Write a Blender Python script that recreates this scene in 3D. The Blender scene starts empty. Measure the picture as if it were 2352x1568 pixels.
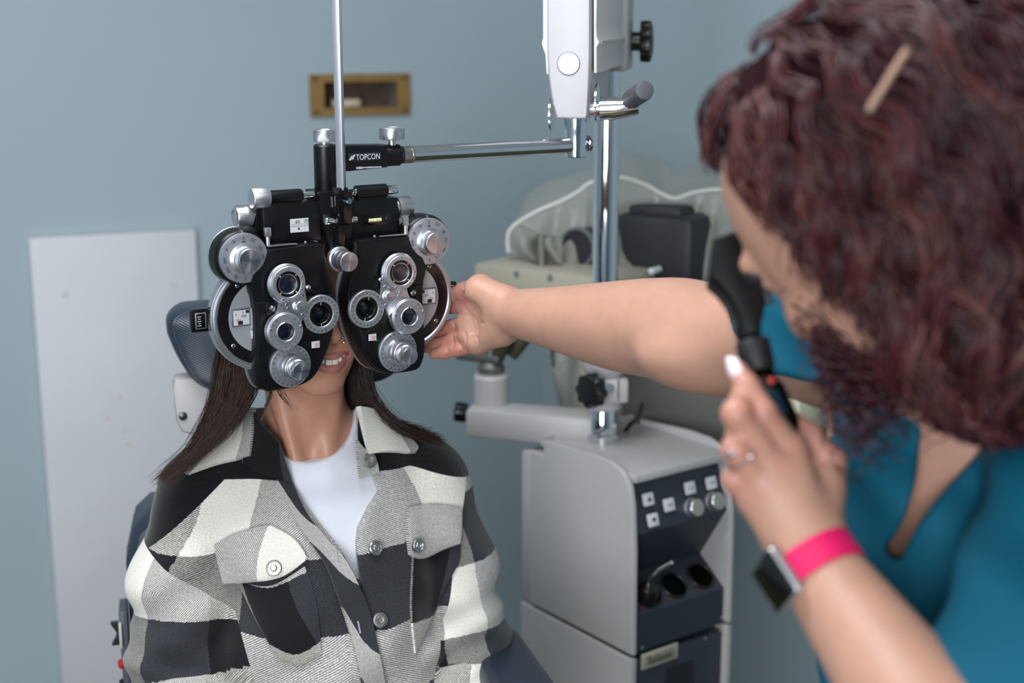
import bpy, bmesh, math, random
import numpy as np
from mathutils import Vector, Matrix

# ------------------------------------------------------------------ camera
SC = bpy.context.scene
COL = SC.collection
FPX = 2352 * 50 / 36.0
PITCH = math.atan(FPX / 14500.0)
CAM = np.array([0.0, 0.0, 1.58])
FW = np.array([0, math.cos(PITCH), -math.sin(PITCH)])
UP = np.array([0, math.sin(PITCH), math.cos(PITCH)])
RX = np.array([1.0, 0, 0])
cd = bpy.data.cameras.new('camera')
cd.lens = 50
cd.sensor_width = 36
cd.clip_start = 0.05
cd.dof.use_dof = True
cd.dof.focus_distance = 1.70
cd.dof.aperture_fstop = 3.0
cam = bpy.data.objects.new('camera', cd)
COL.objects.link(cam)
cam.location = CAM
cam.rotation_euler = (math.pi / 2 - PITCH, 0, 0)
SC.camera = cam

# ------------------------------------------------------------------ light
w = bpy.data.worlds.new('world')
SC.world = w
w.use_nodes = True
w.node_tree.nodes['Background'].inputs[0].default_value = (0.75, 0.85, 1.0, 1)
w.node_tree.nodes['Background'].inputs[1].default_value = 0.2


def area(name, loc, target, sx, sy, power, color):
    l = bpy.data.lights.new(name, 'AREA')
    l.shape = 'RECTANGLE'
    l.size = sx
    l.size_y = sy
    l.energy = power
    l.color = color
    o = bpy.data.objects.new(name, l)
    COL.objects.link(o)
    o.location = loc
    d = Vector(target) - Vector(loc)
    o.rotation_euler = d.to_track_quat('-Z', 'Y').to_euler()
    return o


area('ceiling_panel_light', (-0.45, 1.30, 2.57), (-0.45, 1.30, 0), 1.2, 0.6, 23, (0.95, 0.975, 1.0))
area('ceiling_panel_light', (0.35, -0.9, 2.57), (0.35, -0.9, 0), 1.2, 0.6, 7, (0.95, 0.975, 1.0))
area('added_front_fill', (-0.75, -1.85, 1.45), (-0.3, 1.7, 1.2), 1.4, 1.5, 62, (0.93, 0.96, 1.0))  # added fill lamp behind the camera, reaching under the lens head and chin
SC.view_settings.view_transform = 'Standard'
SC.view_settings.look = 'None'
SC.view_settings.gamma = 1
SC.view_settings.use_curve_mapping = False
SC.view_settings.exposure = 0.45

# ------------------------------------------------------------------ helpers
R_ = math.radians


def P(u, v, d):
    """pixel + depth along the optical axis -> world point"""
    return CAM + d * ((u - 1176) / FPX * RX + (784 - v) / FPX * UP + FW)


def nrm(a):
    a = np.asarray(a, float)
    return a / np.linalg.norm(a)


def basis(axis, hint=(0, 0, 1)):
    a = nrm(axis)
    h = np.asarray(hint, float)
    if abs(a @ nrm(h)) > 0.98:
        h = np.array([1.0, 0, 0]) if abs(a[0]) < 0.9 else np.array([0, 1.0, 0])
    x = nrm(np.cross(h, a))
    y = np.cross(a, x)
    return x, y, a


def rotz(a):
    c, s = math.cos(a), math.sin(a)
    return np.array([[c, -s, 0], [s, c, 0], [0, 0, 1.0]])


_txt = {}


def text_data(s):
    if s in _txt:
        return _txt[s]
    cu = bpy.data.curves.new('t', 'FONT')
    cu.body = s
    cu.align_x = 'CENTER'
    cu.align_y = 'CENTER'
    cu.resolution_u = 3
    o = bpy.data.objects.new('t', cu)
    COL.objects.link(o)
    dg = bpy.context.evaluated_depsgraph_get()
    me = bpy.data.meshes.new_from_object(o.evaluated_get(dg))
    v = np.array([p.co[:] for p in me.vertices])
    f = [tuple(p.vertices) for p in me.polygons]
    bpy.data.objects.remove(o)
    bpy.data.curves.remove(cu)
    bpy.data.meshes.remove(me)
    if len(v):
        v = v[:, :2] - (v[:, :2].max(0) + v[:, :2].min(0)) / 2
    _txt[s] = (v, f)
    return _txt[s]


class MB:
    def __init__(self):
        self.v = []
        self.f = []
        self.n = 0
        self.uv = None

    def add(self, v, f):
        v = np.asarray(v, float)
        self.v.append(v)
        n = self.n
        self.f += [tuple(i + n for i in q) for q in f]
        self.n += len(v)
        return self

    def box(self, c, size, R=None, bevel=0.0, seg=2):
        bm = bmesh.new()
        bmesh.ops.create_cube(bm, size=1)
        for q in bm.verts:
            q.co = Vector((q.co.x * size[0], q.co.y * size[1], q.co.z * size[2]))
        if bevel > 0:
            bmesh.ops.bevel(bm, geom=list(bm.edges), offset=bevel, segments=seg, profile=0.5, affect='EDGES')
        bm.verts.index_update()
        v = np.array([q.co[:] for q in bm.verts])
        f = [tuple(q.index for q in p.verts) for p in bm.faces]
        bm.free()
        if R is not None:
            v = v @ np.asarray(R).T
        return self.add(v + np.asarray(c, float), f)

    def prism(self, poly, y0, y1, bevel=0.0, frame=None, back_bevel=False):
        """poly: (x,z) list, extruded from y0 (front) to y1; frame: (origin, ex, ey, ez)"""
        p = np.asarray(poly, float)
        a = np.sum(p[:, 0] * np.roll(p[:, 1], -1) - np.roll(p[:, 0], -1) * p[:, 1])
        if a < 0:
            p = p[::-1]
        n = len(p)

        def inset(d):
            e = np.roll(p, -1, 0) - p
            e = e / (np.linalg.norm(e, axis=1)[:, None] + 1e-12)
            nn = np.c_[-e[:, 1], e[:, 0]]
            m = nn + np.roll(nn, 1, 0)
            m = m / (np.linalg.norm(m, axis=1)[:, None] + 1e-12)
            k = np.clip((m * nn).sum(1), 0.5, 1)
            return p + m * (d / k)[:, None]
        rings = []
        if bevel > 0:
            for t in (0, 0.3, 1):
                ang = t * math.pi / 2
                rings.append((inset(bevel * (1 - math.sin(ang))), y0 + bevel * (1 - math.cos(ang))))
        else:
            rings.append((p, y0))
        if back_bevel and bevel > 0:
            for t in (1, 0.3, 0):
                ang = t * math.pi / 2
                rings.append((inset(bevel * (1 - math.sin(ang))), y1 - bevel * (1 - math.cos(ang))))
        else:
            rings.append((p, y1))
        v = []
        for q, y in rings:
            v += [(a[0], y, a[1]) for a in q]
        f = [tuple(range(n))]
        for r in range(len(rings) - 1):
            for i in range(n):
                j = (i + 1) % n
                f.append((r * n + i, (r + 1) * n + i, (r + 1) * n + j, r * n + j))
        f.append(tuple(reversed(range((len(rings) - 1) * n, len(rings) * n))))
        v = np.array(v)
        if frame is not None:
            o, ex, ey, ez = frame
            v = np.asarray(o) + v[:, :1] * np.asarray(ex) + v[:, 1:2] * np.asarray(ey) + v[:, 2:] * np.asarray(ez)
        return self.add(v, f)

    def lathe(self, prof, c, axis=(0, -1, 0), seg=48, knurl=(), kd=0.0004, kn=None):
        """prof: (radius, height along axis); knurl: profile indices with teeth"""
        x, y, a = basis(axis)
        c = np.asarray(c, float)
        if kn:
            seg = kn * 2
        v = []
        for i, (r, h) in enumerate(prof):
            for k in range(seg):
                t = 2 * math.pi * k / seg
                rr = r - (kd if (i in knurl and k % 2) else 0)
                v.append(c + a * h + rr * (math.cos(t) * x + math.sin(t) * y))
        f = []
        n = len(prof)
        for i in range(n - 1):
            for k in range(seg):
                k2 = (k + 1) % seg
                f.append((i * seg + k, i * seg + k2, (i + 1) * seg + k2, (i + 1) * seg + k))
        if prof[0][0] > 1e-6:
            f.append(tuple(reversed(range(seg))))
        if prof[-1][0] > 1e-6:
            f.append(tuple(range((n - 1) * seg, n * seg)))
        return self.add(v, f)

    def ring(self, r0, r1, h0, h1, c, axis=(0, -1, 0), seg=48, bev=0.0004):
        """annulus with inner radius r0"""
        x, y, a = basis(axis)
        c = np.asarray(c, float)
        prof = [(r0, h0), (r1, h0), (r1, h1 - bev), (r1 - bev, h1), (r0 + bev, h1), (r0, h1 - bev)]
        v = []
        for (r, h) in prof:
            for k in range(seg):
                t = 2 * math.pi * k / seg
                v.append(c + a * h + r * (math.cos(t) * x + math.sin(t) * y))
        f = []
        n = len(prof)
        for i in range(n):
            i2 = (i + 1) % n
            for k in range(seg):
                k2 = (k + 1) % seg
                f.append((i * seg + k, i * seg + k2, i2 * seg + k2, i2 * seg + k))
        return self.add(v, f)

    def tube(self, pts, rad, seg=12, caps=True, flat=None, hint=(0, 0, 1)):
        pts = np.asarray(pts, float)
        n = len(pts)
        rad = np.broadcast_to(np.asarray(rad, float), (n,)) if np.ndim(rad) < 2 else np.asarray(rad)
        tg = np.gradient(pts, axis=0)
        v = []
        x = None
        for i in range(n):
            a = nrm(tg[i])
            if x is None:
                x, y, _ = basis(a, hint)
            else:
                x = nrm(x - a * (x @ a))
                y = np.cross(a, x)
            rx, ry = (rad[i], rad[i]) if np.ndim(rad) < 2 else rad[i]
            if flat:
                ry = ry * flat
            for k in range(seg):
                t = 2 * math.pi * k / seg
                v.append(pts[i] + rx * math.cos(t) * x + ry * math.sin(t) * y)
        f = []
        for i in range(n - 1):
            for k in range(seg):
                k2 = (k + 1) % seg
                f.append((i * seg + k, i * seg + k2, (i + 1) * seg + k2, (i + 1) * seg + k))
        if caps:
            f.append(tuple(reversed(range(seg))))
            f.append(tuple(range((n - 1) * seg, n * seg)))
        return self.add(v, f)

    def text(self, s, size, c, ex=(1, 0, 0), ez=(0, 0, 1), rot=0.0, sx=1.0):
        tv, tf = text_data(s)
        if not len(tv):
            return self
        ex = np.asarray(ex, float)
        ez = np.asarray(ez, float)
        ca, sa = math.cos(rot), math.sin(rot)
        q = tv * size
        q[:, 0] *= sx
        qx = q[:, 0] * ca - q[:, 1] * sa
        qz = q[:, 0] * sa + q[:, 1] * ca
        return self.add(np.asarray(c, float) + qx[:, None] * ex + qz[:, None] * ez, tf)

    def quad(self, c, w, h, ex=(1, 0, 0), ez=(0, 0, 1), rot=0.0):
        ca, sa = math.cos(rot), math.sin(rot)
        q = np.array([(-w / 2, -h / 2), (w / 2, -h / 2), (w / 2, h / 2), (-w / 2, h / 2)])
        qx = q[:, 0] * ca - q[:, 1] * sa
        qz = q[:, 0] * sa + q[:, 1] * ca
        return self.add(np.asarray(c, float) + qx[:, None] * np.asarray(ex, float) + qz[:, None] * np.asarray(ez, float), [(0, 1, 2, 3)])

    def grid(self, pts, closed_u=False, closed_v=False):
        """pts: (n,m,3)"""
        pts = np.asarray(pts, float)
        n, m = pts.shape[:2]
        f = []
        for i in range(n if closed_u else n - 1):
            i2 = (i + 1) % n
            for j in range(m if closed_v else m - 1):
                j2 = (j + 1) % m
                f.append((i * m + j, i * m + j2, i2 * m + j2, i2 * m + j))
        return self.add(pts.reshape(-1, 3), f)


def tag(o, label=None, cat=None, group=None, kind=None):
    if label:
        o['label'] = label
    if cat:
        o['category'] = cat
    if group:
        o['group'] = group
    if kind:
        o['kind'] = kind
    return o


def empty(name, loc=(0, 0, 0), rz=0.0, parent=None):
    o = bpy.data.objects.new(name, None)
    COL.objects.link(o)
    o.location = loc
    o.rotation_euler = (0, 0, rz)
    o.empty_display_size = 0.05
    o.parent = parent
    return o


def mesh_obj(name, v, f, m, parent=None, smooth=35, uv=None):
    me = bpy.data.meshes.new(name)
    me.from_pydata(np.asarray(v).tolist(), [], f)
    me.validate()
    if smooth:
        me.polygons.foreach_set('use_smooth', np.ones(len(me.polygons), bool))
        if smooth < 180:
            me.set_sharp_from_angle(angle=R_(smooth))
    if uv is not None:
        l = me.uv_layers.new(name='UVMap')
        vi = np.empty(len(me.loops), np.int32)
        me.loops.foreach_get('vertex_index', vi)
        l.data.foreach_set('uv', np.asarray(uv, np.float32)[vi].ravel())
    me.update()
    if m is not None:
        me.materials.append(m)
    o = bpy.data.objects.new(name, me)
    COL.objects.link(o)
    o.parent = parent
    return o


def obj(name, mb, m, parent=None, smooth=35):
    return mesh_obj(name, np.concatenate(mb.v), mb.f, m, parent, smooth)


# ------------------------------------------------------------------ materials
_mats = {}


def lin(c):
    """sRGB 0-255 -> linear"""
    return tuple((x / 255 / 12.92) if x / 255 <= 0.04045 else ((x / 255 + 0.055) / 1.055) ** 2.4 for x in c)


def mat(name, srgb, rough=0.5, metal=0.0, bump=0.0, bscale=400, var=0.0, vscale=6, coat=0.0, aniso=None, spec=0.5, sss=0.0, sheen=0.0, rvar=0.0):
    if name in _mats:
        return _mats[name]
    m = bpy.data.materials.new(name)
    m.use_nodes = True
    nt = m.node_tree
    b = nt.nodes['Principled BSDF']
    c = lin(srgb)
    b.inputs['Base Color'].default_value = (*c, 1)
    b.inputs['Roughness'].default_value = rough
    b.inputs['Metallic'].default_value = metal
    b.inputs['Specular IOR Level'].default_value = spec
    if coat:
        b.inputs['Coat Weight'].default_value = coat
        b.inputs['Coat Roughness'].default_value = 0.1
    if sss:
        b.inputs['Subsurface Weight'].default_value = sss
        b.inputs['Subsurface Radius'].default_value = (1.0, 0.35, 0.2)
        b.inputs['Subsurface Scale'].default_value = 0.008
    if sheen:
        b.inputs['Sheen Weight'].default_value = sheen
        b.inputs['Sheen Roughness'].default_value = 0.5
    tc = nt.nodes.new('ShaderNodeTexCoord')
    if bump:
        n = nt.nodes.new('ShaderNodeTexNoise')
        n.inputs['Scale'].default_value = bscale
        n.inputs['Detail'].default_value = 3
        bp = nt.nodes.new('ShaderNodeBump')
        bp.inputs['Strength'].default_value = bump
        bp.inputs['Distance'].default_value = 0.001
        nt.links.new(tc.outputs['Object'], n.inputs['Vector'])
        nt.links.new(n.outputs['Fac'], bp.inputs['Height'])
        nt.links.new(bp.outputs['Normal'], b.inputs['Normal'])
    if var or rvar:
        n = nt.nodes.new('ShaderNodeTexNoise')
        n.inputs['Scale'].default_value = vscale
        n.inputs['Detail'].default_value = 4
        nt.links.new(tc.outputs['Object'], n.inputs['Vector'])
        if var:
            r = nt.nodes.new('ShaderNodeMapRange')
            r.inputs[1].default_value = 0.3
            r.inputs[2].default_value = 0.7
            r.inputs[3].default_value = 1 - var
            r.inputs[4].default_value = 1 + var
            mx = nt.nodes.new('ShaderNodeMix')
            mx.data_type = 'RGBA'
            mx.blend_type = 'MULTIPLY'
            mx.inputs[0].default_value = 1
            mx.inputs[6].default_value = (*c, 1)
            nt.links.new(n.outputs['Fac'], r.inputs[0])
            nt.links.new(r.outputs[0], mx.inputs[7])
            nt.links.new(mx.outputs[2], b.inputs['Base Color'])
        if rvar:
            r = nt.nodes.new('ShaderNodeMapRange')
            r.inputs[1].default_value = 0.3
            r.inputs[2].default_value = 0.7
            r.inputs[3].default_value = max(0.02, rough - rvar)
            r.inputs[4].default_value = rough + rvar
            nt.links.new(n.outputs['Fac'], r.inputs[0])
            nt.links.new(r.outputs[0], b.inputs['Roughness'])
    if aniso:
        b.inputs['Anisotropic'].default_value = 0.85
        t = nt.nodes.new('ShaderNodeTangent')
        t.direction_type = 'RADIAL'
        t.axis = aniso
        nt.links.new(t.outputs[0], b.inputs['Tangent'])
    _mats[name] = m
    return m


def glass(name, srgb, rough=0.02, alpha=0.25):
    """thin coated glass: mirror-like film over transparency"""
    if name in _mats:
        return _mats[name]
    m = bpy.data.materials.new(name)
    m.use_nodes = True
    b = m.node_tree.nodes['Principled BSDF']
    b.inputs['Base Color'].default_value = (*lin(srgb), 1)
    b.inputs['Roughness'].default_value = rough
    b.inputs['Alpha'].default_value = alpha
    b.inputs['Specular IOR Level'].default_value = 0.8
    b.inputs['Coat Weight'].default_value = 1.0
    b.inputs['Coat Roughness'].default_value = 0.02
    _mats[name] = m
    return m


# ------------------------------------------------------------------ implicit surfaces
class SDF:
    """smooth union / subtraction of tapered capsules and ellipsoids, meshed with surface nets"""

    def __init__(self):
        self.p = []

    def cone(self, a, b, ra, rb, k=0.01, op='u', flat=None, fs=1.0):
        a = np.asarray(a, np.float32)
        b = np.asarray(b, np.float32)
        c = (a + b) / 2
        R = np.linalg.norm(b - a) / 2 + max(ra, rb) * max(1.0, fs)
        self.p.append(('c', op, k, c, R, (a, b, ra, rb, None if flat is None else np.asarray(nrm(flat), np.float32), fs)))
        return self

    def chain(self, pts, rad, k=0.006, op='u', flat=None, fs=1.0):
        for i in range(len(pts) - 1):
            self.cone(pts[i], pts[i + 1], rad[i], rad[i + 1], k, op, flat, fs)
        return self

    def ell(self, c, r, R=None, k=0.01, op='u'):
        c = np.asarray(c, np.float32)
        r = np.asarray(r, np.float32)
        R = np.eye(3, dtype=np.float32) if R is None else np.asarray(R, np.float32)
        self.p.append(('e', op, k, c, float(max(r)), (c, r, R)))
        return self

    def fn(self, c, R, f, k=0.01, op='u'):
        self.p.append(('f', op, k, np.asarray(c, np.float32), R, f))
        return self

    def spline(self, pts, rad, k=0.01):
        """smooth tapered tube along a Catmull-Rom curve"""
        n = 240
        cp = bez(pts, n).astype(np.float32)
        cr = bez([(r, 0, 0) for r in rad], n)[:, 0].astype(np.float32)
        tn = np.gradient(cp, axis=0).astype(np.float32)
        ix = np.linspace(0, n - 1, 17)
        co = np.stack([np.interp(ix, np.arange(n), cp[:, a]) for a in range(3)], 1).astype(np.float32)

        def f(q):
            best = np.full(len(q), 1e9, np.float32)
            tt = np.zeros(len(q), np.float32)
            for i in range(16):
                a, ba = co[i], co[i + 1] - co[i]
                t = np.clip(((q - a) @ ba) / (ba @ ba + 1e-12), 0, 1)
                d = ((q - a - t[:, None] * ba) ** 2).sum(1)
                m = d < best
                best = np.where(m, d, best)
                tt = np.where(m, ix[i] + t * (ix[i + 1] - ix[i]), tt)
            for _ in range(2):
                j = np.clip(tt.astype(int), 0, n - 2)
                fr = (tt - j)[:, None]
                c = cp[j] * (1 - fr) + cp[j + 1] * fr
                g = tn[j] * (1 - fr) + tn[j + 1] * fr
                tt = np.clip(tt + ((q - c) * g).sum(1) / ((g * g).sum(1) + 1e-12), 0, n - 1)
            j = np.clip(tt.astype(int), 0, n - 2)
            fr = tt - j
            c = cp[j] * (1 - fr)[:, None] + cp[j + 1] * fr[:, None]
            r = cr[j] * (1 - fr) + cr[j + 1] * fr
            return (np.linalg.norm(q - c, axis=1) - r).astype(np.float32)
        c = (cp.max(0) + cp.min(0)) / 2
        self.fn(c, float(np.linalg.norm(cp - c, axis=1).max() + max(rad)), f, k)
        return self

    def sub(self, other, c, R, off=0.0, k=0.002):
        return self.fn(c, R, lambda q: other(q) - off, k, 's')

    def __call__(self, q):
        q = np.asarray(q, np.float32)
        bc = (q.max(0) + q.min(0)) / 2
        br = np.linalg.norm(q.max(0) - q.min(0)) / 2
        d = np.full(len(q), 0.5, np.float32)
        for t, op, k, c, R, a in self.p:
            if np.linalg.norm(c - bc) - R - br > k + 0.03:
                if op == 'u':
                    d = np.minimum(d, np.float32(np.linalg.norm(c - bc) - R - br))
                continue
            if t == 'c':
                A, B, ra, rb, fl, fs = a
                w = q - A
                ba = B - A
                if fl is not None:
                    s = (w @ fl)[:, None] * fl
                    bs = (ba @ fl) * fl
                    w = w - s + s / fs
                    ba = ba - bs + bs / fs
                tt = np.clip((w @ ba) / (ba @ ba + 1e-12), 0, 1)
                e = np.linalg.norm(w - tt[:, None] * ba, axis=1) - (ra + (rb - ra) * tt)
                if fl is not None and fs < 1:
                    e = e * (fs ** 0.5)
            elif t == 'f':
                e = a(q)
            else:
                C, r, Rm = a
                w = (q - C) @ Rm
                k0 = np.linalg.norm(w / r, axis=1)
                k1 = np.linalg.norm(w / (r * r), axis=1) + 1e-9
                e = k0 * (k0 - 1) / k1
            if op == 'u':
                if k > 0:
                    h = np.maximum(k - np.abs(d - e), 0) / k
                    d = np.minimum(d, e) - h * h * k * 0.25
                else:
                    d = np.minimum(d, e)
            else:
                e = -e
                h = np.maximum(k - np.abs(d - e), 0) / max(k, 1e-9)
                d = np.maximum(d, e) + h * h * k * 0.25
        return d

    def mesh(self, xs, ys, zs, B=8, proj=2):
        xs, ys, zs = [np.asarray(a, np.float32) for a in (xs, ys, zs)]
        nx, ny, nz = len(xs) - 1, len(ys) - 1, len(zs) - 1
        bi, bj, bk = [np.arange(0, n, B) for n in (nx, ny, nz)]
        I, J, K = [a.ravel() for a in np.meshgrid(bi, bj, bk, indexing='ij')]
        lo = np.c_[xs[I], ys[J], zs[K]]
        hi = np.c_[xs[np.minimum(I + B, nx)], ys[np.minimum(J + B, ny)], zs[np.minimum(K + B, nz)]]
        cen = (lo + hi) / 2
        hd = np.linalg.norm(hi - lo, axis=1) / 2
        val = np.empty(len(cen), np.float32)
        for s in range(0, len(cen), 4000):
            val[s:s + 4000] = self(cen[s:s + 4000])
        keep = np.abs(val) < hd * 1.6 + 0.006
        I, J, K = I[keep], J[keep], K[keep]
        loc = np.arange(B + 1)
        cells, cpos, edges = [], [], []
        G = 4
        for s in range(0, len(I), G):
            i = I[s:s + G, None] + loc
            j = J[s:s + G, None] + loc
            k = K[s:s + G, None] + loc
            ic, jc, kc = np.minimum(i, nx), np.minimum(j, ny), np.minimum(k, nz)
            g = len(i)
            X = np.broadcast_to(xs[ic][:, :, None, None], (g, B + 1, B + 1, B + 1))
            Y = np.broadcast_to(ys[jc][:, None, :, None], X.shape)
            Z = np.broadcast_to(zs[kc][:, None, None, :], X.shape)
            pos = np.stack([X, Y, Z], -1)
            v = self(pos.reshape(-1, 3)).reshape(X.shape)
            sg = v < 0
            cnt = 0
            for a in (0, 1):
                for b in (0, 1):
                    for c in (0, 1):
                        cnt = cnt + sg[:, a:B + a, b:B + b, c:B + c].astype(np.int8)
            act = (cnt > 0) & (cnt < 8)
            act &= ((i[:, :B] < nx)[:, :, None, None] & (j[:, :B] < ny)[:, None, :, None] & (k[:, :B] < nz)[:, None, None, :])
            w = np.argwhere(act)
            if not len(w):
                continue
            gi = i[w[:, 0], w[:, 1]]
            gj = j[w[:, 0], w[:, 2]]
            gk = k[w[:, 0], w[:, 3]]
            acc = np.zeros((len(w), 3), np.float32)
            num = np.zeros(len(w), np.float32)
            corner = {}
            for a in (0, 1):
                for b in (0, 1):
                    for c in (0, 1):
                        t = (w[:, 0], w[:, 1] + a, w[:, 2] + b, w[:, 3] + c)
                        corner[a, b, c] = (v[t], pos[t])
            for a in (0, 1):
                for b in (0, 1):
                    for e0, e1 in (((0, a, b), (1, a, b)), ((a, 0, b), (a, 1, b)), ((a, b, 0), (a, b, 1))):
                        v0, p0 = corner[e0]
                        v1, p1 = corner[e1]
                        m = (v0 < 0) != (v1 < 0)
                        t = np.where(m, v0 / np.where(m, v0 - v1, 1), 0)
                        acc += np.where(m[:, None], p0 + (p1 - p0) * t[:, None], 0)
                        num += m
            cells.append((gi.astype(np.int64) * (ny + 2) + gj) * (nz + 2) + gk)
            cpos.append(acc / num[:, None])
            for ax in range(3):
                sl0 = [slice(None)] * 4
                sl1 = [slice(None)] * 4
                sl0[ax + 1] = slice(0, B)
                sl1[ax + 1] = slice(1, B + 1)
                df = sg[tuple(sl0)] != sg[tuple(sl1)]
                ww = np.argwhere(df)
                if len(ww):
                    ei = i[ww[:, 0], ww[:, 1]]
                    ej = j[ww[:, 0], ww[:, 2]]
                    ek = k[ww[:, 0], ww[:, 3]]
                    fl = sg[tuple(ww.T)].astype(np.int64)
                    edges.append(np.c_[np.full(len(ww), ax), ei, ej, ek, fl])
        cells = np.concatenate(cells)
        cpos = np.concatenate(cpos)
        cells, ix = np.unique(cells, return_index=True)
        cpos = cpos[ix]
        ed = np.unique(np.concatenate(edges).astype(np.int64), axis=0)
        quads = []
        off = {0: ((0, -1, -1), (0, 0, -1), (0, 0, 0), (0, -1, 0)), 1: ((-1, 0, -1), (-1, 0, 0), (0, 0, 0), (0, 0, -1)), 2: ((-1, -1, 0), (0, -1, 0), (0, 0, 0), (-1, 0, 0))}
        for ax in range(3):
            e = ed[ed[:, 0] == ax]
            q = []
            ok = np.ones(len(e), bool)
            for o in off[ax]:
                c = ((e[:, 1] + o[0]) * (ny + 2) + e[:, 2] + o[1]) * (nz + 2) + e[:, 3] + o[2]
                t = np.searchsorted(cells, c)
                t = np.minimum(t, len(cells) - 1)
                ok &= cells[t] == c
                q.append(t)
            q = np.stack(q, 1)
            q = np.where(e[:, 4:5] == 1, q, q[:, ::-1])
            quads.append(q[ok])
        quads = np.concatenate(quads)
        # pull the vertices onto the surface
        order = np.lexsort((cpos[:, 2] // 0.03, cpos[:, 1] // 0.03, cpos[:, 0] // 0.03))
        h = 0.0006
        for _ in range(proj):
            for s in range(0, len(order), 3000):
                ii = order[s:s + 3000]
                q = cpos[ii]
                f0 = self(q)
                gr = np.stack([self(q + np.eye(3, dtype=np.float32)[a] * h) - f0 for a in range(3)], 1) / h
                g2 = np.maximum((gr * gr).sum(1), 0.25)
                cpos[ii] = q - np.clip(f0 / g2, -0.003, 0.003)[:, None] * gr
        return cpos.astype(float), quads.tolist()


class Frame:
    """local frame: origin, yaw"""

    def __init__(self, o, yaw):
        self.o = np.asarray(o, float)
        self.x = np.array([math.cos(yaw), math.sin(yaw), 0])
        self.y = np.array([-math.sin(yaw), math.cos(yaw), 0])
        self.z = np.array([0, 0, 1.0])
        self.M = np.c_[self.x, self.y, self.z]

    def w(self, p):
        return self.o + np.asarray(p, float) @ self.M.T

    def l(self, q):
        return (np.asarray(q, float) - self.o) @ self.M

    def px(self, u, v, y):
        r = P(u, v, 1) - CAM
        t = ((self.o - CAM) @ self.y + y) / (r @ self.y)
        return self.l(CAM + r * t)


def hits(sdf, frame, uv, off=0.0, t0=1.0, t1=2.6):
    """rays through pixels -> first points on the surface sdf = off (frame coordinates), with normals"""
    uv = np.asarray(uv, float)
    r = (uv[:, :1] - 1176) / FPX * RX + (784 - uv[:, 1:]) / FPX * UP + FW
    c = frame.l(CAM)
    d = r @ frame.M
    L = np.linalg.norm(d, axis=1)
    t = np.full(len(uv), t0)
    for _ in range(90):
        p = c + d * t[:, None]
        e = sdf(p) - off
        t = np.minimum(t + 0.8 * e / L, t1)
    p = c + d * t[:, None]
    h = 0.002
    f0 = sdf(p)
    n = np.stack([sdf(p + np.eye(3)[a] * h) - f0 for a in range(3)], 1)
    n = n / (np.linalg.norm(n, axis=1)[:, None] + 1e-9)
    return p, n


def poly_sdf(poly):
    """signed distance to a 2-D polygon (negative inside)"""
    P0 = np.asarray(poly, np.float32)
    P1 = np.roll(P0, -1, 0)

    def f(x, y):
        d = np.full(len(x), 1e9, np.float32)
        ins = np.zeros(len(x), bool)
        for (ax, ay), (bx, by) in zip(P0, P1):
            ex, ey = bx - ax, by - ay
            wx, wy = x - ax, y - ay
            t = np.clip((wx * ex + wy * ey) / (ex * ex + ey * ey + 1e-12), 0, 1)
            d = np.minimum(d, (wx - ex * t) ** 2 + (wy - ey * t) ** 2)
            c = ((ay > y) != (by > y)) & (x < (bx - ax) * (y - ay) / (by - ay + 1e-12) + ax)
            ins ^= c
        d = np.sqrt(d)
        return np.where(ins, -d, d)
    return f


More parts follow.
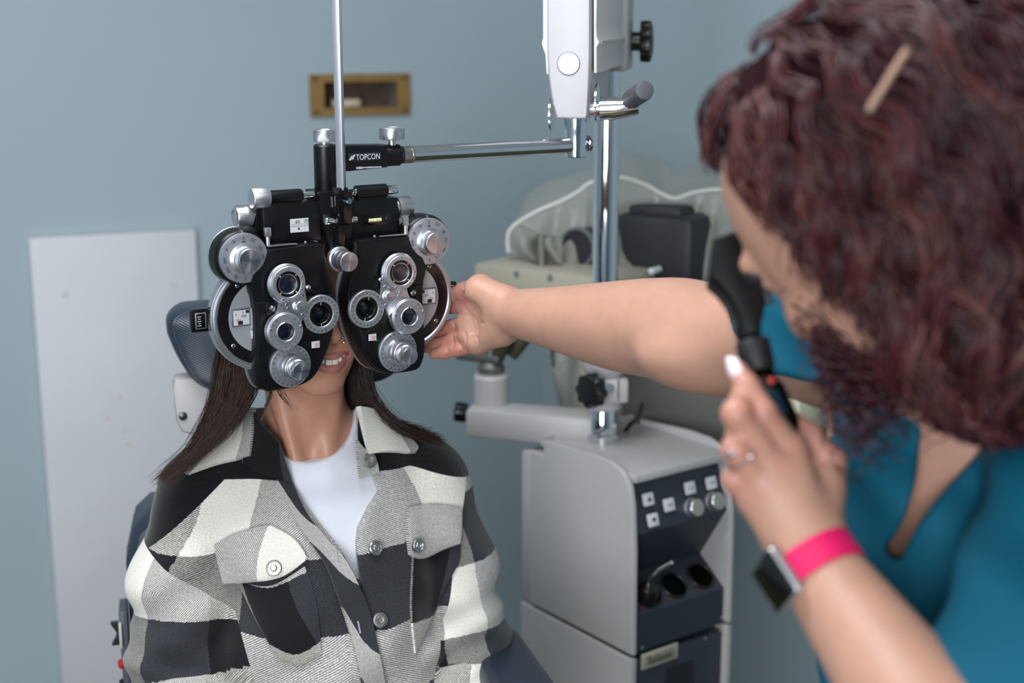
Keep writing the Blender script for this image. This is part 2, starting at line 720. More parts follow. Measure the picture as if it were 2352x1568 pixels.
def patch(edges, sdf, frame, n=(24, 24), off=0.004, th=0.004, edge_r=True, bulge=0.0, lift=None):
    """thick sheet lying on a surface: Coons patch of four pixel curves (top, bottom: left->right; left, right: top->bottom)"""
    top, bot, lef, rig = [np.asarray(e, float) for e in edges]
    nu, nv = n
    T, Bm = bez(top, nu), bez(bot, nu)
    Lf, Rg = bez(lef, nv), bez(rig, nv)
    u = np.linspace(0, 1, nu)[None, :, None]
    v = np.linspace(0, 1, nv)[:, None, None]
    S = (1 - v) * T[None] + v * Bm[None] + (1 - u) * Lf[:, None] + u * Rg[:, None] - ((1 - u) * (1 - v) * T[0] + u * (1 - v) * T[-1] + (1 - u) * v * Bm[0] + u * v * Bm[-1])
    p, nn = hits(sdf, frame, S.reshape(-1, 2), off)
    p = p.reshape(nv, nu, 3)
    nn = nn.reshape(nv, nu, 3)
    for _ in range(2):
        m = nn.copy()
        m[1:] += nn[:-1]
        m[:-1] += nn[1:]
        m[:, 1:] += nn[:, :-1]
        m[:, :-1] += nn[:, 1:]
        nn = m / (np.linalg.norm(m, axis=2)[..., None] + 1e-9)
    uu, vv = np.meshgrid(np.linspace(0, 1, nu), np.linspace(0, 1, nv))
    if bulge:
        p = p + nn * (bulge * (np.sin(math.pi * uu) * np.sin(math.pi * vv)) ** 0.6)[..., None]
    if lift is not None:
        p = p + nn * lift(uu, vv)[..., None]
    lo = p - nn * th
    v = np.concatenate([p.reshape(-1, 3), lo.reshape(-1, 3)])
    f = []
    k = nu * nv
    for i in range(nv - 1):
        for j in range(nu - 1):
            a = i * nu + j
            f.append((a, a + nu, a + nu + 1, a + 1))
            f.append((k + a, k + a + 1, k + a + nu + 1, k + a + nu))
    rim = [j for j in range(nu)] + [i * nu + nu - 1 for i in range(1, nv)] + [(nv - 1) * nu + j for j in range(nu - 2, -1, -1)] + [i * nu for i in range(nv - 2, 0, -1)]
    for a, b in zip(rim, rim[1:] + rim[:1]):
        f.append((a, b, k + b, k + a))
    # metric uv along the sheet
    du = np.linalg.norm(np.diff(p, axis=1), axis=2).cumsum(1)
    dv_ = np.linalg.norm(np.diff(p, axis=0), axis=2).cumsum(0)
    U = np.concatenate([np.zeros((nv, 1)), du], 1)
    V = np.concatenate([np.zeros((1, nu)), dv_], 0)
    uv = np.stack([U, -V], -1).reshape(-1, 2)
    return v, f, np.concatenate([uv, uv]), p, nn


def set_color(o, cols):
    """per-vertex own colour of the skin / lips / nails"""
    a = o.data.color_attributes.new('tint', 'FLOAT_COLOR', 'POINT')
    c = np.ones((len(cols), 4), np.float32)
    c[:, :3] = cols
    a.data.foreach_set('color', c.ravel())


def skin_mat(name, rough=0.45, sss=0.2, bump=0.12, blotch=0.06):
    m = mat(name, (200, 150, 130), rough, sss=sss)
    nt = m.node_tree
    b = nt.nodes['Principled BSDF']
    at = nt.nodes.new('ShaderNodeAttribute')
    at.attribute_name = 'tint'
    tc = nt.nodes.new('ShaderNodeTexCoord')
    n1 = nt.nodes.new('ShaderNodeTexNoise')
    n1.inputs['Scale'].default_value = 45
    n1.inputs['Detail'].default_value = 5
    r = nt.nodes.new('ShaderNodeMapRange')
    r.inputs[1].default_value = 0.3
    r.inputs[2].default_value = 0.7
    r.inputs[3].default_value = 1 - blotch
    r.inputs[4].default_value = 1 + blotch
    mx = nt.nodes.new('ShaderNodeMix')
    mx.data_type = 'RGBA'
    mx.blend_type = 'MULTIPLY'
    mx.inputs[0].default_value = 1
    nt.links.new(tc.outputs['Object'], n1.inputs['Vector'])
    nt.links.new(n1.outputs['Fac'], r.inputs[0])
    nt.links.new(at.outputs['Color'], mx.inputs[6])
    nt.links.new(r.outputs[0], mx.inputs[7])
    nt.links.new(mx.outputs[2], b.inputs['Base Color'])
    n2 = nt.nodes.new('ShaderNodeTexNoise')
    n2.inputs['Scale'].default_value = 900
    n2.inputs['Detail'].default_value = 3
    bp = nt.nodes.new('ShaderNodeBump')
    bp.inputs['Strength'].default_value = bump
    bp.inputs['Distance'].default_value = 0.001
    nt.links.new(tc.outputs['Object'], n2.inputs['Vector'])
    nt.links.new(n2.outputs['Fac'], bp.inputs['Height'])
    nt.links.new(bp.outputs['Normal'], b.inputs['Normal'])
    return m


def seg_dist(q, pts):
    """distance of points to a polyline"""
    d = np.full(len(q), 1e9)
    for a, b in zip(pts[:-1], pts[1:]):
        a = np.asarray(a, float)
        ba = np.asarray(b, float) - a
        t = np.clip((q - a) @ ba / (ba @ ba + 1e-12), 0, 1)
        d = np.minimum(d, np.linalg.norm(q - a - t[:, None] * ba, axis=1))
    return d


def sstep(x, a, b):
    t = np.clip((x - a) / (b - a), 0, 1)
    return t * t * (3 - 2 * t)


def strands(guides, n, seed, spread, width, seg=18, wave=0.0, wfreq=8, taper=0.35, clump=0.5, tri=3, lenvar=0.12):
    """hair: thin tapered prisms interpolated between guide curves; guides: list of (m,3) arrays"""
    rs = np.random.RandomState(seed)
    G = np.array([bez(g, seg) for g in guides])
    ng = len(G)
    mb_v, mb_f = [], []
    base = 0
    t = np.linspace(0, 1, seg)
    faces = []
    for i in range(seg - 1):
        for k in range(tri):
            k2 = (k + 1) % tri
            faces.append((i * tri + k, i * tri + k2, (i + 1) * tri + k2, (i + 1) * tri + k))
    faces = np.array(faces)
    for s in range(n):
        a = rs.rand() * (ng - 1)
        i = min(int(a), ng - 2)
        f = a - i
        c = G[i] * (1 - f) + G[i + 1] * f
        L = 1 - lenvar * rs.rand()
        tt = t * L
        c = np.stack([np.interp(tt, t, c[:, k]) for k in range(3)], 1)
        o = rs.randn(3) * spread
        o2 = rs.randn(3) * spread * 0.8
        c = c + o * (1 - clump * t[:, None]) + o2 * (t[:, None] ** 2)
        if wave:
            ph = rs.rand(3) * 6.28
            fr = wfreq * (0.7 + 0.6 * rs.rand())
            am = wave * (0.5 + rs.rand()) * np.minimum(1, 3 * t)
            c = c + np.stack([am * np.sin(fr * t * 6.28 + ph[0]), am * np.cos(fr * t * 6.28 + ph[0] + 0.5), am * 0.6 * np.sin(fr * t * 6.28 + ph[2])], 1)
        tg = np.gradient(c, axis=0)
        tg /= np.linalg.norm(tg, axis=1)[:, None] + 1e-9
        h = nrm(rs.randn(3))
        x = np.cross(tg, h)
        x /= np.linalg.norm(x, axis=1)[:, None] + 1e-9
        y = np.cross(tg, x)
        w = width * (0.6 + 0.8 * rs.rand()) * (1 - (1 - taper) * t ** 2)
        vv = []
        for k in range(tri):
            an = 2 * math.pi * k / tri
            vv.append(c + (w * math.cos(an))[:, None] * x + (w * math.sin(an))[:, None] * y)
        mb_v.append(np.stack(vv, 1).reshape(-1, 3))
        mb_f.append(faces + base)
        base += seg * tri
    return np.concatenate(mb_v), np.concatenate(mb_f).tolist()


def fast_obj(name, v, f, m, parent=None, fill=False):
    """many quads, smooth shaded"""
    v = np.asarray(v, np.float32)
    f = np.asarray(f, np.int32)
    me = bpy.data.meshes.new(name)
    k = f.shape[1]
    me.vertices.add(len(v))
    me.vertices.foreach_set('co', v.ravel())
    me.loops.add(f.size)
    me.loops.foreach_set('vertex_index', f.ravel())
    me.polygons.add(len(f))
    me.polygons.foreach_set('loop_start', np.arange(0, f.size, k, dtype=np.int32))
    me.polygons.foreach_set('use_smooth', np.ones(len(f), bool))
    me.update(calc_edges=True)
    if fill:
        bm = bmesh.new()
        bm.from_mesh(me)
        be = [e for e in bm.edges if e.is_boundary]
        if be:
            r = bmesh.ops.holes_fill(bm, edges=be, sides=14)
            for q in r['faces']:
                q.smooth = True
            bm.to_mesh(me)
        bm.free()
    if m is not None:
        me.materials.append(m)
    o = bpy.data.objects.new(name, me)
    COL.objects.link(o)
    o.parent = parent
    return o


def axis_range(segs):
    """[(start, stop, step), ...] -> one increasing coordinate list"""
    out = []
    for a, b, s in segs:
        out += list(np.arange(a, b - s * 0.3, s))
    out.append(segs[-1][1])
    return np.array(out)


def bez(pts, n):
    """Catmull-Rom through points"""
    pts = np.asarray(pts, float)
    m = len(pts)
    t = np.linspace(0, m - 1, n)
    i = np.clip(t.astype(int), 0, m - 2)
    u = (t - i)[:, None]
    p0 = pts[np.maximum(i - 1, 0)]
    p1 = pts[i]
    p2 = pts[i + 1]
    p3 = pts[np.minimum(i + 2, m - 1)]
    return 0.5 * (2 * p1 + (p2 - p0) * u + (2 * p0 - 5 * p1 + 4 * p2 - p3) * u ** 2 + (3 * p1 - p0 - 3 * p2 + p3) * u ** 3)

# ------------------------------------------------------------------ room
M_wall = mat('wall_paint', (162, 178, 186), 0.6, bump=0.08, bscale=180, var=0.025, vscale=2.0)
M_ceil = mat('ceiling_paint', (235, 235, 232), 0.8)
M_floor = mat('floor_vinyl', (74, 72, 46), 0.4, var=0.12, vscale=9)
M_white_board = mat('white_board', (208, 209, 214), 0.5, var=0.03, vscale=4)
CORNER = P(1252, 300, 3.42) * np.array([1, 1, 0])
YAW = R_(21)
WX = np.array([math.cos(YAW), math.sin(YAW), 0])
WN = np.array([-math.sin(YAW), math.cos(YAW), 0])    # away from the room
RD = np.array([math.cos(R_(-37)), math.sin(R_(-37)), 0])   # right wall runs off at an obtuse corner
RN = np.array([-RD[1], RD[0], 0])
H = 2.6


def wall(name, a, b, out, hole=None, th=0.12):
    """vertical slab from a to b (floor points), thickness outwards, optional rectangular hole (s0,s1,z0,z1)"""
    a = np.asarray(a, float)
    b = np.asarray(b, float)
    L = np.linalg.norm(b - a)
    e = (b - a) / L
    mb = MB()

    def slab(s0, s1, z0, z1):
        c = a + e * (s0 + s1) / 2 + np.asarray(out) * th / 2 + np.array([0, 0, (z0 + z1) / 2])
        Rm = np.c_[e, np.asarray(out), np.array([0, 0, 1.0])]
        mb.box(c, (s1 - s0, th, z1 - z0), Rm)
    if hole:
        s0, s1, z0, z1 = hole
        slab(0, s0, 0, H)
        slab(s1, L, 0, H)
        slab(s0, s1, 0, z0)
        slab(s0, s1, z1, H)
    else:
        slab(0, L, 0, H)
    o = obj(name, mb, M_wall, None, 20)
    tag(o, kind='structure')
    return o


def on_back(u, v, off=0.0):
    """pixel -> point on the back wall, off metres in front of it; also wall coordinates (s from corner, z)"""
    r = P(u, v, 1) - CAM
    t = ((CORNER - WN * off - CAM) @ WN) / (r @ WN)
    q = CAM + r * t
    return q, (q - CORNER) @ WX, q[2]


# brass port in the back wall
_, bs0, bz1 = on_back(709, 171)
_, bs1, _ = on_back(938, 175)
_, _, bz0 = on_back(715, 267)
BACK_L = 3.2
A_ = CORNER - WX * BACK_L
bw = bs1 - bs0
bh = bz1 - bz0
fi, fj = bw * 0.135, bh * 0.185
wall('wall_back', A_, CORNER + WX * 0.12, WN, hole=(BACK_L + bs0 + fi * 0.8, BACK_L + bs1 - fi * 0.8, bz0 + fj * 0.8, bz1 - fj * 0.8))
RW_END = CORNER + RD * 2.6
wall('wall_right', CORNER, RW_END, RN)
LW = A_ - WN * 5.0
wall('wall_left', A_, LW, -WX)
FR_END = LW + WX * 4.4
wall('wall_front', LW, FR_END, -WN)
wall('wall_side', RW_END, FR_END, nrm(np.array([-(FR_END - RW_END)[1], (FR_END - RW_END)[0], 0])))
mb = MB().box((0.1, 0.9, -0.05), (8, 9, 0.1))
tag(obj('floor', mb, M_floor), kind='structure')
mb = MB().box((0.1, 0.9, H + 0.05), (8, 9, 0.1))
tag(obj('ceiling', mb, M_ceil), kind='structure')

# brass port
M_brass = mat('aged_brass', (150, 116, 66), 0.5, 0.35, var=0.08, vscale=30)
M_portback = mat('port_backing', (92, 74, 60), 0.8, var=0.4, vscale=25)
M_portside = mat('port_lining', (150, 148, 150), 0.45, 0.3)
M_screw_dark = mat('dark_screw', (86, 66, 40), 0.5, 0.4)
bp_o = CORNER + WX * (bs0 + bs1) / 2 + np.array([0, 0, (bz0 + bz1) / 2])
port = empty('wall_port', bp_o, YAW)
tag(port, 'brass framed rectangular port set into the teal wall', 'wall port')
mb = MB()
for (x0, x1, z0, z1) in ((-bw / 2, -bw / 2 + fi, -bh / 2, bh / 2), (bw / 2 - fi, bw / 2, -bh / 2, bh / 2), (-bw / 2 + fi, bw / 2 - fi, bh / 2 - fj, bh / 2), (-bw / 2 + fi, bw / 2 - fi, -bh / 2, -bh / 2 + fj)):
    mb.box(((x0 + x1) / 2, -0.006, (z0 + z1) / 2), (x1 - x0, 0.012, z1 - z0))
obj('frame', mb, M_brass, port)
for sx in (-1, 1):
    for sz in (-1, 1):
        m1 = MB().lathe([(0.0055, 0), (0.0055, 0.0008), (0.004, 0.0016), (0, 0.0016)], (sx * (bw / 2 - fi * 0.38), -0.012, sz * (bh / 2 - fj * 0.55)), seg=14)
        obj('screw', m1, M_screw_dark, port)
iw, ih = bw - 2 * fi * 0.8, bh - 2 * fj * 0.8
dp = 0.075
mb = MB()
mb.box((iw / 2 - 0.001, dp / 2, 0), (0.002, dp, ih))
mb.box((-iw / 2 + 0.001, dp / 2, 0), (0.002, dp, ih))
mb.box((0, dp / 2, ih / 2 - 0.001), (iw, dp, 0.002))
mb.box((0, dp / 2, -ih / 2 + 0.001), (iw, dp, 0.002))
obj('lining', mb, M_portside, port)
obj('backing', MB().box((0, dp, 0), (iw, 0.003, ih)), M_portback, port)
obj('debris', MB().box((-iw * 0.12, dp * 0.6, -ih / 2 + 0.012), (iw * 0.36, 0.03, 0.018), bevel=0.004), mat('plaster', (205, 190, 165), 0.8, var=0.15, vscale=60), port)

# white board leaning on the wall
q0, s0, zt0 = on_back(66, 548, 0.03)
q1, s1, zt1 = on_back(449, 527, 0.03)
bt = (zt0 + zt1) / 2
bd = empty('white_panel', CORNER + WX * (s0 + s1) / 2 - WN * 0.03, YAW)
tag(bd, 'tall white painted panel standing against the wall beside the chair', 'panel')
wbw = s1 - s0
obj('sheet', MB().box((0, 0.014, bt / 2), (wbw, 0.028, bt), bevel=0.002), M_white_board, bd)
M_stain = mat('rust_stain', (196, 186, 160), 0.7)
M_plug = mat('screw_plug', (200, 201, 207), 0.5)
for (u, v) in ((277, 911), (248, 962), (287, 990), (296, 1020)):
    q, s, z = on_back(u, v, 0.03)
    m1 = MB().lathe([(0.004, 0), (0.0035, 0.0006), (0, 0.0008)], (s - (s0 + s1) / 2, 0, z), seg=12)
    obj('stain_spot', m1, M_stain, bd)
for (u, v) in ((150, 676), (400, 652)):
    q, s, z = on_back(u, v, 0.03)
    m1 = MB().lathe([(0.007, 0), (0.006, 0.0008), (0, 0.001)], (s - (s0 + s1) / 2, 0, z), seg=16)
    obj('screw_plug', m1, M_plug, bd)

# ------------------------------------------------------------------ phoropter
M_black = mat('black_crackle_paint', (9, 10, 14), 0.34, bump=0.16, bscale=1400, spec=0.4, rvar=0.05, vscale=40)
M_blackgloss = mat('black_gloss', (14, 12, 14), 0.12, spec=0.5)
M_silver = mat('satin_aluminium', (196, 197, 204), 0.33, 0.9, bump=0.03, bscale=1200)
M_dial = mat('dial_face', (182, 184, 192), 0.38, 0.75)
M_spun = mat('spun_aluminium', (200, 200, 205), 0.3, 1.0, aniso='Y')
M_knurl = mat('knurled_aluminium', (205, 206, 212), 0.3, 0.95)
M_chrome = mat('chrome', (225, 227, 232), 0.06, 1.0)
M_ink = mat('black_ink', (18, 18, 22), 0.6)
M_inkred = mat('red_ink', (190, 62, 50), 0.6)
M_orange = mat('orange_dot', (235, 140, 30), 0.5)
M_whitedot = mat('white_dot', (235, 235, 235), 0.5)
M_window = mat('scale_card', (205, 206, 210), 0.45)
M_lens = glass('coated_lens', (20, 26, 44), 0.02, 0.55)
M_level = mat('level_vial', (215, 205, 160), 0.2, coat=0.6)
M_ptube = mat('tube_black', (9, 9, 11), 0.3)

PSI = R_(32)
PO = P(792, 716, 1.70)
pex = np.array([math.cos(PSI), math.sin(PSI), 0])
pey = np.array([-math.sin(PSI), math.cos(PSI), 0])


def PL(u, v, ly):
    """pixel -> phoropter coordinates (x, z) on the plane y = ly"""
    r = P(u, v, 1) - CAM
    t = ((PO - CAM) @ pey + ly) / (r @ pey)
    q = CAM + r * t - PO
    return float(q @ pex), float(q[2])


pho = empty('phoropter', PO, PSI)
tag(pho, 'black and silver refraction head with twin lens dials hanging before the seated woman\'s face', 'phoropter')


def c2(l, ly):
    return [PL(460 + x / 3.92, 500 + y / 3.92, ly) for x, y in l]


BODY = c2([(604, 285), (1092, 232), (1122, 300), (1150, 460), (1195, 570), (1220, 690), (1226, 800), (1206, 1000), (1172, 1130), (1112, 1290), (1040, 1420), (950, 1492), (820, 1536), (660, 1562), (590, 1562), (548, 1530), (510, 1440), (494, 1300), (500, 1100), (497, 900), (480, 740), (450, 640), (470, 520), (560, 420)], 0.007)
BODY = [tuple(p) for p in bez(BODY + [BODY[0]], 72)[:-1]]


def dialtext(mb, labels, c, r, size, y, s=1, start=0.0, sx=0.8, cw=True):
    n = len(labels)
    for i, t in enumerate(labels):
        if not t:
            continue
        a = start + 2 * math.pi * i / n * (1 if cw else -1)
        mb.text(t, size, (c[0] + r * math.sin(a), y, c[2] + r * math.cos(a)), rot=-a, sx=sx)


def ticks(mb, n, c, r0, r1, y, w=0.00028, start=0.0, every=None, r1b=None):
    for i in range(n):
        a = start + 2 * math.pi * i / n
        rr = r1b if (every and i % every == 0 and r1b) else r1
        r = (r0 + rr) / 2
        mb.quad((c[0] + r * math.sin(a), y, c[2] + r * math.cos(a)), w, abs(rr - r0), rot=-a)


def screw(c, r, par, axis=(0, -1, 0), m=None, h=0.0012):
    o = obj('screw', MB().lathe([(r, 0), (r, h * 0.6), (r * 0.75, h), (0, h * 1.1)], c, axis, 16), m or M_chrome, par)
    a = np.asarray(c, float) + nrm(axis) * (h * 1.15)
    x, y, _ = basis(axis)
    obj('slot', MB().quad(a, r * 1.5, r * 0.25, x, y, 0.6), M_ink, o)
    return o


def drill(o, c, r):
    """cut the sight hole through a plate"""
    k = obj('drill', MB().lathe([(r, -0.1), (r, 0.1)], c, seg=48), None)
    md = o.modifiers.new('hole', 'BOOLEAN')
    md.object = k
    md.operation = 'DIFFERENCE'
    dg = bpy.context.evaluated_depsgraph_get()
    me = bpy.data.meshes.new_from_object(o.evaluated_get(dg))
    o.modifiers.remove(md)
    old = o.data
    o.data = me
    bpy.data.meshes.remove(old)
    km = k.data
    bpy.data.objects.remove(k)
    bpy.data.meshes.remove(km)


def unit(s):
    X = lambda x: s * x
    left = s < 0
    body = obj('lens_battery_housing', MB().prism([(abs(x) * s, z) for x, z in BODY], 0.007, 0.034, 0.0025), M_black, pho)
    low = [(x, z) for x, z in BODY if z < 0.026]
    cz = -0.02
    cx = -0.062
    low = [(cx + (x - cx) * 0.95, cz + (z - cz) * 0.955) for x, z in low]
    cpl = obj('cover_plate', MB().prism([(abs(x) * s, z) for x, z in low], 0.0045, 0.009, 0.0012), M_black, body)
    bp = [(-0.062 + (x + 0.062) * 1.045, -0.004 + (z + 0.004) * 1.012) for x, z in BODY]
    rpl = obj('rim_plate', MB().prism([(abs(x) * s, z) for x, z in bp], 0.034, 0.0370, 0.0006), M_silver, body)
    for o_ in (body, cpl, rpl):
        o_.parent = None
        o_.location = (0, 0, 0)
    bpy.context.view_layer.update()
    for o_ in (body, cpl, rpl):
        drill(o_, (X(0.030), 0, 0), 0.0128)
    body.parent = pho
    cpl.parent = body
    rpl.parent = body
    # power disc at the outer side
    dc = (X(0.0945), 0, 0.002)
    disc = obj('power_disc', MB().lathe([(0.0655, -0.0335), (0.0655, -0.0215), (0.064, -0.0205), (0.0625, -0.0205)], dc, seg=64, kn=150, knurl=(0, 1), kd=0.0009), M_silver, pho)
    obj('disc_bezel', MB().ring(0.0575, 0.0625, -0.024, -0.0180, dc, seg=96, bev=0.0014), M_silver, disc)
    obj('disc_band', MB().ring(0.044, 0.0575, -0.024, -0.0192, dc, seg=96), mat('dark_smoked_cover', (24, 18, 20), 0.1), disc)
    obj('disc_card', MB().lathe([(0.044, -0.024), (0.044, -0.0196), (0, -0.0196)], dc, seg=64), mat('power_card', (176, 178, 184), 0.4, 0.4), disc)
    for a in (math.radians(-39), math.radians(-128)):
        a = a if left else -a
        screw((dc[0] + 0.0505 * math.sin(a), 0.0192, dc[2] + 0.0505 * math.cos(a)), 0.0026, disc)
    # power read-out window
    wc = np.array([X(0.1235), 0.0192, 0.0035])
    obj('power_window', MB().box(wc, (0.023, 0.003, 0.021), bevel=0.0008), mat('window_frame', (120, 120, 126), 0.4, 0.6), disc)
    obj('power_scale', MB().quad(wc + (-s * 0.0, -0.0017, 0), 0.0195, 0.0175), M_window, disc)
    tb = MB()
    tb.text('1', 0.005, wc + (s * -0.002, -0.0019, 0.0055)).text('000', 0.0042, wc + (s * -0.003, -0.0019, 0.0015)).text('+', 0.005, wc + (s * 0.0065, -0.0019, 0.004))
    tb.quad(wc + (s * 0.0015, -0.0019, -0.006), 0.006, 0.0045).quad(wc + (s * -0.0075, -0.0019, 0.0065), 0.004, 0.0035)
    obj('power_digits', tb, M_ink, disc)
    obj('plus_digits', MB().text('00.0', 0.0042, wc + (s * 0.004, -0.0019, -0.0025), sx=0.8), M_inkred, disc)
    # prism-shaped magnifier beside the window
    obj('magnifier', MB().box((X(0.1085), 0.0185, 0.001), (0.008, 0.005, 0.026), bevel=0.0015), glass('clear_plastic', (230, 232, 240), 0.05, 0.45), disc)
    obj('pointer', MB().prism([(X(0.1125), -0.013), (X(0.1045), -0.013), (X(0.107), -0.040), (X(0.109), -0.040)], 0.0165, 0.0195, 0.0006), mat('white_plastic', (215, 217, 224), 0.3), disc)
    # side lever
    if not left:
        X = lambda x: x - 0.012
    lv = obj('side_lever', MB().box((X(0.168), 0.030, 0.0035), (0.026, 0.010, 0.027), bevel=0.002), M_blackgloss, pho)
    obj('lever_frame', MB().box((X(0.170), 0.0247, 0.0035), (0.013, 0.001, 0.019), bevel=0.0003), M_silver, lv)
    obj('lever_window', MB().box((X(0.170), 0.0242, 0.0035), (0.0105, 0.001, 0.0165), bevel=0.0002), M_blackgloss, lv)
    lt = MB()
    for i in range(5):
        lt.quad((X(0.172), 0.0235, 0.0085 - i * 0.0026), 0.0045 - 0.0018 * (i % 2), 0.0006)
    obj('lever_marks', lt, M_whitedot, lv)

    X = lambda x: s * x
    # auxiliary lens dial
    ac = (X(0.1205), 0, 0.074)
    ho = obj('auxiliary_dial', MB().lathe([(0.0325, -0.038), (0.0325, -0.018), (0.0315, -0.015), (0.0300, -0.0135)], ac, seg=64), M_black, pho)
    obj('housing_rim', MB().ring(0.030, 0.0332, -0.0395, -0.0365, ac, seg=64), M_silver, ho)
    obj('dial_plate', MB().lathe([(0.0292, -0.0145), (0.0292, -0.0095), (0.0284, -0.008), (0.0273, -0.008), (0.0271, -0.0083), (0.0268, -0.008), (0, -0.008)], ac, seg=64, kn=80, knurl=(0, 1), kd=0.0003), M_dial, ho)
    if left:
        lab = ['0', 'OC', '±.50', '6△U', 'PH', '+.12', '0', 'RL', 'RMH', 'RMV', 'P', 'R']
    else:
        lab = ['0', 'OC', '+.50', '10△I', 'PH', '+.12', '0', 'GL', 'WMH', 'WMV', 'P', 'R']
    tb = MB()
    for i, t in enumerate(lab):
        a = 2 * math.pi * i / 12
        t = t.replace('△', '◦')
        tb.text(t, 0.0056, (ac[0] + 0.0232 * math.sin(a), 0.0078, ac[2] + 0.0232 * math.cos(a)), rot=-a, sx=0.62 if len(t) > 2 else 0.8)
    tb.quad((ac[0], 0.0078, ac[2] + 0.0192), 0.0045, 0.0012)
    obj('engraving', tb, M_ink, ho)
    obj('knob', MB().lathe([(0.0175, -0.008), (0.0150, -0.0068), (0.0138, -0.006), (0.0138, 0.0085), (0.0132, 0.0092), (0.0128, 0.0095)], ac, kn=60, knurl=(2, 3), kd=0.0004), M_knurl, ho)
    obj('knob_face', MB().lathe([(0.0129, 0.0094), (0.0127, 0.0098), (0.0065, 0.0100), (0, 0.0100)], ac, seg=64), M_spun, ho)
    obj('index_pin', MB().lathe([(0.0014, -0.0075), (0.0014, 0.0), (0, 0.0005)], (ac[0], 0.012, ac[2] + 0.0305), seg=10), M_chrome, ho)

    # aperture ring
    oc = (X(0.030), 0, 0.0)
    ap = obj('aperture_dial', MB().ring(0.0148, 0.0232, -0.0065, -0.0005, oc, seg=72, bev=0.0006), M_dial, pho)
    tb = MB()
    seq = ['90', '75', '60', '45', '30', '15', '0', '165', '150', '135', '120', '105'] * 2
    dialtext(tb, seq, oc, 0.0197, 0.0039, 0.0002, sx=0.75)
    ticks(tb, 24, oc, 0.0218, 0.0232, 0.0002, start=0)
    obj('engraving', tb, M_ink, ap)
    obj('tube', MB().ring(0.0105, 0.0148, -0.006, -0.002, oc, seg=64, bev=0.001).ring(0.0118, 0.0128, -0.037, -0.006, oc, seg=48), M_ptube, ap)
    for i, (r, y) in enumerate(((0.0119, 0.012), (0.0119, 0.021), (0.0119, 0.030))):
        obj('inner_ring', MB().ring(r - 0.0012 - 0.05 * y, r, -y, -y + 0.002, oc, seg=48), M_blackgloss, ap)
    obj('lens', MB().lathe([(0.0105, -0.0145), (0.008, -0.0135), (0.004, -0.0129), (0, -0.0127)], oc, seg=48), M_lens, ap)
    for a in ((0.0, math.pi) if left else (0.22, math.pi + 0.22)):
        obj('axis_mark', MB().quad((oc[0] + 0.0128 * math.sin(a), 0.0016, 0.0128 * math.cos(a)), 0.0006, 0.0036, rot=-a), M_whitedot, ap)
    for a in (-0.55, 1.75, 2.9):
        screw((oc[0] + 0.0165 * math.sin(a), 0.0004, 0.0165 * math.cos(a)), 0.0009, ap)

    # axis knob
    kc = (X(0.0712), 0, -0.0575)
    ax = obj('axis_dial', MB().lathe([(0.0258, -0.0065), (0.0258, -0.0012), (0.0250, -0.0003), (0.0160, 0.0002), (0, 0.0002)], kc, seg=72), M_dial, pho)
    tb = MB()
    seq = ['90', '75', '60', '45', '30', '15', '0', '165', '150', '135', '120', '105']
    seq = ['90', '75', '60', '45', '30', '15', '180', '165', '150', '135', '120', '105'] if False else seq
    seq = ['105', '90', '75', '60', '45', '30', '15', '0'] if False else seq
    dialtext(tb, seq * 2, kc, 0.0227, 0.0040, -0.0007, sx=0.72)
    ticks(tb, 72, kc, 0.0176, 0.0198, -0.0007, every=3, r1b=0.0203)
    obj('engraving', tb, M_ink, ax)
    obj('cone', MB().lathe([(0.0170, 0.0000), (0.0160, 0.0012), (0.0150, 0.0045), (0.0145, 0.0055), (0, 0.0055)], kc, seg=64), M_silver, ax)
    obj('collar_knob', MB().lathe([(0.0143, 0.0050), (0.0146, 0.0060), (0.0146, 0.0128), (0.0138, 0.0138), (0, 0.0138)], kc, kn=64, knurl=(1, 2), kd=0.0004), M_knurl, ax)
    obj('groove', MB().lathe([(0.0112, 0.0130), (0.0112, 0.0150)], kc, seg=48), M_ptube, ax)
    obj('cylinder_knob', MB().lathe([(0.0118, 0.0146), (0.0120, 0.0152), (0.0120, 0.0190), (0.0108, 0.0205), (0.0108, 0.0295), (0.0103, 0.0302)], kc, kn=52, knurl=(1, 2, 3, 4), kd=0.00035), M_knurl, ax)
    obj('knob_face', MB().lathe([(0.0104, 0.0301), (0.0102, 0.0305), (0.005, 0.0306), (0, 0.0306)], kc, seg=64), M_spun, ax)
    for a in (0.35, 2.6, -2.2):
        screw((kc[0] + 0.0212 * math.sin(a), 0.0003, kc[2] + 0.0212 * math.cos(a)), 0.001, ax)

    # cylinder power window
    wc = np.array([X(0.0376), 0.0042, -0.0362])
    pw = obj('cylinder_window', MB().box(wc + (0, 0.001, 0), (0.0155, 0.003, 0.0125), bevel=0.001), M_blackgloss, pho)
    obj('card', MB().quad(wc + (0, -0.0006, 0), 0.0105, 0.0082), M_window, pw)
    obj('digits', MB().text('.00', 0.0064, wc + (0.0012, -0.0008, -0.0006), sx=0.85), M_inkred, pw)

    # cross cylinder and prism turret
    jc = (X(0.0735), 0, 0.0415)
    rc = (X(0.081), 0, -0.0130)
    hub = (X(0.0585), 0, 0.0135)
    tu = empty('turret', (0, 0, 0), 0, pho)
    pts = []
    for c, r in ((jc, 0.0215), (rc, 0.0205), ((hub[0], 0, hub[2]), 0.0105)):
        for k in range(28):
            a = 2 * math.pi * k / 28
            pts.append((c[0] + r * math.cos(a), c[2] + r * math.sin(a)))
    pts = sorted(set(pts))

    def cross(o, a, b):
        return (a[0] - o[0]) * (b[1] - o[1]) - (a[1] - o[1]) * (b[0] - o[0])
    hl = []
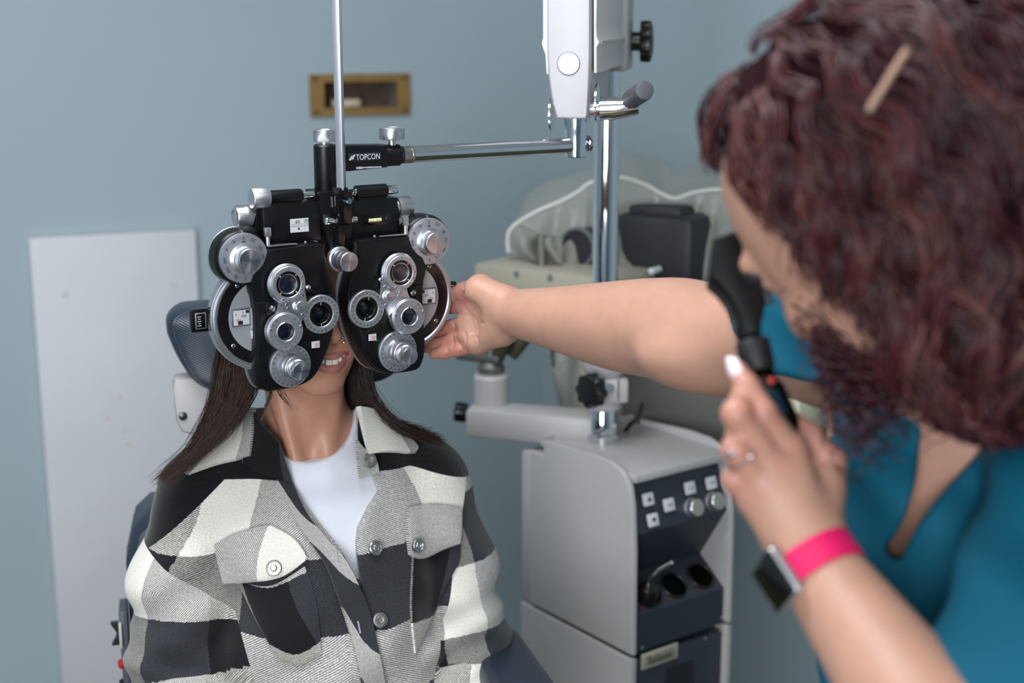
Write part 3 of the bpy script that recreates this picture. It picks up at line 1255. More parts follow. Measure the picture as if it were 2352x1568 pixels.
    for seqp in (pts, pts[::-1]):
        h = []
        for p in seqp:
            while len(h) >= 2 and cross(h[-2], h[-1], p) <= 0:
                h.pop()
            h.append(p)
        hl += h[:-1]
    # pinch the outer side between the rings
    hull = []
    for i, p in enumerate(hl):
        q = hl[(i + 1) % len(hl)]
        hull.append(p)
        dd = math.dist(p, q)
        if dd > 0.015:
            for t in np.linspace(0, 1, 9)[1:-1]:
                m = (p[0] + (q[0] - p[0]) * t, p[1] + (q[1] - p[1]) * t)
                outer = s * m[0] > 0.075
                cx_ = (0.066 * s if outer else m[0])
                k = 0.42 * math.sin(math.pi * t) ** 1.5 if outer else 0
                hull.append((m[0] + (cx_ - m[0]) * k, m[1]))
    arm = obj('turret_arm', MB().prism(hull, -0.0005, 0.0035, 0.0009), M_silver, tu)
    obj('hub_button', MB().lathe([(0.0085, 0.0), (0.0085, 0.0012), (0.0070, 0.0022), (0.0068, 0.0045), (0.0055, 0.0058), (0, 0.0062)], hub, seg=40), M_silver, tu)
    for p in ((X(0.0725), 0.0125), (X(0.0545), 0.0030), (X(0.0535), 0.0255), (X(0.0745), 0.0165)):
        screw((p[0], -0.0005, p[1]), 0.0016, tu)
    # upper: cross cylinder
    jr = obj('cross_cylinder', MB().ring(0.0150, 0.0228, 0.0004, 0.0030, jc, seg=72, bev=0.0006), M_silver, tu)
    obj('grip_ring', MB().ring(0.0190, 0.0236, -0.0020, 0.0012, jc, seg=96, bev=0.0007), M_knurl, tu)
    obj('front_ring', MB().ring(0.0152, 0.0212, 0.003, 0.0070, jc, seg=72, bev=0.0008), M_dial, jr)
    obj('black_ring', MB().ring(0.0122, 0.0153, -0.001, 0.0058, jc, seg=64, bev=0.0003), M_ptube, jr)
    obj('lens_cell', MB().ring(0.0108, 0.0124, -0.004, 0.0045, jc, seg=64), M_silver, jr)
    obj('lens', MB().lathe([(0.0124, 0.0020), (0.009, 0.0027), (0.0045, 0.0032), (0, 0.0034)], jc, seg=48), M_lens, jr)
    sgn = 1 if left else 1
    for i, a in enumerate((0.78, 0.78 + math.pi)):
        obj('minus_dot', MB().lathe([(0.0010, 0), (0.0008, 0.0003), (0, 0.0004)], (jc[0] + 0.0138 * math.sin(a), -0.0058, jc[2] + 0.0138 * math.cos(a)), seg=12), M_orange, jr)
    for i, a in enumerate((-0.78, -0.78 + math.pi)):
        obj('plus_dot', MB().lathe([(0.0008, 0), (0.0006, 0.0003), (0, 0.0004)], (jc[0] + 0.0138 * math.sin(a), -0.0058, jc[2] + 0.0138 * math.cos(a)), seg=12), M_whitedot, jr)
    tb = MB()
    for t, a in (('A', 0.03), ('P', 1.05), ('P', -1.0), ('T', 3.1), ('P', 2.0), ('A', 1.6)):
        tb.text(t, 0.003, (jc[0] + 0.0182 * math.sin(a), -0.00715, jc[2] + 0.0182 * math.cos(a)), rot=-a)
    obj('engraving', tb, M_ink, jr)
    for a in (1.1, -1.0, 2.3, 3.6):
        screw((jc[0] + 0.0186 * math.sin(a), -0.0070, jc[2] + 0.0186 * math.cos(a)), 0.0012, jr)
    obj('knob_screw', MB().lathe([(0.0030, 0), (0.0034, 0.0015), (0.0030, 0.0035), (0.0012, 0.0048), (0, 0.005)], (X(0.0475), -0.0, 0.0350), seg=20), M_chrome, tu)
    # lower: rotary prism
    pr = obj('rotary_prism', MB().ring(0.0100, 0.0225, 0.0004, 0.0040, rc, seg=72, bev=0.0005), M_silver, tu)
    obj('grip_ring', MB().ring(0.0128, 0.0226, 0.004, 0.0094, rc, seg=96, bev=0.0006), M_knurl, pr)
    obj('scale_ring', MB().ring(0.0118, 0.0216, 0.0090, 0.0118, rc, seg=72, bev=0.0008), M_dial, pr)
    tb = MB()
    yy = -0.01195
    for i in range(41):
        a = math.radians(-150 + i * 7.5) + math.pi
        r1 = 0.0158 if i % 5 == 0 else 0.0150
        r = (0.0132 + r1) / 2
        tb.quad((rc[0] + r * math.sin(a), yy, rc[2] + r * math.cos(a)), 0.00025, r1 - 0.0132, rot=-a)
    for i, t in enumerate(('20', '18', '15', '12', '9', '6', '3', '0', '3', '6', '9', '12', '15', '18', '20')):
        a = math.radians(-140 + 20 * i) + math.pi
        tb.text(t, 0.0034, (rc[0] + 0.0182 * math.sin(a), yy, rc[2] + 0.0182 * math.cos(a)), rot=-a, sx=0.8)
    obj('engraving', tb, M_ink, pr)
    obj('lens_bezel', MB().ring(0.0102, 0.0122, 0.0060, 0.0128, rc, seg=64, bev=0.0008), M_silver, pr)
    obj('lens', MB().lathe([(0.0104, 0.0085), (0.008, 0.0092), (0.004, 0.0097), (0, 0.0099)], rc, seg=48), M_lens, pr)
    obj('bore', MB().ring(0.0085, 0.0104, 0.000, 0.0080, rc, seg=48).lathe([(0.0086, 0.0008), (0, 0.0008)], rc, seg=40), M_ptube, pr)
    obj('index_screw', MB().lathe([(0.0018, 0), (0.0018, 0.001), (0, 0.0015)], (rc[0], -0.0118, rc[2] + 0.0112), seg=14), M_chrome, pr)
    for a in (1.3, -1.3):
        screw((rc[0] + 0.0192 * math.sin(a), -0.0118, rc[2] + 0.0192 * math.cos(a)), 0.0013, pr)

    # detent spring at the outer side of the turret
    dt = obj('detent_block', MB().box((X(0.0945), 0.003, 0.014), (0.011, 0.006, 0.016), bevel=0.002), M_black, pho)
    obj('detent_ball', MB().lathe([(0.004, 0), (0.0038, 0.0018), (0.0025, 0.0034), (0, 0.004)], (X(0.0925), 0.0, 0.014), seg=20), M_chrome, dt)
    # upright lever pin
    pin = obj('lever_pin', MB().lathe([(0.0026, 0), (0.0026, 0.0105), (0.0018, 0.0112), (0, 0.0112)], (X(0.0896), 0.012, 0.0855), (0, 0, 1), 24), M_chrome, pho)
    obj('lever_tab', MB().box((X(0.0896), 0.012, 0.1015), (0.0072, 0.006, 0.0105), bevel=0.0008), M_silver, pin)
    obj('lever_strip', MB().box((X(0.072), 0.012, 0.0852), (0.036, 0.006, 0.0012), bevel=0.0003), M_silver, pin)
    screw((X(0.045), 0.007, 0.0865), 0.0016, pho)


unit(-1)
unit(1)

# ---- centre assembly
for s in (-1, 1):
    X = lambda x: s * x
    z0, z1 = (0.0845, 0.1310) if s < 0 else (0.0800, 0.1285)
    bx = obj('slide_case', MB().box((X(0.0515), 0.046, (z0 + z1) / 2), (0.073, 0.038, z1 - z0), bevel=0.0015), M_black, pho)
    # hinge side plate (bent edge)
    obj('side_flange', MB().prism([(X(0.088), z0 - 0.001), (X(0.0945), z0 + 0.004), (X(0.0945), z1 - 0.016), (X(0.088), z1)], 0.036, 0.060, 0.001), M_black, bx)
    if s < 0:
        w0 = PL(665.5, 503, 0.0265)
        w1 = PL(709, 531, 0.0265)
        wc = np.array([(w0[0] + w1[0]) / 2, 0.0268, (w0[1] + w1[1]) / 2])
        ww, wh = w1[0] - w0[0], w0[1] - w1[1]
        fr = obj('scale_window', MB().box(wc, (ww + 0.002, 0.001, wh + 0.002), bevel=0.0003), M_blackgloss, bx)
        obj('scale_card', MB().quad(wc + (0, -0.0007, 0), ww, wh), M_window, fr)
        tb = MB()
        tb.text('60', 0.0058, wc + (-0.0022, -0.0009, wh * 0.27)).text('70', 0.0058, wc + (0.0088, -0.0009, wh * 0.27))
        for i in range(19):
            tb.quad(wc + (-ww / 2 + 0.0015 + i * 0.0012, -0.0009, wh * 0.06), 0.0002, 0.0022 if i % 5 else 0.0032)
        tb.quad(wc + (0, -0.0009, -wh * 0.07), ww, 0.0003)
        tb.add(np.array([(-0.0025, 0, -0.0045), (0.0008, 0, -0.0045), (-0.00085, 0, -0.0012)]) + wc + (0, -0.0009, -0.0006), [(0, 1, 2)])
        obj('scale_print', tb, M_ink, fr)
    else:
        w0 = PL(845, 499, 0.0265)
        w1 = PL(874.5, 511, 0.0265)
        wc = np.array([(w0[0] + w1[0]) / 2, 0.0262, (w0[1] + w1[1]) / 2])
        fr = obj('level_frame', MB().box(wc, (0.034, 0.0025, 0.0135), bevel=0.0006), M_blackgloss, bx)
        obj('level_vial', MB().tube([wc + (-0.0085, -0.0006, 0), wc + (0.0085, -0.0006, 0)], 0.0024, 16), M_level, fr)
        obj('level_bubble', MB().lathe([(0.0016, 0), (0.0011, 0.0005), (0, 0.0006)], wc + (0, -0.0031, 0.0003), seg=16), M_whitedot, fr)
    # adjusting knob at the end of the case
    zk = 0.1165 if s < 0 else 0.1135
    xk = 0.0955
    obj('distance_knob', MB().lathe([(0.010, -0.006), (0.010, 0), (0.0130, 0.0006), (0.0134, 0.0016), (0.0134, 0.0175), (0.0122, 0.0195), (0.0085, 0.0205), (0.0075, 0.0198), (0, 0.0198)], (X(xk), 0.047, zk), (s, 0, 0), kn=56, knurl=(3, 4), kd=0.00045), M_knurl, pho)

# levelling tubes on top
zt = PL(679, 449, 0.032)[1]
tl = obj('levelling_tube', MB().lathe([(0.0070, 0), (0.0080, 0.001), (0.0080, 0.039), (0.0068, 0.0415), (0, 0.0415)], (-0.0785, 0.032, zt), (1, 0, 0), 32), M_black, pho)
obj('saddle', MB().box((-0.0575, 0.034, zt - 0.009), (0.036, 0.012, 0.006), bevel=0.001), M_black, tl)
obj('knob', MB().lathe([(0.0070, 0), (0.0116, 0.0008), (0.0120, 0.0018), (0.0120, 0.0200), (0.0110, 0.0215), (0.0075, 0.0222), (0, 0.0216)], (-0.0785, 0.032, zt), (-1, 0, 0), kn=60, knurl=(2, 3), kd=0.0004), M_knurl, tl)
obj('rod', MB().lathe([(0.0042, 0), (0.0042, 0.016)], (-0.0375, 0.032, zt), (1, 0, 0), 24), M_chrome, tl)
zt2 = PL(866, 438, 0.032)[1]
tr = obj('levelling_tube', MB().lathe([(0.0070, 0), (0.0082, 0.001), (0.0082, 0.041), (0.0070, 0.0425), (0, 0.0425)], (0.0325, 0.032, zt2), (1, 0, 0), 32), M_black, pho)
obj('saddle', MB().box((0.0540, 0.034, zt2 - 0.009), (0.040, 0.012, 0.006), bevel=0.001), M_black, tr)
obj('rod', MB().lathe([(0.0042, 0), (0.0042, 0.012), (0.0052, 0.0125), (0.0052, 0.016)], (0.0175, 0.032, zt2), (1, 0, 0), 24), M_chrome, tr)
obj('end_cap', MB().lathe([(0.0056, 0), (0.0056, 0.0135), (0.005, 0.0145), (0, 0.0145)], (0.0748, 0.032, zt2), (1, 0, 0), 24), M_chrome, tr)

# fork
c4 = lambda l, ly: [PL(540 + x / 4.9, 280 + y / 4.9, ly) for x, y in l]
fk = obj('centre_fork', MB().prism(c4([(940, 790), (1100, 775), (1325, 785), (1332, 1180), (1300, 1440), (1230, 1560), (1140, 1560), (1075, 1480), (1000, 1190), (955, 900)], 0.022), 0.022, 0.060, 0.002), M_black, pho)
obj('front_prong', MB().prism(c4([(1155, 790), (1175, 772), (1315, 785), (1328, 800), (1328, 1130), (1300, 1165), (1200, 1165), (1165, 1100)], 0.010), 0.010, 0.026, 0.002), M_blackgloss, fk)
lo = c4([(1110, 1200), (1240, 1200), (1250, 1330), (1210, 1480), (1150, 1480), (1115, 1360)], 0.019)
obj('web', MB().prism(lo, 0.0185, 0.026, 0.0015), M_blackgloss, fk)
q = PL(540 + 1060 / 4.9, 280 + 1115 / 4.9, 0.012)
obj('fork_screw', MB().lathe([(0.0044, 0), (0.0046, 0.0006), (0.0046, 0.0095), (0.0040, 0.0105), (0, 0.0105)], (q[0] + 0.006, 0.016, q[1]), (-1, -0.25, 0), 28), M_chrome, fk)
q = PL(540 + 1345 / 4.9, 280 + 1100 / 4.9, 0.016)
obj('fork_screw', MB().lathe([(0.0046, 0), (0.0046, 0.006), (0.0040, 0.0068), (0, 0.0068)], (q[0] - 0.003, 0.018, q[1]), (1, 0, 0), 28), M_chrome, fk)
obj('fork_spindle', MB().lathe([(0.0032, 0), (0.0032, 0.034)], (q[0] - 0.032, 0.018, q[1]), (1, 0, 0), 20), M_chrome, fk)
q = PL(540 + 1290 / 4.9, 280 + 892 / 4.9, 0.0)
st = obj('lock_stud', MB().lathe([(0.0034, -0.012), (0.0034, 0.0), (0.0030, 0.0006)], (q[0], 0.0, q[1]), (0.12, -1, 0), 24), M_chrome, fk)
obj('stud_face', MB().lathe([(0.0031, 0.0004), (0.0029, 0.0008), (0, 0.0009)], (q[0], 0.0, q[1]), (0.12, -1, 0), 24), mat('blue_face', (48, 98, 112), 0.3), st)
obj('fork_rivet', MB().lathe([(0.0032, 0), (0.0030, 0.001), (0, 0.0012)], (PL(780, 527, 0.018)[0], 0.018, PL(780, 527, 0.018)[1]), seg=20), mat('dark_steel', (60, 60, 62), 0.3, 0.9), fk)
for i, (x, z0, z1) in enumerate(((1085, 840, 960), (1120, 1180, 1360))):
    a = PL(540 + x / 4.9, 280 + z0 / 4.9, 0.0215)
    b = PL(540 + (x + 8) / 4.9, 280 + z1 / 4.9, 0.0215)
    obj('worn_edge', MB().quad(((a[0] + b[0]) / 2, 0.0216, (a[1] + b[1]) / 2), 0.0026 if i == 0 else 0.0006, a[1] - b[1], rot=0.05), M_silver, fk)
# central vertex knob
q = PL(800, 604, -0.010)
ck = (0.0035, 0, q[1] + 0.001)
kb = obj('centre_knob', MB().lathe([(0.0140, -0.024), (0.0152, -0.022), (0.0152, -0.017), (0.0140, -0.0155), (0.0128, -0.0150), (0.0128, -0.0120), (0.0118, -0.0105)], ck, seg=64), M_silver, pho)
obj('knob_grip', MB().lathe([(0.0118, -0.0110), (0.0122, -0.0100), (0.0122, -0.0020), (0.0115, -0.0010), (0.0118, 0.0), (0.0118, 0.0085), (0.0110, 0.0095)], ck, kn=64, knurl=(1, 2), kd=0.0004), M_knurl, kb)
obj('knob_face', MB().lathe([(0.0111, 0.0094), (0.0109, 0.0098), (0.005, 0.0099), (0, 0.0099)], ck, seg=64), M_spun, kb)

# post, mounting block, clamp
zp0 = PL(760, 436, 0.045)[1]
zp1 = PL(745, 331, 0.045)[1]
px, py = 0.0005, 0.045
po = obj('mounting_post', MB().lathe([(0.0125, -0.006), (0.0132, 0.0), (0.0136, 0.001), (0.0136, zp1 - zp0 - 0.002), (0.0120, zp1 - zp0), (0, zp1 - zp0)], (px, py, zp0), (0, 0, 1), 48), M_black, pho)
obj('post_knob', MB().lathe([(0.0065, -0.001), (0.0065, 0.0025), (0.0130, 0.0032), (0.0134, 0.0045), (0.0134, 0.0160), (0.0125, 0.0172), (0.0105, 0.0172), (0.0100, 0.0165), (0, 0.0165)], (px, py, zp1), (0, 0, 1), kn=64, knurl=(3, 4), kd=0.0004), M_knurl, po)
obj('post_plate', MB().box((0.006, 0.042, zp0 - 0.0015), (0.046, 0.028, 0.003), bevel=0.001), M_black, po)
yb = 0.033
xa = 0.006
xb = PL(891, 360, yb)[0]
zt_ = PL(830, 331, yb)[1]
zb_ = PL(850, 392, yb)[1]
zb2 = PL(890, 386, yb)[1]
blk = obj('mounting_block', MB().prism([(xa, zb_), (xb, zb2 + 0.001), (xb, zt_ - 0.0025), (xa, zt_)], yb, yb + 0.026, 0.0015, back_bevel=True), M_black, po)
zc = PL(905, 356, 0.046)[1]
xc1 = PL(926, 356, yb + 0.002)[0]
obj('clamp_sleeve', MB().lathe([(0.0125, -0.002), (0.0132, 0.0005), (0.0132, xc1 - xb - 0.001), (0.0122, xc1 - xb), (0, xc1 - xb)], (xb, 0.046, zc), (1, 0, 0), 40), M_black, po)
xk = PL(900, 310, 0.046)[0]
zk = PL(900, 328, 0.046)[1]
obj('clamp_knob', MB().lathe([(0.0050, -0.004), (0.0050, 0.0030), (0.0075, 0.0035), (0.0150, 0.0045), (0.0156, 0.0060), (0.0156, 0.0175), (0.0148, 0.0187), (0.0125, 0.0187), (0.0120, 0.0182), (0, 0.0182)], (xk, 0.046, zk), (0, 0, 1), kn=70, knurl=(4, 5), kd=0.0004), M_knurl, po)
a = PL(540 + 1270 / 4.9, 280 + 388 / 4.9, yb)
b = PL(540 + 1636 / 4.9, 280 + 388 / 4.9, yb)
zc_ = PL(540 + 1455 / 4.9, 280 + 392 / 4.9, yb)[1]
xm = (a[0] + b[0]) / 2
npl = obj('name_plate', MB().box((xm, yb - 0.0002, zc_), (b[0] - a[0], 0.001, 0.0098), bevel=0.0003), mat('nameplate', (44, 46, 54), 0.4, 0.3), blk)
tb = MB().text('TOPCON', 0.0095, (xm + 0.0045, yb - 0.0009, zc_), sx=0.80)
lx = a[0] + 0.0055
for i, (dx, dz, h) in enumerate(((-0.0018, -0.0006, 0.0045), (0.0012, 0.0004, 0.0055))):
    tb.add([(lx + dx - 0.0030, yb - 0.0009, zc_ + dz - 0.0024), (lx + dx - 0.0004, yb - 0.0009, zc_ + dz - 0.0030), (lx + dx + 0.0012, yb - 0.0009, zc_ + dz - 0.0002), (lx + dx - 0.0022, yb - 0.0009, zc_ + dz - 0.0002)], [(0, 1, 2, 3)])
    tb.add([(lx + dx - 0.0018, yb - 0.0009, zc_ + dz + 0.0003), (lx + dx + 0.0014, yb - 0.0009, zc_ + dz + 0.0003), (lx + dx + 0.0030, yb - 0.0009, zc_ + dz + 0.0028), (lx + dx + 0.0004, yb - 0.0009, zc_ + dz + 0.0026)], [(0, 1, 2, 3)])
obj('lettering', tb, mat('silver_print', (225, 226, 230), 0.4), npl)
a = PL(540 + 1362 / 4.9, 280 + 515 / 4.9, yb)
b = PL(540 + 1650 / 4.9, 280 + 503 / 4.9, yb)
rs = random.Random(4)
n = 14
up_, dn_ = [], []
for i in range(n):
    t = i / (n - 1)
    x = a[0] + (b[0] - a[0]) * t
    zz = a[1] + (b[1] - a[1]) * t
    wd = (0.0022 if t < 0.25 else 0.0012) * (0.7 + 0.5 * rs.random())
    up_.append((x, zz + wd * 0.6))
    dn_.append((x, zz - wd))
obj('paint_chip', MB().prism(up_ + dn_[::-1], yb - 0.0002, yb + 0.001), mat('bare_metal', (190, 192, 200), 0.5, 0.3), blk)
# reading rod, swung up
zr = PL(786, 436, 0.0)[1]
rr = rotz(R_(-47))
rx_ = PL(778, 200, 0.002)[0]
rd = obj('reading_rod', MB().box((rx_, 0.002, zr + 0.26), (0.0088, 0.0088, 0.52), rr, bevel=0.0005), mat('brushed_rod', (190, 191, 202), 0.34, 0.75, bump=0.02, bscale=800), pho)
obj('rod_socket', MB().box((rx_, 0.006, zr - 0.002), (0.014, 0.018, 0.010), bevel=0.002), M_black, rd)

# ------------------------------------------------------------------ instrument stand (console, pole, arm)
M_beige = mat('beige_enamel', (180, 177, 178), 0.42, bump=0.05, bscale=700, var=0.02, vscale=5)
M_white = mat('white_enamel', (192, 189, 193), 0.38, bump=0.12, bscale=600)
M_cream = mat('cream_plastic', (205, 198, 182), 0.5)
M_navy = mat('navy_panel', (42, 48, 60), 0.45, bump=0.08, bscale=900)
M_dark = mat('dark_recess', (20, 21, 25), 0.5)
M_blackplastic = mat('black_plastic', (16, 16, 17), 0.3)
M_greygrip = mat('grey_grip', (82, 84, 90), 0.5)
CZ = 0.8905
CXV = np.array([0.8, 0.6, 0])
CYV = np.array([-0.6, 0.8, 0])
CFL = np.array([0.1936, 2.1116, 0.0])
st = empty('instrument_stand', CFL, math.atan2(0.6, 0.8))
tag(st, 'beige and navy instrument console with chrome pole and arm carrying the refraction head', 'instrument stand')


def KL(u, v, ly=0.0):
    r = P(u, v, 1) - CAM
    t = ((CFL - CAM) @ CYV + ly) / (r @ CYV)
    q = CAM + r * t - CFL
    return float(q @ CXV), float(q[2])


def cc(x, y, ly=0.0):
    return KL(1200 + x / 2.579, 960 + y / 2.579, ly)


def sl(q):
    """world -> stand coordinates"""
    q = np.asarray(q) - CFL
    return np.array([q @ CXV, q @ CYV, q[2]])


def yz_prism(poly, x0, x1, bevel=0.0):
    """(y,z) outline extruded along x"""
    return MB().prism([(a, b) for a, b in poly], x0, x1, bevel, frame=((0, 0, 0), (0, 1, 0), (1, 0, 0), (0, 0, 1)), back_bevel=True)


W, D = 0.202, 0.255
# side cheeks: rounded upper front corner
cheek = [(0.245, CZ - 0.022), (0.215, CZ - 0.004)]
cheek = [(D, 0.595), (D, CZ - 0.02), (D - 0.035, CZ - 0.019), (D - 0.036, CZ + 0.006), (0.10, CZ + 0.014), (0.05, CZ + 0.013), (0.02, CZ + 0.004), (0.004, CZ - 0.018), (-0.003, CZ - 0.05), (-0.008, CZ - 0.12), (-0.010, 0.595)]
for x0, nm in ((-0.012, 'side_cheek'), (W, 'side_cheek')):
    o = obj(nm, yz_prism(cheek, x0, x0 + 0.012, 0.003), M_beige, st)
obj('rear_strip', MB().box((W / 2, D + 0.012, (0.595 + CZ - 0.025) / 2), (W + 0.022, 0.030, CZ - 0.025 - 0.595), bevel=0.004), M_beige, st)
low = [(D + 0.027, 0.0), (D + 0.027, 0.588), (-0.010, 0.588), (-0.010, 0.06), (0.01, 0.0)]
for x0 in (-0.012, W):
    obj('lower_cheek', yz_prism(low, x0, x0 + 0.012, 0.002), M_beige, st)
obj('base', MB().box((W / 2, D / 2 + 0.01, 0.29), (W - 0.001, D + 0.02, 0.578), bevel=0.002), M_navy, st)
# tray top
tr = obj('tray', MB().box((W / 2, D / 2 - 0.002, CZ - 0.006), (W - 0.001, D - 0.016, 0.012), bevel=0.003), M_beige, st)
obj('tray_lip', MB().box((W / 2, D - 0.02, CZ + 0.006), (W, 0.006, 0.014), bevel=0.002), M_beige, tr)
obj('front_lip', MB().box((W / 2, 0.008, CZ - 0.008), (W - 0.001, 0.010, 0.014), bevel=0.003), M_beige, tr)
# front profile: control panel, recess, holster deck, front panel
prof = [(0.025, CZ - 0.016), (0.0, CZ - 0.099), (0.058, CZ - 0.192), (0.0, CZ - 0.236), (0.0, CZ - 0.299), (0.12, CZ - 0.299), (0.12, CZ - 0.016)]
obj('front_moulding', yz_prism(prof, 0.001, W - 0.001), M_navy, st)
# control panel frame
pa = np.array([0, 0.025, CZ - 0.016])
pb = np.array([0, 0.0, CZ - 0.099])
pu = nrm(pa - pb)
pn = np.array([0, -pu[2], pu[1]])
if pn[1] > 0:
    pn = -pn


def on_panel(x, y, a, up, n, off=0.0):
    """crop pixel -> point on the slanted panel through a spanned by x and up"""
    r = P(1200 + x / 2.579, 960 + y / 2.579, 1) - CAM
    r = np.array([r @ CXV, r @ CYV, r[2]])
    c = sl(CAM)
    t = ((a - c) @ n + off) / (r @ n)
    return c + r * t


btn_rot = [(745, 480, '▲'), (773, 603, '▼'), (868, 513, 'MAN'), (992, 412, 'AUX'), (1118, 382, 'OFF')]
M_key = mat('key_white', (205, 205, 210), 0.45)
for x, y, t in btn_rot:
    q = on_panel(x, y, pa, pu, pn, 0.004)
    Rm = np.c_[np.array([1.0, 0, 0]), pn, pu]
    b = obj('push_button', MB().box(q - pn * 0.001, (0.021, 0.008, 0.021), Rm, bevel=0.002), M_key, st)
    obj('button_bezel', MB().box(q - pn * 0.0045, (0.025, 0.005, 0.025), Rm, bevel=0.001), M_dark, b)
    tb = MB()
    f = q + pn * 0.0033
    if t in '▲▼':
        sg = 1 if t == '▲' else -1
        tri = [(-0.005, -0.003 * sg), (0.005, -0.003 * sg), (0, 0.004 * sg)]
        if sg < 0:
            tri = tri[::-1]
        tb.add([f + np.array([a, 0, 0]) + pu * c for a, c in tri], [(0, 1, 2)])
    else:
        tb.text(t, 0.0062, f, (1, 0, 0), pu, sx=0.85)
    obj('key_legend', tb, M_ink, b)
M_knobface = mat('knob_cream', (170, 170, 158), 0.35, 0.6)
for x, y in ((1040, 530), (1165, 492)):
    q = on_panel(x, y, pa, pu, pn, 0.018)
    k = obj('rotary_knob', MB().lathe([(0.016, -0.019), (0.016, -0.014), (0.0145, -0.013), (0.0145, -0.001), (0.0135, 0.0)], q, pn, 40), M_silver, st)
    obj('knob_cap', MB().lathe([(0.0136, -0.0002), (0.0130, 0.0008), (0.006, 0.0011), (0, 0.0011)], q, pn, 40), M_knobface, k)
screwq = on_panel(1130, 292, pa, pu, pn, 0.0)
obj('panel_screw', MB().lathe([(0.003, 0), (0.0028, 0.001), (0, 0.0012)], screwq, pn, 12), M_dark, st)
# holster deck
da = np.array([0, 0.058, CZ - 0.192])
db = np.array([0, 0.0, CZ - 0.236])
du = nrm(da - db)
dn = np.array([0, -du[2], du[1]])
if dn[2] < 0:
    dn = -dn
M_led = mat('red_led', (96, 22, 26), 0.3)
for i, (x, y) in enumerate(((742, 1040), (893, 990), (1052, 935))):
    q = on_panel(x, y, da, du, dn, 0.0)
    h = obj('holster', MB().ring(0.0215, 0.0255, -0.002, 0.0035, q, dn, 40, 0.0012), M_blackplastic, st)
    obj('holster_bore', MB().lathe([(0.0218, 0.0006), (0, 0.0006)], q, dn, 40), mat('bore_black', (4, 4, 5), 0.9, spec=0.1), h)
for x, y in ((712, 1122), (880, 1068), (1042, 1013)):
    q = on_panel(x, y, da, du, dn, 0.0)
    obj('indicator', MB().lathe([(0.0035, -0.001), (0.0035, 0.001), (0.002, 0.0018), (0, 0.002)], q, dn, 14), M_led, st)
# lower front: seam, name plate, opening
q = cc(838, 1422, -0.012)
npz = q[1]
pl = obj('maker_plate', MB().box((q[0], -0.0015, npz), (0.079, 0.004, 0.027), bevel=0.001), mat('plate_cream', (186, 180, 160), 0.4, 0.2), st)
obj('plate_field', MB().box((q[0] - 0.001, -0.0037, npz), (0.066, 0.001, 0.018), bevel=0.0003), mat('plate_field', (150, 146, 132), 0.4, 0.2), pl)
obj('lettering', MB().text('Reliance', 0.0195, (q[0] - 0.001, -0.0045, npz), sx=0.78), M_ink, pl)
q0 = cc(850, 1500)
q1 = cc(1010, 1430)
obj('door_opening', MB().box(((q0[0] + q1[0]) / 2, 0.002, q1[1] - 0.25), (q1[0] - q0[0], 0.012, 0.5), bevel=0.002), M_dark, st)
for x, y in ((1082, 1305), (710, 1360), (1180, 1180), (1172, 1255)):
    q = cc(x, y)
    obj('panel_screw', MB().lathe([(0.003, 0), (0.0028, 0.001), (0, 0.0012)], (q[0], -0.0002, q[1]), (0, -1, 0), 12), M_silver, st)

# pole
pc = sl(P(1384, 1010, 2.4))
PX, PY = pc[0], pc[1]
RP = 0.0208
pole = obj('pole', MB().lathe([(RP, 0), (RP, 1.15)], (PX, PY, CZ), (0, 0, 1), 48), M_chrome, st)
obj('pole_flange', MB().lathe([(0.0285, 0.0), (0.0285, 0.012), (0.026, 0.015), (0.0245, 0.016), (0.0240, 0.055), (0.0225, 0.058)], (PX, PY, CZ), (0, 0, 1), 48), M_chrome, pole)


def poleq(u, v, back=0.0):
    """pixel -> stand coordinates at the pole's distance (plane facing the camera through the pole)"""
    c = CFL + CXV * PX + CYV * PY
    r = P(u, v, 1) - CAM
    t = (c[1] + back) / r[1]
    return sl(CAM + r * t)


# clamp collar with black star knob
q = poleq(1390, 900)
Rw = np.c_[[0.8, -0.6, 0], [0.6, 0.8, 0], [0, 0, 1.0]]       # world axes in stand coordinates
cl = obj('clamp_collar', MB().lathe([(0.026, 0), (0.030, 0.003), (0.030, 0.055), (0.0265, 0.058)], (PX, PY, poleq(1390, 938)[2]), (0, 0, 1), 40), M_beige, st)
obj('clamp_jaw', MB().box(poleq(1413, 895, -0.022), (0.042, 0.024, 0.040), Rw, bevel=0.004), M_beige, cl)
obj('jaw_split', MB().box(poleq(1420, 895, -0.036), (0.0015, 0.003, 0.036), Rw), M_dark, cl)
# star knob
kq = poleq(1358, 897, -0.062)
ax = nrm(Rw @ np.array([-0.75, -0.66, 0.05]))
x_, y_, _ = basis(ax)
star = MB()
n = 72
rings = []
for h, f in ((-0.011, 0.86), (-0.008, 1.0), (0.007, 1.0), (0.011, 0.88), (0.0125, 0.5), (0.0125, 0.0)):
    row = []
    for k in range(n):
        t = 2 * math.pi * k / n
        r = 0.0275 * f * (1 + (0.085 * math.cos(8 * t) if f > 0.8 else 0))
        row.append(kq + ax * h + r * (math.cos(t) * x_ + math.sin(t) * y_))
    rings.append(row)
star.grid(np.array(rings), closed_v=True)
sk = obj('star_knob', star, M_blackplastic, cl)
obj('knob_stem', MB().tube([kq - ax * 0.011, kq - ax * 0.045], 0.008, 20), M_silver, cl)
# hub above (arm bearing)
z0h, z1h = poleq(1390, 860)[2], poleq(1390, 800)[2]
obj('arm_bearing', MB().lathe([(0.030, 0), (0.0325, 0.004), (0.037, 0.02), (0.045, z1h - z0h), (0.045, z1h - z0h + 0.03), (0.022, z1h - z0h + 0.035)], (PX, PY, z0h), (0, 0, 1), 40), M_beige, st)

# ---- upper arm: chrome bar, joint, white housing
A0 = PL(928, 356, 0.046)
A1 = PL(1322, 342, 0.046)


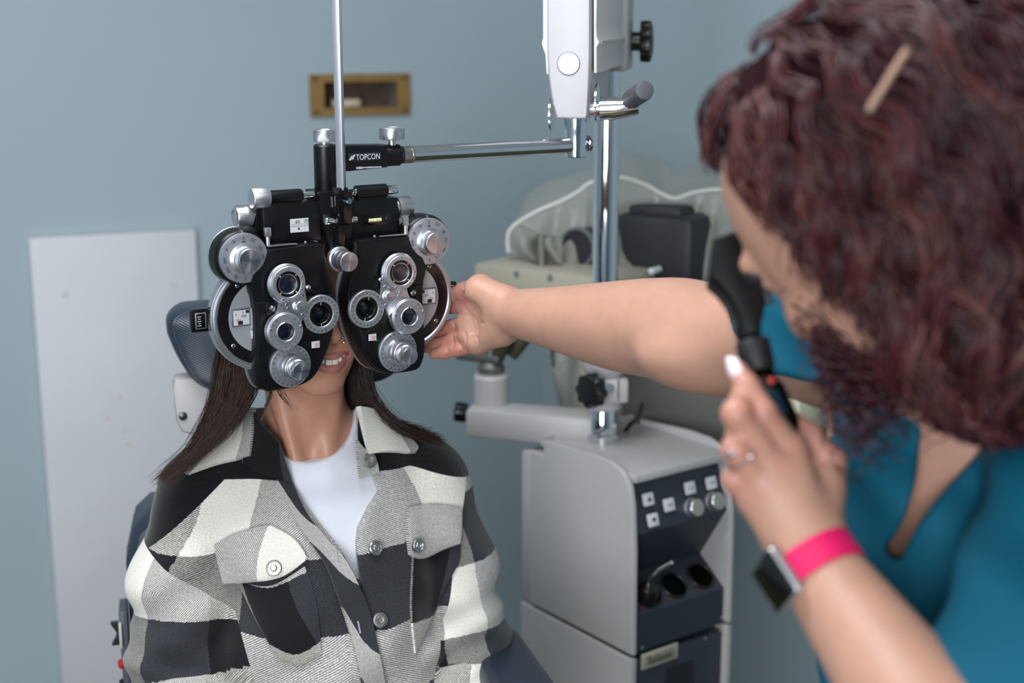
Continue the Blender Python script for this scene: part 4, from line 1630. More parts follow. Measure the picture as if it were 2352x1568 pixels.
def ph2w(x, y, z):
    return PO + pex * x + pey * y + np.array([0, 0, z])


jz = A0[1] + 0.0005
pA = ph2w(A0[0] - 0.004, 0.046, jz)
pJ = ph2w(A1[0], 0.046, jz)
bar_d = nrm(pJ - pA)
bar = obj('chrome_bar', MB().tube([sl(pA + bar_d * 0.014), sl(pJ - bar_d * 0.004)], 0.0104, 40), M_chrome, st)
obj('bar_sleeve', MB().lathe([(0.0098, 0), (0.0108, 0.0008), (0.0108, 0.0108), (0.0102, 0.0115), (0.0108, 0.0122), (0.0108, 0.0145), (0.0100, 0.0150)], sl(pA), nrm(sl(pJ) - sl(pA)), 40), mat('worn_steel', (170, 166, 166), 0.28, 0.95), bar)
jx, jy, jzz = sl(pJ)
dJ = (pJ - CAM) @ FW
pxm = dJ / FPX
JB = -27 * pxm
JT = 66 * pxm
jo = obj('swivel_joint', MB().lathe([(0.0120, JB), (0.0136, JB + 0.0015), (0.0142, 0.0), (0.0148, 0.018), (0.0168, JT), (0.0168, JT + 0.02)], (jx, jy, jzz), (0, 0, 1), 48), M_chrome, st)
obj('joint_knob', MB().lathe([(0.006, 0), (0.006, 0.016), (0.0105, 0.017), (0.0110, 0.0185), (0.0110, 0.0215), (0.0095, 0.023), (0, 0.0235)], (jx, jy, jzz + 0.001), nrm(sl(pJ) - sl(pA)), 36), M_chrome, jo)
# housing frame
wpole = CFL + CXV * PX + CYV * PY
hd = nrm((wpole - pJ) * np.array([1, 1, 0]))
hx = np.array([hd[1], -hd[0], 0])
HL = np.linalg.norm((wpole - pJ)[:2])
HO = pJ - hd * 0.026


def HP(u, v, off=0.0):
    r = P(u, v, 1) - CAM
    t = ((HO - CAM) @ hd + off) / (r @ hd)
    q = CAM + r * t - HO
    return float(q @ hx), float(q[2])


def h2s(x, y, z):
    return sl(HO + hx * x + hd * y + np.array([0, 0, z]))


hframe = (sl(HO), np.array([hx @ CXV, hx @ CYV, 0]), np.array([hd @ CXV, hd @ CYV, 0]), np.array([0, 0, 1.0]))
fc = [HP(u, v) for u, v in ((1279, 273), (1347, 274), (1350, 262), (1354, 190), (1356, 120), (1357, -150), (1256, -150), (1256, 120), (1260, 180), (1266, 225), (1275, 262))]
hs = obj('arm_housing', MB().prism(fc, 0.0, HL * 0.62, 0.004, frame=hframe), M_white, st)
# mirror cap, its bright reflection put into a white base colour
q = HP(1306, 146)
cap = obj('pivot_cap', MB().lathe([(0.0149, -0.0005), (0.0149, 0.0008), (0.0140, 0.0012)], h2s(q[0], 0, q[1]), -hframe[2], 48), mat('cap_rim', (110, 112, 160), 0.2, 0.8), hs)
obj('cap_face', MB().lathe([(0.0142, 0.0004), (0.0138, 0.0016), (0.006, 0.0024), (0, 0.0027)], h2s(q[0], 0, q[1]), -hframe[2], 48), mat('cap_painted_glare', (252, 252, 255), 0.25, 0.0, coat=1.0), hs)
# side shells
for s, xs in ((-1, ((1258, -150), (1247, -150), (1247, 88), (1244, 98), (1247, 112), (1252, 125), (1255, 170), (1260, 172))), (1, ((1363, -150), (1375, -150), (1370, 60), (1371, 85), (1377, 98), (1371, 108), (1371, 168), (1364, 168)))):
    pg = [HP(u, v, 0.006) for u, v in xs]
    obj('side_shell', MB().prism(pg, 0.006, HL * 0.98, 0.001, frame=hframe), mat('shell_white', (212, 209, 208), 0.45, bump=0.05, bscale=500), hs)
x1 = HP(1375, 60, 0.006)[0]
obj('shell_seam', MB().box(h2s(x1 + 0.0006, HL * 0.5, HP(1374, 98, 0.006)[1]), (0.003, HL * 0.85, 0.0035), np.c_[hframe[1], hframe[2], hframe[3]]), M_cream, hs)
obj('dark_gap', MB().box(h2s(HP(1360, 60, 0.01)[0], HL * 0.4, HP(1360, -20, 0.01)[1]), (0.006, HL * 0.7, 0.20), np.c_[hframe[1], hframe[2], hframe[3]]), M_dark, hs)
# underside of the pole end
zb = HP(1371, 168, 0.006)[1]
obj('pole_clamp', MB().box(h2s(0.0, HL * 1.0, zb + 0.10), (0.075, 0.09, 0.22), np.c_[hframe[1], hframe[2], hframe[3]], bevel=0.006), M_beige, hs)
q = poleq(1436, 95, 0.0)
ck = obj('clamp_plate', MB().box(q, (0.009, 0.05, 0.080), Rw, bevel=0.002), M_cream, hs)
# black lobed knob, axis to the right
kq = poleq(1447, 95)
ax = nrm(Rw @ np.array([1.0, -0.16, 0.0]))
obj('knob_hub', MB().lathe([(0.012, 0.0), (0.015, 0.002), (0.015, 0.018), (0.010, 0.02)], kq, ax, 28), M_blackplastic, hs)
x_, y_, _ = basis(ax)
rings = []
for h, f in ((0.016, 0.6), (0.017, 0.95), (0.020, 1.0), (0.032, 1.0), (0.0345, 0.9), (0.037, 0.5), (0.0375, 0.0)):
    row = []
    for k in range(84):
        t = 2 * math.pi * k / 84
        r = 0.0300 * f * (1 + (0.10 * math.cos(7 * t) if f > 0.85 else 0))
        row.append(kq + ax * h + r * (math.cos(t) * x_ + math.sin(t) * y_))
    rings.append(row)
obj('lobed_knob', MB().grid(np.array(rings), closed_v=True), M_blackplastic, hs)
# release lever
lq = lambda u, v, off: h2s(*(lambda a: (a[0], off, a[1]))(HP(u, v, off)))
l0 = lq(1352, 250, 0.03)
l1 = lq(1376, 250, 0.03)
l2 = lq(1410, 249, 0.03)
l3 = lq(1467, 245, 0.03)
lev = obj('release_lever', MB().tube([l0, l1, l1 + (l2 - l1) * 0.05, l1 + (l2 - l1) * 0.1, l2, l3, l3 + (l3 - l2) * 0.01], [0.0100, 0.0100, 0.012, 0.0152, 0.0152, 0.0098, 0.008], 36), M_chrome, hs)
obj('lever_washer', MB().lathe([(0.026, 0), (0.026, 0.002), (0, 0.0022)], lq(1370, 238, 0.03), nrm(l1 - l0), 40), M_chrome, lev)
obj('lever_washer', MB().lathe([(0.022, 0), (0.022, 0.002), (0, 0.0022)], lq(1268, 262, 0.03), -nrm(l1 - l0), 40), M_chrome, lev)
g0 = lq(1445, 232, 0.03)
g1 = lq(1481, 207, -0.03)
gd = g1 - g0
obj('lever_grip', MB().tube([g0 - gd * 0.05, g0 + gd * 0.15, g0 + gd * 0.16, g0 + gd * 0.9, g1, g1 + gd * 0.02], [0.0105, 0.0110, 0.0125, 0.0128, 0.0120, 0.0085], 32), M_greygrip, lev)

# ---- lower arm carrying the covered instrument
a0 = sl(P(1100, 955, 2.47))
a1 = poleq(1375, 985, 0.02)
a1[2] = a0[2]
mid = (a0 + a1) / 2
la = np.linalg.norm((a1 - a0)[:2])
dd = nrm((a1 - a0) * np.array([1, 1, 0]))
Ra = np.c_[dd, np.array([-dd[1], dd[0], 0]), [0, 0, 1.0]]
lower = obj('lower_arm', MB().box(mid + np.array([0, 0, -0.006]), (la + 0.03, 0.07, 0.052), Ra, bevel=0.008), M_beige, st)
pq = sl(P(1128, 890, 2.47))
obj('arm_upright', MB().lathe([(0.030, -0.03), (0.030, 0.02), (0.0265, 0.024), (0.0265, 0.026)], pq, (0, 0, 1), 36), M_beige, lower)
obj('arm_knob_stem', MB().tube([sl(P(1075, 948, 2.46)), sl(P(1095, 948, 2.46))], 0.008, 16), M_beige, lower)
kq = sl(P(1058, 946, 2.46))
ax = nrm(sl(P(1075, 948, 2.46)) - kq)
x_, y_, _ = basis(ax)
rings = []
for h, f in ((0.013, 0.4), (0.012, 0.9), (0.008, 1.0), (-0.008, 1.0), (-0.011, 0.85), (-0.012, 0.0)):
    rings.append([kq + ax * h + 0.0165 * f * (1 + (0.07 * math.cos(8 * t) if f > 0.8 else 0)) * (math.cos(t) * x_ + math.sin(t) * y_) for t in np.linspace(0, 2 * math.pi, 64, endpoint=False)])
obj('arm_knob', MB().grid(np.array(rings), closed_v=True), M_blackplastic, lower)

# ------------------------------------------------------------------ slit lamp under a dust cover
M_slbeige = mat('slitlamp_beige', (178, 172, 156), 0.5)
M_sldark = mat('slitlamp_dark', (44, 44, 50), 0.5)
slo = P(1400, 700, 2.62)
slo = np.array([slo[0], slo[1], 0.0])
b0 = P(1087, 604, 2.56)
b1 = P(1372, 642, 2.42)
b1[2] = b0[2]
dv = nrm((b1 - b0) * np.array([1, 1, 0]))
SLA = math.atan2(dv[1], dv[0])
base_z = P(1250, 985, 2.6)[2]
sl_ = empty('slit_lamp', (slo[0], slo[1], base_z), SLA)
tag(sl_, 'beige slit lamp microscope under a clear dust cover behind the chrome pole', 'slit lamp')


def s2(q):
    q = np.asarray(q) - np.array([slo[0], slo[1], base_z])
    e = dv
    n = np.array([-dv[1], dv[0], 0])
    return np.array([q @ e, q @ n, q[2]])


# bench beam
m0 = s2(b0)
m1 = s2(P(1372, 642, 2.42))
obj('bench_beam', MB().box(((m0[0] + m1[0] + 0.04) / 2, m0[1] + 0.07, m0[2] - 0.032), (m1[0] - m0[0] + 0.04, 0.14, 0.064), bevel=0.008), M_slbeige, sl_)
for u, v in ((1180, 610), (1287, 634)):
    q = s2(P(u, v, 2.5))
    obj('beam_screw', MB().lathe([(0.006, 0), (0.005, 0.002), (0, 0.0025)], (q[0], m0[1] - 0.0005, m0[2] - 0.010), (0, -1, 0), 16), M_silver, sl_)
# microscope body
q = s2(P(1530, 560, 2.60))
obj('microscope_body', MB().box((q[0], m0[1] + 0.20, q[2]), (0.20, 0.12, 0.13), bevel=0.02), M_sldark, sl_)
q = s2(P(1540, 505, 2.60))
obj('microscope_head', MB().box((q[0], m0[1] + 0.21, q[2] + 0.012), (0.13, 0.10, 0.05), bevel=0.012), M_sldark, sl_)
q = s2(P(1336, 566, 2.56))
le = obj('lens_barrel', MB().lathe([(0.034, -0.06), (0.034, -0.004), (0.031, 0.0)], (q[0], m0[1] + 0.10, q[2]), (0, -1, 0), 40), M_sldark, sl_)
obj('barrel_ring', MB().ring(0.031, 0.0365, -0.006, 0.003, (q[0], m0[1] + 0.10, q[2]), (0, -1, 0), 48), mat('grey_ring', (128, 130, 134), 0.4, 0.5), le)
q = s2(P(1553, 606, 2.55))
obj('lamp_stud', MB().lathe([(0.006, -0.03), (0.006, 0.0), (0.004, 0.002), (0, 0.003)], (q[0], m0[1] + 0.10, q[2]), (0, -1, 0), 16), mat('white_stud', (235, 235, 238), 0.3), sl_)
# column down to the arm, cream box added for the lit cover end
q = s2(P(1330, 800, 2.6))
q2 = s2(P(1330, 985, 2.6))
obj('column', MB().tube([(q[0] + 0.05, m0[1] + 0.12, -base_z), (q[0] + 0.05, m0[1] + 0.12, m0[2] - 0.06)], 0.05, 32), M_slbeige, sl_)
q = s2(P(1880, 960, 2.45))
pwu = obj('cover_end_box', MB().box((q[0] - 0.02, m0[1] + 0.10, q[2] - 0.02), (0.09, 0.10, 0.18), bevel=0.01), mat('ivory', (214, 207, 178), 0.5), sl_)
q = s2(P(1580, 900, 2.55))
obj('lamp_base', MB().box((q[0], m0[1] + 0.17, q[2] + 0.05), (0.22, 0.14, 0.30), bevel=0.02), mat('olive_grey', (96, 96, 90), 0.5), sl_)
obj('side_bracket', MB().box((q[0] + 0.14, m0[1] + 0.13, q[2] - 0.04), (0.26, 0.05, 0.05), bevel=0.008), mat('olive_grey', (96, 96, 90), 0.5), sl_)
# joystick with slide at the left end
jq = s2(P(1128, 866, 2.47))
js = obj('joystick_mount', MB().lathe([(0.020, -0.012), (0.024, 0.0), (0.024, 0.02), (0.014, 0.03), (0.012, 0.05)], jq, (0, 0, 1), 28), mat('grey_metal', (120, 120, 118), 0.4, 0.7), sl_)
obj('slide_bar', MB().box(jq + (-0.02, -0.01, 0.035), (0.085, 0.016, 0.016), rotz(0.1), bevel=0.004), mat('grey_metal', (120, 120, 118), 0.4, 0.7), js)
obj('chin_rod', MB().tube([jq + (-0.062, -0.016, 0.045), jq + (-0.078, -0.02, 0.085)], 0.0055, 16), mat('pale_rod', (225, 226, 190), 0.3), js)
obj('joystick', MB().tube([jq + (0.01, 0, 0.03), jq + (0.03, 0.0, 0.075)], [0.012, 0.016], 20), mat('dark_olive', (58, 58, 44), 0.5), js)
obj('link', MB().tube([jq + (0.03, 0.02, 0.04), jq + (0.075, 0.03, 0.10), jq + (0.10, 0.05, 0.11)], 0.012, 16), mat('dark_olive', (58, 58, 44), 0.5), js)

# dust cover: a tented clear plastic sheet with a welted edge
def cover_mat():
    m = bpy.data.materials.new('clear_cover')
    m.use_nodes = True
    nt = m.node_tree
    b = nt.nodes['Principled BSDF']
    b.inputs['Base Color'].default_value = (*lin((160, 160, 150)), 1)
    b.inputs['Roughness'].default_value = 0.28
    b.inputs['Alpha'].default_value = 0.66
    tc = nt.nodes.new('ShaderNodeTexCoord')
    n = nt.nodes.new('ShaderNodeTexNoise')
    n.inputs['Scale'].default_value = 9
    n.inputs['Detail'].default_value = 3
    bp = nt.nodes.new('ShaderNodeBump')
    bp.inputs['Strength'].default_value = 0.5
    bp.inputs['Distance'].default_value = 0.02
    nt.links.new(tc.outputs['Object'], n.inputs['Vector'])
    nt.links.new(n.outputs['Fac'], bp.inputs['Height'])
    nt.links.new(bp.outputs['Normal'], b.inputs['Normal'])
    return m


M_cover = cover_mat()
cvo = P(1420, 980, 2.55)
cov = empty('dust_cover', cvo)
tag(cov, 'clear crumpled plastic dust cover with white piping draped over the slit lamp', 'dust cover')
pipe_px = [(1168, 580, 2.58), (1172, 528, 2.575), (1230, 488, 2.57), (1290, 462, 2.565), (1330, 440, 2.56), (1358, 420, 2.555), (1420, 408, 2.55), (1480, 424, 2.545), (1520, 446, 2.54), (1552, 456, 2.535), (1590, 444, 2.53), (1640, 436, 2.525), (1690, 440, 2.52), (1760, 455, 2.515), (1860, 470, 2.51), (1960, 490, 2.50)]
pp = bez([P(*a) for a in pipe_px], 90)
obj('piping', MB().tube(pp - cvo, 0.0042, 10), mat('white_piping', (215, 215, 210), 0.4), cov)
n = len(pp)
rows = 26
bot = []
for i, q in enumerate(pp):
    t = i / (n - 1)
    z = P(1290, 985, 2.6)[2] if t > 0.10 else q[2] - 0.02
    lean = 0.10 * max(0, 1 - t / 0.45)
    bot.append(np.array([q[0] + lean, q[1] - 0.05, z]))
bot = np.array(bot)
rs = np.random.RandomState(3)
g = []
for r in range(rows):
    t = r / (rows - 1)
    row = pp * (1 - t) + bot * t
    s = np.linspace(0, 1, n)
    wav = 0.012 * np.sin(s * 38 + 3 * t + 1.5 * np.sin(7 * t)) * min(1, 4 * t) + 0.008 * np.sin(s * 75 + t * 9) * min(1, 3 * t)
    row = row.copy()
    row[:, 1] += wav - 0.02 * math.sin(math.pi * t)
    g.append(row - cvo)
obj('front_sheet', MB().grid(np.array(g)), M_cover, cov, 180)
g = []
for r in range(10):
    t = r / 9
    row = pp.copy()
    row[:, 1] += 0.20 * t
    row[:, 2] += 0.035 * math.sin(math.pi * t * 0.6) + 0.004 * np.sin(np.linspace(0, 30, n) + 5 * t)
    row[:, 0] += 0.03 * t
    g.append(row - cvo)
obj('roof_sheet', MB().grid(np.array(g)), M_cover, cov, 180)

# loose cord behind the pole
cp = bez([P(1475, 925, 2.42), P(1466, 955, 2.42), P(1448, 975, 2.43), P(1432, 1000, 2.47), P(1425, 1060, 2.52)], 24)
cord = obj('power_cord', MB().tube(cp, 0.004, 8), M_blackplastic)
tag(cord, 'black power cord hanging behind the chrome pole base', 'cord')

# transilluminator handle in the first holster
hq = on_panel(742, 1040, da, du, dn, 0.012)
hw = CFL + CXV * hq[0] + CYV * hq[1] + np.array([0, 0, hq[2]])
tl_ = empty('probe_handle', hw)
tag(tl_, 'black handle with bent steel probe standing in the console holster', 'probe')
obj('handle', MB().lathe([(0.015, -0.014), (0.018, 0.0), (0.016, 0.012), (0.009, 0.018), (0.006, 0.026), (0, 0.026)], (0, 0, 0), (0.05, -0.2, 1), 28), M_blackplastic, tl_)
wq = [P(1200 + x / 2.579, 960 + y / 2.579, 2.17) - hw for x, y in ((748, 1000), (752, 985), (775, 955), (815, 905), (885, 855))]
d0 = wq[0] * 1.0
off = np.array([0, -0.004, 0.026]) - d0
obj('steel_probe', MB().tube(bez([q + off * (1 - i / 4) for i, q in enumerate(wq)], 20), 0.0030, 12), mat('bright_steel', (225, 222, 215), 0.2, 0.9), tl_)

# ------------------------------------------------------------------ examination chair
M_leather = mat('navy_vinyl', (38, 48, 62), 0.38, bump=0.15, bscale=350, spec=0.5)
M_chairgrey = mat('chair_shell', (70, 76, 86), 0.45)


def carbon_mat():
    m = mat('carbon_weave', (30, 42, 58), 0.3, spec=0.6)
    nt = m.node_tree
    b = nt.nodes['Principled BSDF']
    tc = nt.nodes.new('ShaderNodeTexCoord')
    mp = nt.nodes.new('ShaderNodeMapping')
    mp.inputs['Rotation'].default_value = (0, R_(-28), 0)
    wv = nt.nodes.new('ShaderNodeTexWave')
    wv.bands_direction = 'Z'
    wv.inputs['Scale'].default_value = 100
    wv.inputs['Distortion'].default_value = 0.4
    wv.inputs['Detail'].default_value = 1
    r = nt.nodes.new('ShaderNodeValToRGB')
    r.color_ramp.elements[0].color = (*lin((18, 27, 40)), 1)
    r.color_ramp.elements[1].color = (*lin((44, 60, 80)), 1)
    bp = nt.nodes.new('ShaderNodeBump')
    bp.inputs['Strength'].default_value = 0.5
    bp.inputs['Distance'].default_value = 0.002
    nt.links.new(tc.outputs['Object'], mp.inputs['Vector'])
    nt.links.new(mp.outputs['Vector'], wv.inputs['Vector'])
    nt.links.new(wv.outputs['Fac'], r.inputs['Fac'])
    nt.links.new(r.outputs['Color'], b.inputs['Base Color'])
    nt.links.new(wv.outputs['Fac'], bp.inputs['Height'])
    nt.links.new(bp.outputs['Normal'], b.inputs['Normal'])
    return m


CYAW = R_(14)
cho = P(640, 900, 2.02)
CF = Frame((cho[0], cho[1], 0.0), CYAW)
chair = empty('exam_chair', CF.o, CYAW)
tag(chair, 'navy vinyl examination chair with headrest behind the seated woman', 'chair')
# headrest: cushion wrapped around a rounded outline
hz0 = CF.px(440, 925, -0.06)[2]
hz1 = CF.px(440, 722, -0.06)[2]
hx0 = CF.px(386, 800, -0.06)[0]
hcx = CF.px(690, 800, -0.06)[0]
hw2 = hcx - hx0


def head_outline(s, n=64):
    pts = []
    H_ = hz1 - hz0
    base = [(-1.0, 0.70), (-1.0, 0.86), (-0.93, 0.97), (-0.80, 1.0), (-0.4, 1.0), (0, 1.0), (0.4, 1.0), (0.80, 1.0), (0.93, 0.97), (1.0, 0.86), (1.0, 0.70), (0.94, 0.45), (0.84, 0.18), (0.74, 0.05), (0.60, 0.0), (0.3, 0.0), (0, 0), (-0.3, 0.0), (-0.60, 0.0), (-0.74, 0.05), (-0.84, 0.18), (-0.94, 0.45)]
    b = bez([(x * hw2, z * H_) for x, z in base] + [(-1.0 * hw2, 0.70 * H_)], n + 1)[:-1]
    cz = H_ * 0.55
    return [(x * s + hcx, hz0 + cz + (z - cz) * s) for x, z in b]


def cushion(prof):
    rings = []
    for s, y in prof:
        rings.append([(x, y, z) for x, z in head_outline(s)])
    return rings


rg = cushion([(0.90, 0.055), (0.98, 0.045), (1.0, 0.025), (1.0, 0.0), (0.985, -0.012), (0.955, -0.020)])
m1 = MB().grid(np.array(rg), closed_v=True)
hr = obj('headrest', m1, M_leather, chair, 60)
rg = cushion([(0.955, -0.020), (0.94, -0.0215), (0.90, -0.026), (0.75, -0.036), (0.45, -0.044), (0.2, -0.046), (0.0, -0.047)])
obj('headrest_pad', MB().grid(np.array(rg), closed_v=True), carbon_mat(), hr, 60)
stm = MB()
ol = head_outline(0.945, 150)
for i in range(0, 150):
    a = np.array(ol[i])
    b = np.array(ol[(i + 1) % 150])
    d = b - a
    q0 = a + d * 0.2
    q1 = a + d * 0.75
    stm.tube([(q0[0], -0.0222, q0[1]), (q1[0], -0.0222, q1[1])], 0.0005, 4)
obj('stitching', stm, mat('stitch_grey', (96, 106, 122), 0.7), hr)
# bracket
bx0 = CF.px(398, 960, 0.0)
bk = obj('headrest_bracket', MB().prism([CF.px(u, v, 0.0)[[0, 2]] for u, v in ((396, 890), (402, 870), (440, 865), (520, 870), (520, 960), (470, 990), (438, 996), (418, 990), (405, 965))], -0.005, 0.03, 0.004), M_beige, chair)
q = CF.px(420, 955, -0.005)
obj('bracket_bolt', MB().lathe([(0.006, -0.002), (0.006, 0.002), (0.004, 0.003), (0, 0.0032)], q, (0, -1, 0), 18), mat('dark_bolt', (90, 90, 90), 0.3, 0.8), bk)
obj('headrest_stem', MB().box((hcx, 0.03, hz0 - 0.12), (0.06, 0.02, 0.34), bevel=0.004), M_chrome, chair)
# backrest
zb1 = CF.px(330, 1165, 0.0)[2]
xb0 = CF.px(288, 1400, 0.0)[0]
bw2 = hcx - xb0 - 0.006
bo = []
for (fx, z) in ((-0.86, zb1), (-0.95, zb1 - 0.02), (-1.0, zb1 - 0.07), (-1.0, 0.52), (1.0, 0.52), (1.0, zb1 - 0.07), (0.95, zb1 - 0.02), (0.86, zb1)):
    bo.append((hcx + fx * bw2, z))
obj('backrest', MB().prism(bo, -0.045, 0.05, 0.018, back_bevel=True), M_leather, chair)
obj('back_shell', MB().prism([(hcx + (x - hcx) * 0.99, z) for x, z in bo], 0.05, 0.075, 0.008, back_bevel=True), M_chairgrey, chair)
# side control strip
sx = xb0 + 0.000
cs = obj('control_strip', MB().box((sx - 0.002, -0.012, CF.px(285, 1500, 0)[2] - 0.04), (0.012, 0.05, 0.24), bevel=0.003), M_chairgrey, chair)
q = CF.px(283, 1452, -0.03)
obj('rocker_plate', MB().box((sx - 0.007, -0.03, q[2]), (0.004, 0.030, 0.036), bevel=0.001), mat('rocker_white', (190, 190, 192), 0.4), cs)
obj('rocker_switch', MB().prism([(-0.013, 0.016), (-0.006, 0.004), (-0.006, -0.004), (-0.013, -0.016), (0.002, -0.016), (0.002, 0.016)], 0, 0.014, 0.0008, frame=((sx - 0.007, -0.036, q[2]), (1, 0, 0), (0, 1, 0), (0, 0, 1)), back_bevel=True), M_blackplastic, cs)
q = CF.px(286, 1523, -0.03)
obj('stop_button', MB().lathe([(0.007, 0), (0.007, 0.004), (0.0055, 0.0055), (0, 0.006)], (sx - 0.007, -0.030, q[2]), (-1, -0.4, 0), 20), mat('red_button', (200, 30, 28), 0.35), cs)
obj('lower_button', MB().lathe([(0.007, 0), (0.007, 0.004), (0.0055, 0.0055), (0, 0.006)], (sx - 0.007, -0.030, q[2] - 0.03), (-1, -0.4, 0), 20), M_blackplastic, cs)
# seat, column, base
obj('seat', MB().box((hcx, -0.25, 0.47), (0.50, 0.52, 0.12), bevel=0.03), M_leather, chair)
obj('column', MB().lathe([(0.11, 0.0), (0.11, 0.30), (0.14, 0.34), (0.14, 0.41)], (hcx, -0.15, 0.02), (0, 0, 1), 40), M_beige, chair)
obj('base_plate', MB().lathe([(0.30, 0.0), (0.30, 0.02), (0.26, 0.03), (0, 0.03)], (hcx, -0.15, 0.0), (0, 0, 1), 48), M_beige, chair)
# armrest pad at the right
pts = [CF.l(P(u, v, d)) for u, v, d in ((1110, 1455, 1.92), (1175, 1482, 1.90), (1338, 1556, 1.80), (1345, 1572, 1.78))]
az = pts[1][2]
ap0 = CF.l(P(1150, 1478, 1.93))
ap1 = CF.l(P(1300, 1600, 1.66))
dirn = nrm((ap1 - ap0) * np.array([1, 1, 0]))
ln = 0.46
cen = ap0 + dirn * ln * 0.36
arm_R = np.c_[dirn, np.array([-dirn[1], dirn[0], 0]), [0, 0, 1.0]]
ar = obj('armrest', MB().box((cen[0], cen[1], ap0[2] - 0.030), (ln, 0.085, 0.05), arm_R, bevel=0.014, seg=4), M_leather, chair)
obj('armrest_post', MB().box((cen[0] - dirn[0] * 0.12, cen[1] - dirn[1] * 0.12, (ap0[2] - 0.05 + 0.45) / 2), (0.06, 0.04, ap0[2] - 0.05 - 0.45), arm_R, bevel=0.006), M_chairgrey, chair)

# ------------------------------------------------------------------ seated woman
n = 15
ts = np.linspace(-1, 1, n)


def lipc(w, z0, curve, y0, yc):
    return [(t * w, y0 + yc * t * t, z0 + curve * t * t) for t in ts]


up_line = lipc(0.0310, -0.0648, 0.0085, 0.0472, 0.0185)
lo_line = lipc(0.0300, -0.0815, 0.0245, 0.0488, 0.0170)
mid_line = lipc(0.0310, -0.0728, 0.0160, 0.0470, 0.0180)


def add_face(he, hc):
    he((0, 0.150, 0.030), (0.072, 0.090, 0.082), 0.01)
    he((0, 0.118, -0.025), (0.060, 0.062, 0.072), 0.03)
    he((0, 0.112, -0.074), (0.050, 0.050, 0.034), 0.025)
    for s in (-1, 1):
        hc((s * 0.050, 0.130, -0.062), (s * 0.014, 0.080, -0.103), 0.015, 0.014, 0.02)
        he((s * 0.034, 0.078, -0.043), (0.022, 0.022, 0.021), 0.018)
        he((s * 0.029, 0.066, 0.0), (0.013, 0.013, 0.012), 0.01)       # eyes
        hc((s * 0.010, 0.058, 0.016), (s * 0.042, 0.066, 0.018), 0.008, 0.007, 0.012)
    he((0, 0.072, -0.103), (0.017, 0.015, 0.013), 0.016)
    he((0, 0.066, -0.066), (0.034, 0.018, 0.024), 0.018)
    # nose
    hc((0, 0.060, 0.006), (0, 0.043, -0.036), 0.0068, 0.0075, 0.010)
    he((0, 0.0405, -0.0395), (0.0084, 0.0088, 0.0076), 0.006)
    for s in (-1, 1):
        he((s * 0.0118, 0.0500, -0.0425), (0.0060, 0.0082, 0.0062), 0.005)
    for s in (-1, 1):
        he((s * 0.0065, 0.0465, -0.0490), (0.0040, 0.0060, 0.0032), 0.002, 's')
    hc((0, 0.054, -0.050), (0, 0.055, -0.057), 0.0035, 0.0035, 0.006)
    # mouth
    for i in range(n - 1):
        a = 1 - abs(ts[i])
        b = 1 - abs(ts[i + 1])
        hc(mid_line[i], mid_line[i + 1], 0.0009 + 0.0074 * a ** 0.6, 0.0009 + 0.0074 * b ** 0.6, 0.002, 's')
    for i in range(n - 1):
        a = 1 - abs(ts[i])
        b = 1 - abs(ts[i + 1])
        hc(up_line[i], up_line[i + 1], 0.0008 + 0.0032 * a ** 0.6, 0.0008 + 0.0032 * b ** 0.6, 0.0022)
        hc(lo_line[i], lo_line[i + 1], 0.0008 + 0.0046 * a ** 0.6, 0.0008 + 0.0046 * b ** 0.6, 0.0025)
    for s in (-1, 1):                                   # ears
        he((s * 0.073, 0.150, -0.01), (0.008, 0.018, 0.03), 0.006)


HF = Frame(PO + pex * 0.004, PSI)                 # head frame: eyes at z = 0
TYAW = R_(13)
TO = HF.w((0, 0.15, -0.185))
TF = Frame(TO, TYAW)                              # torso frame: neck base
person = empty('person', TO, TYAW)
tag(person, 'seated smiling woman in plaid shirt jacket with long dark hair, face behind the refraction head', 'person')


def h2t(p):
    return TF.l(HF.w(p))


hx_, hy_ = TF.l(TF.o + HF.x), TF.l(TF.o + HF.y)
HR = np.c_[hx_, hy_, [0, 0, 1.0]]                  # head axes in torso frame
S = SDF()


def he(c, r, k=0.012, op='u', R=None):
    S.ell(h2t(c), r, HR if R is None else HR @ R, k, op)


def hc(a, b, ra, rb, k=0.008, op='u'):
    S.cone(h2t(a), h2t(b), ra, rb, k, op)


add_face(he, hc)
# neck and body
N0 = h2t((0, 0.150, -0.055))
S.cone(N0, (0.012, 0.015, -0.03), 0.050, 0.052, 0.02)
for s in (-1, 1):
    S.cone(h2t((s * 0.050, 0.155, -0.050)), (0.01 + s * 0.018, -0.046, -0.040), 0.011, 0.008, 0.018)
    S.cone((0.01 + s * 0.018, -0.052, -0.050), (0.017 + s * 0.12, -0.010, -0.040), 0.008, 0.009, 0.022)
    S.cone((0.012 + s * 0.03, 0.03, -0.025), (0.017 + s * 0.12, 0.025, -0.085), 0.040, 0.042, 0.04)
CX = 0.017
S.ell((CX, 0.005, -0.20), (0.142, 0.092, 0.165), None, 0.04)
S.ell((CX, -0.01, -0.40), (0.135, 0.105, 0.20), None, 0.05)
S.ell((CX, -0.03, -0.56), (0.165, 0.120, 0.11), None, 0.05)
LSH, LEL, LWR = (-0.130, 0.015, -0.080), (-0.158, -0.030, -0.335), (-0.10, -0.25, -0.43)
RSH, REL, RWR = (0.166, 0.015, -0.090), (0.206, -0.030, -0.360), (0.12, -0.25, -0.44)
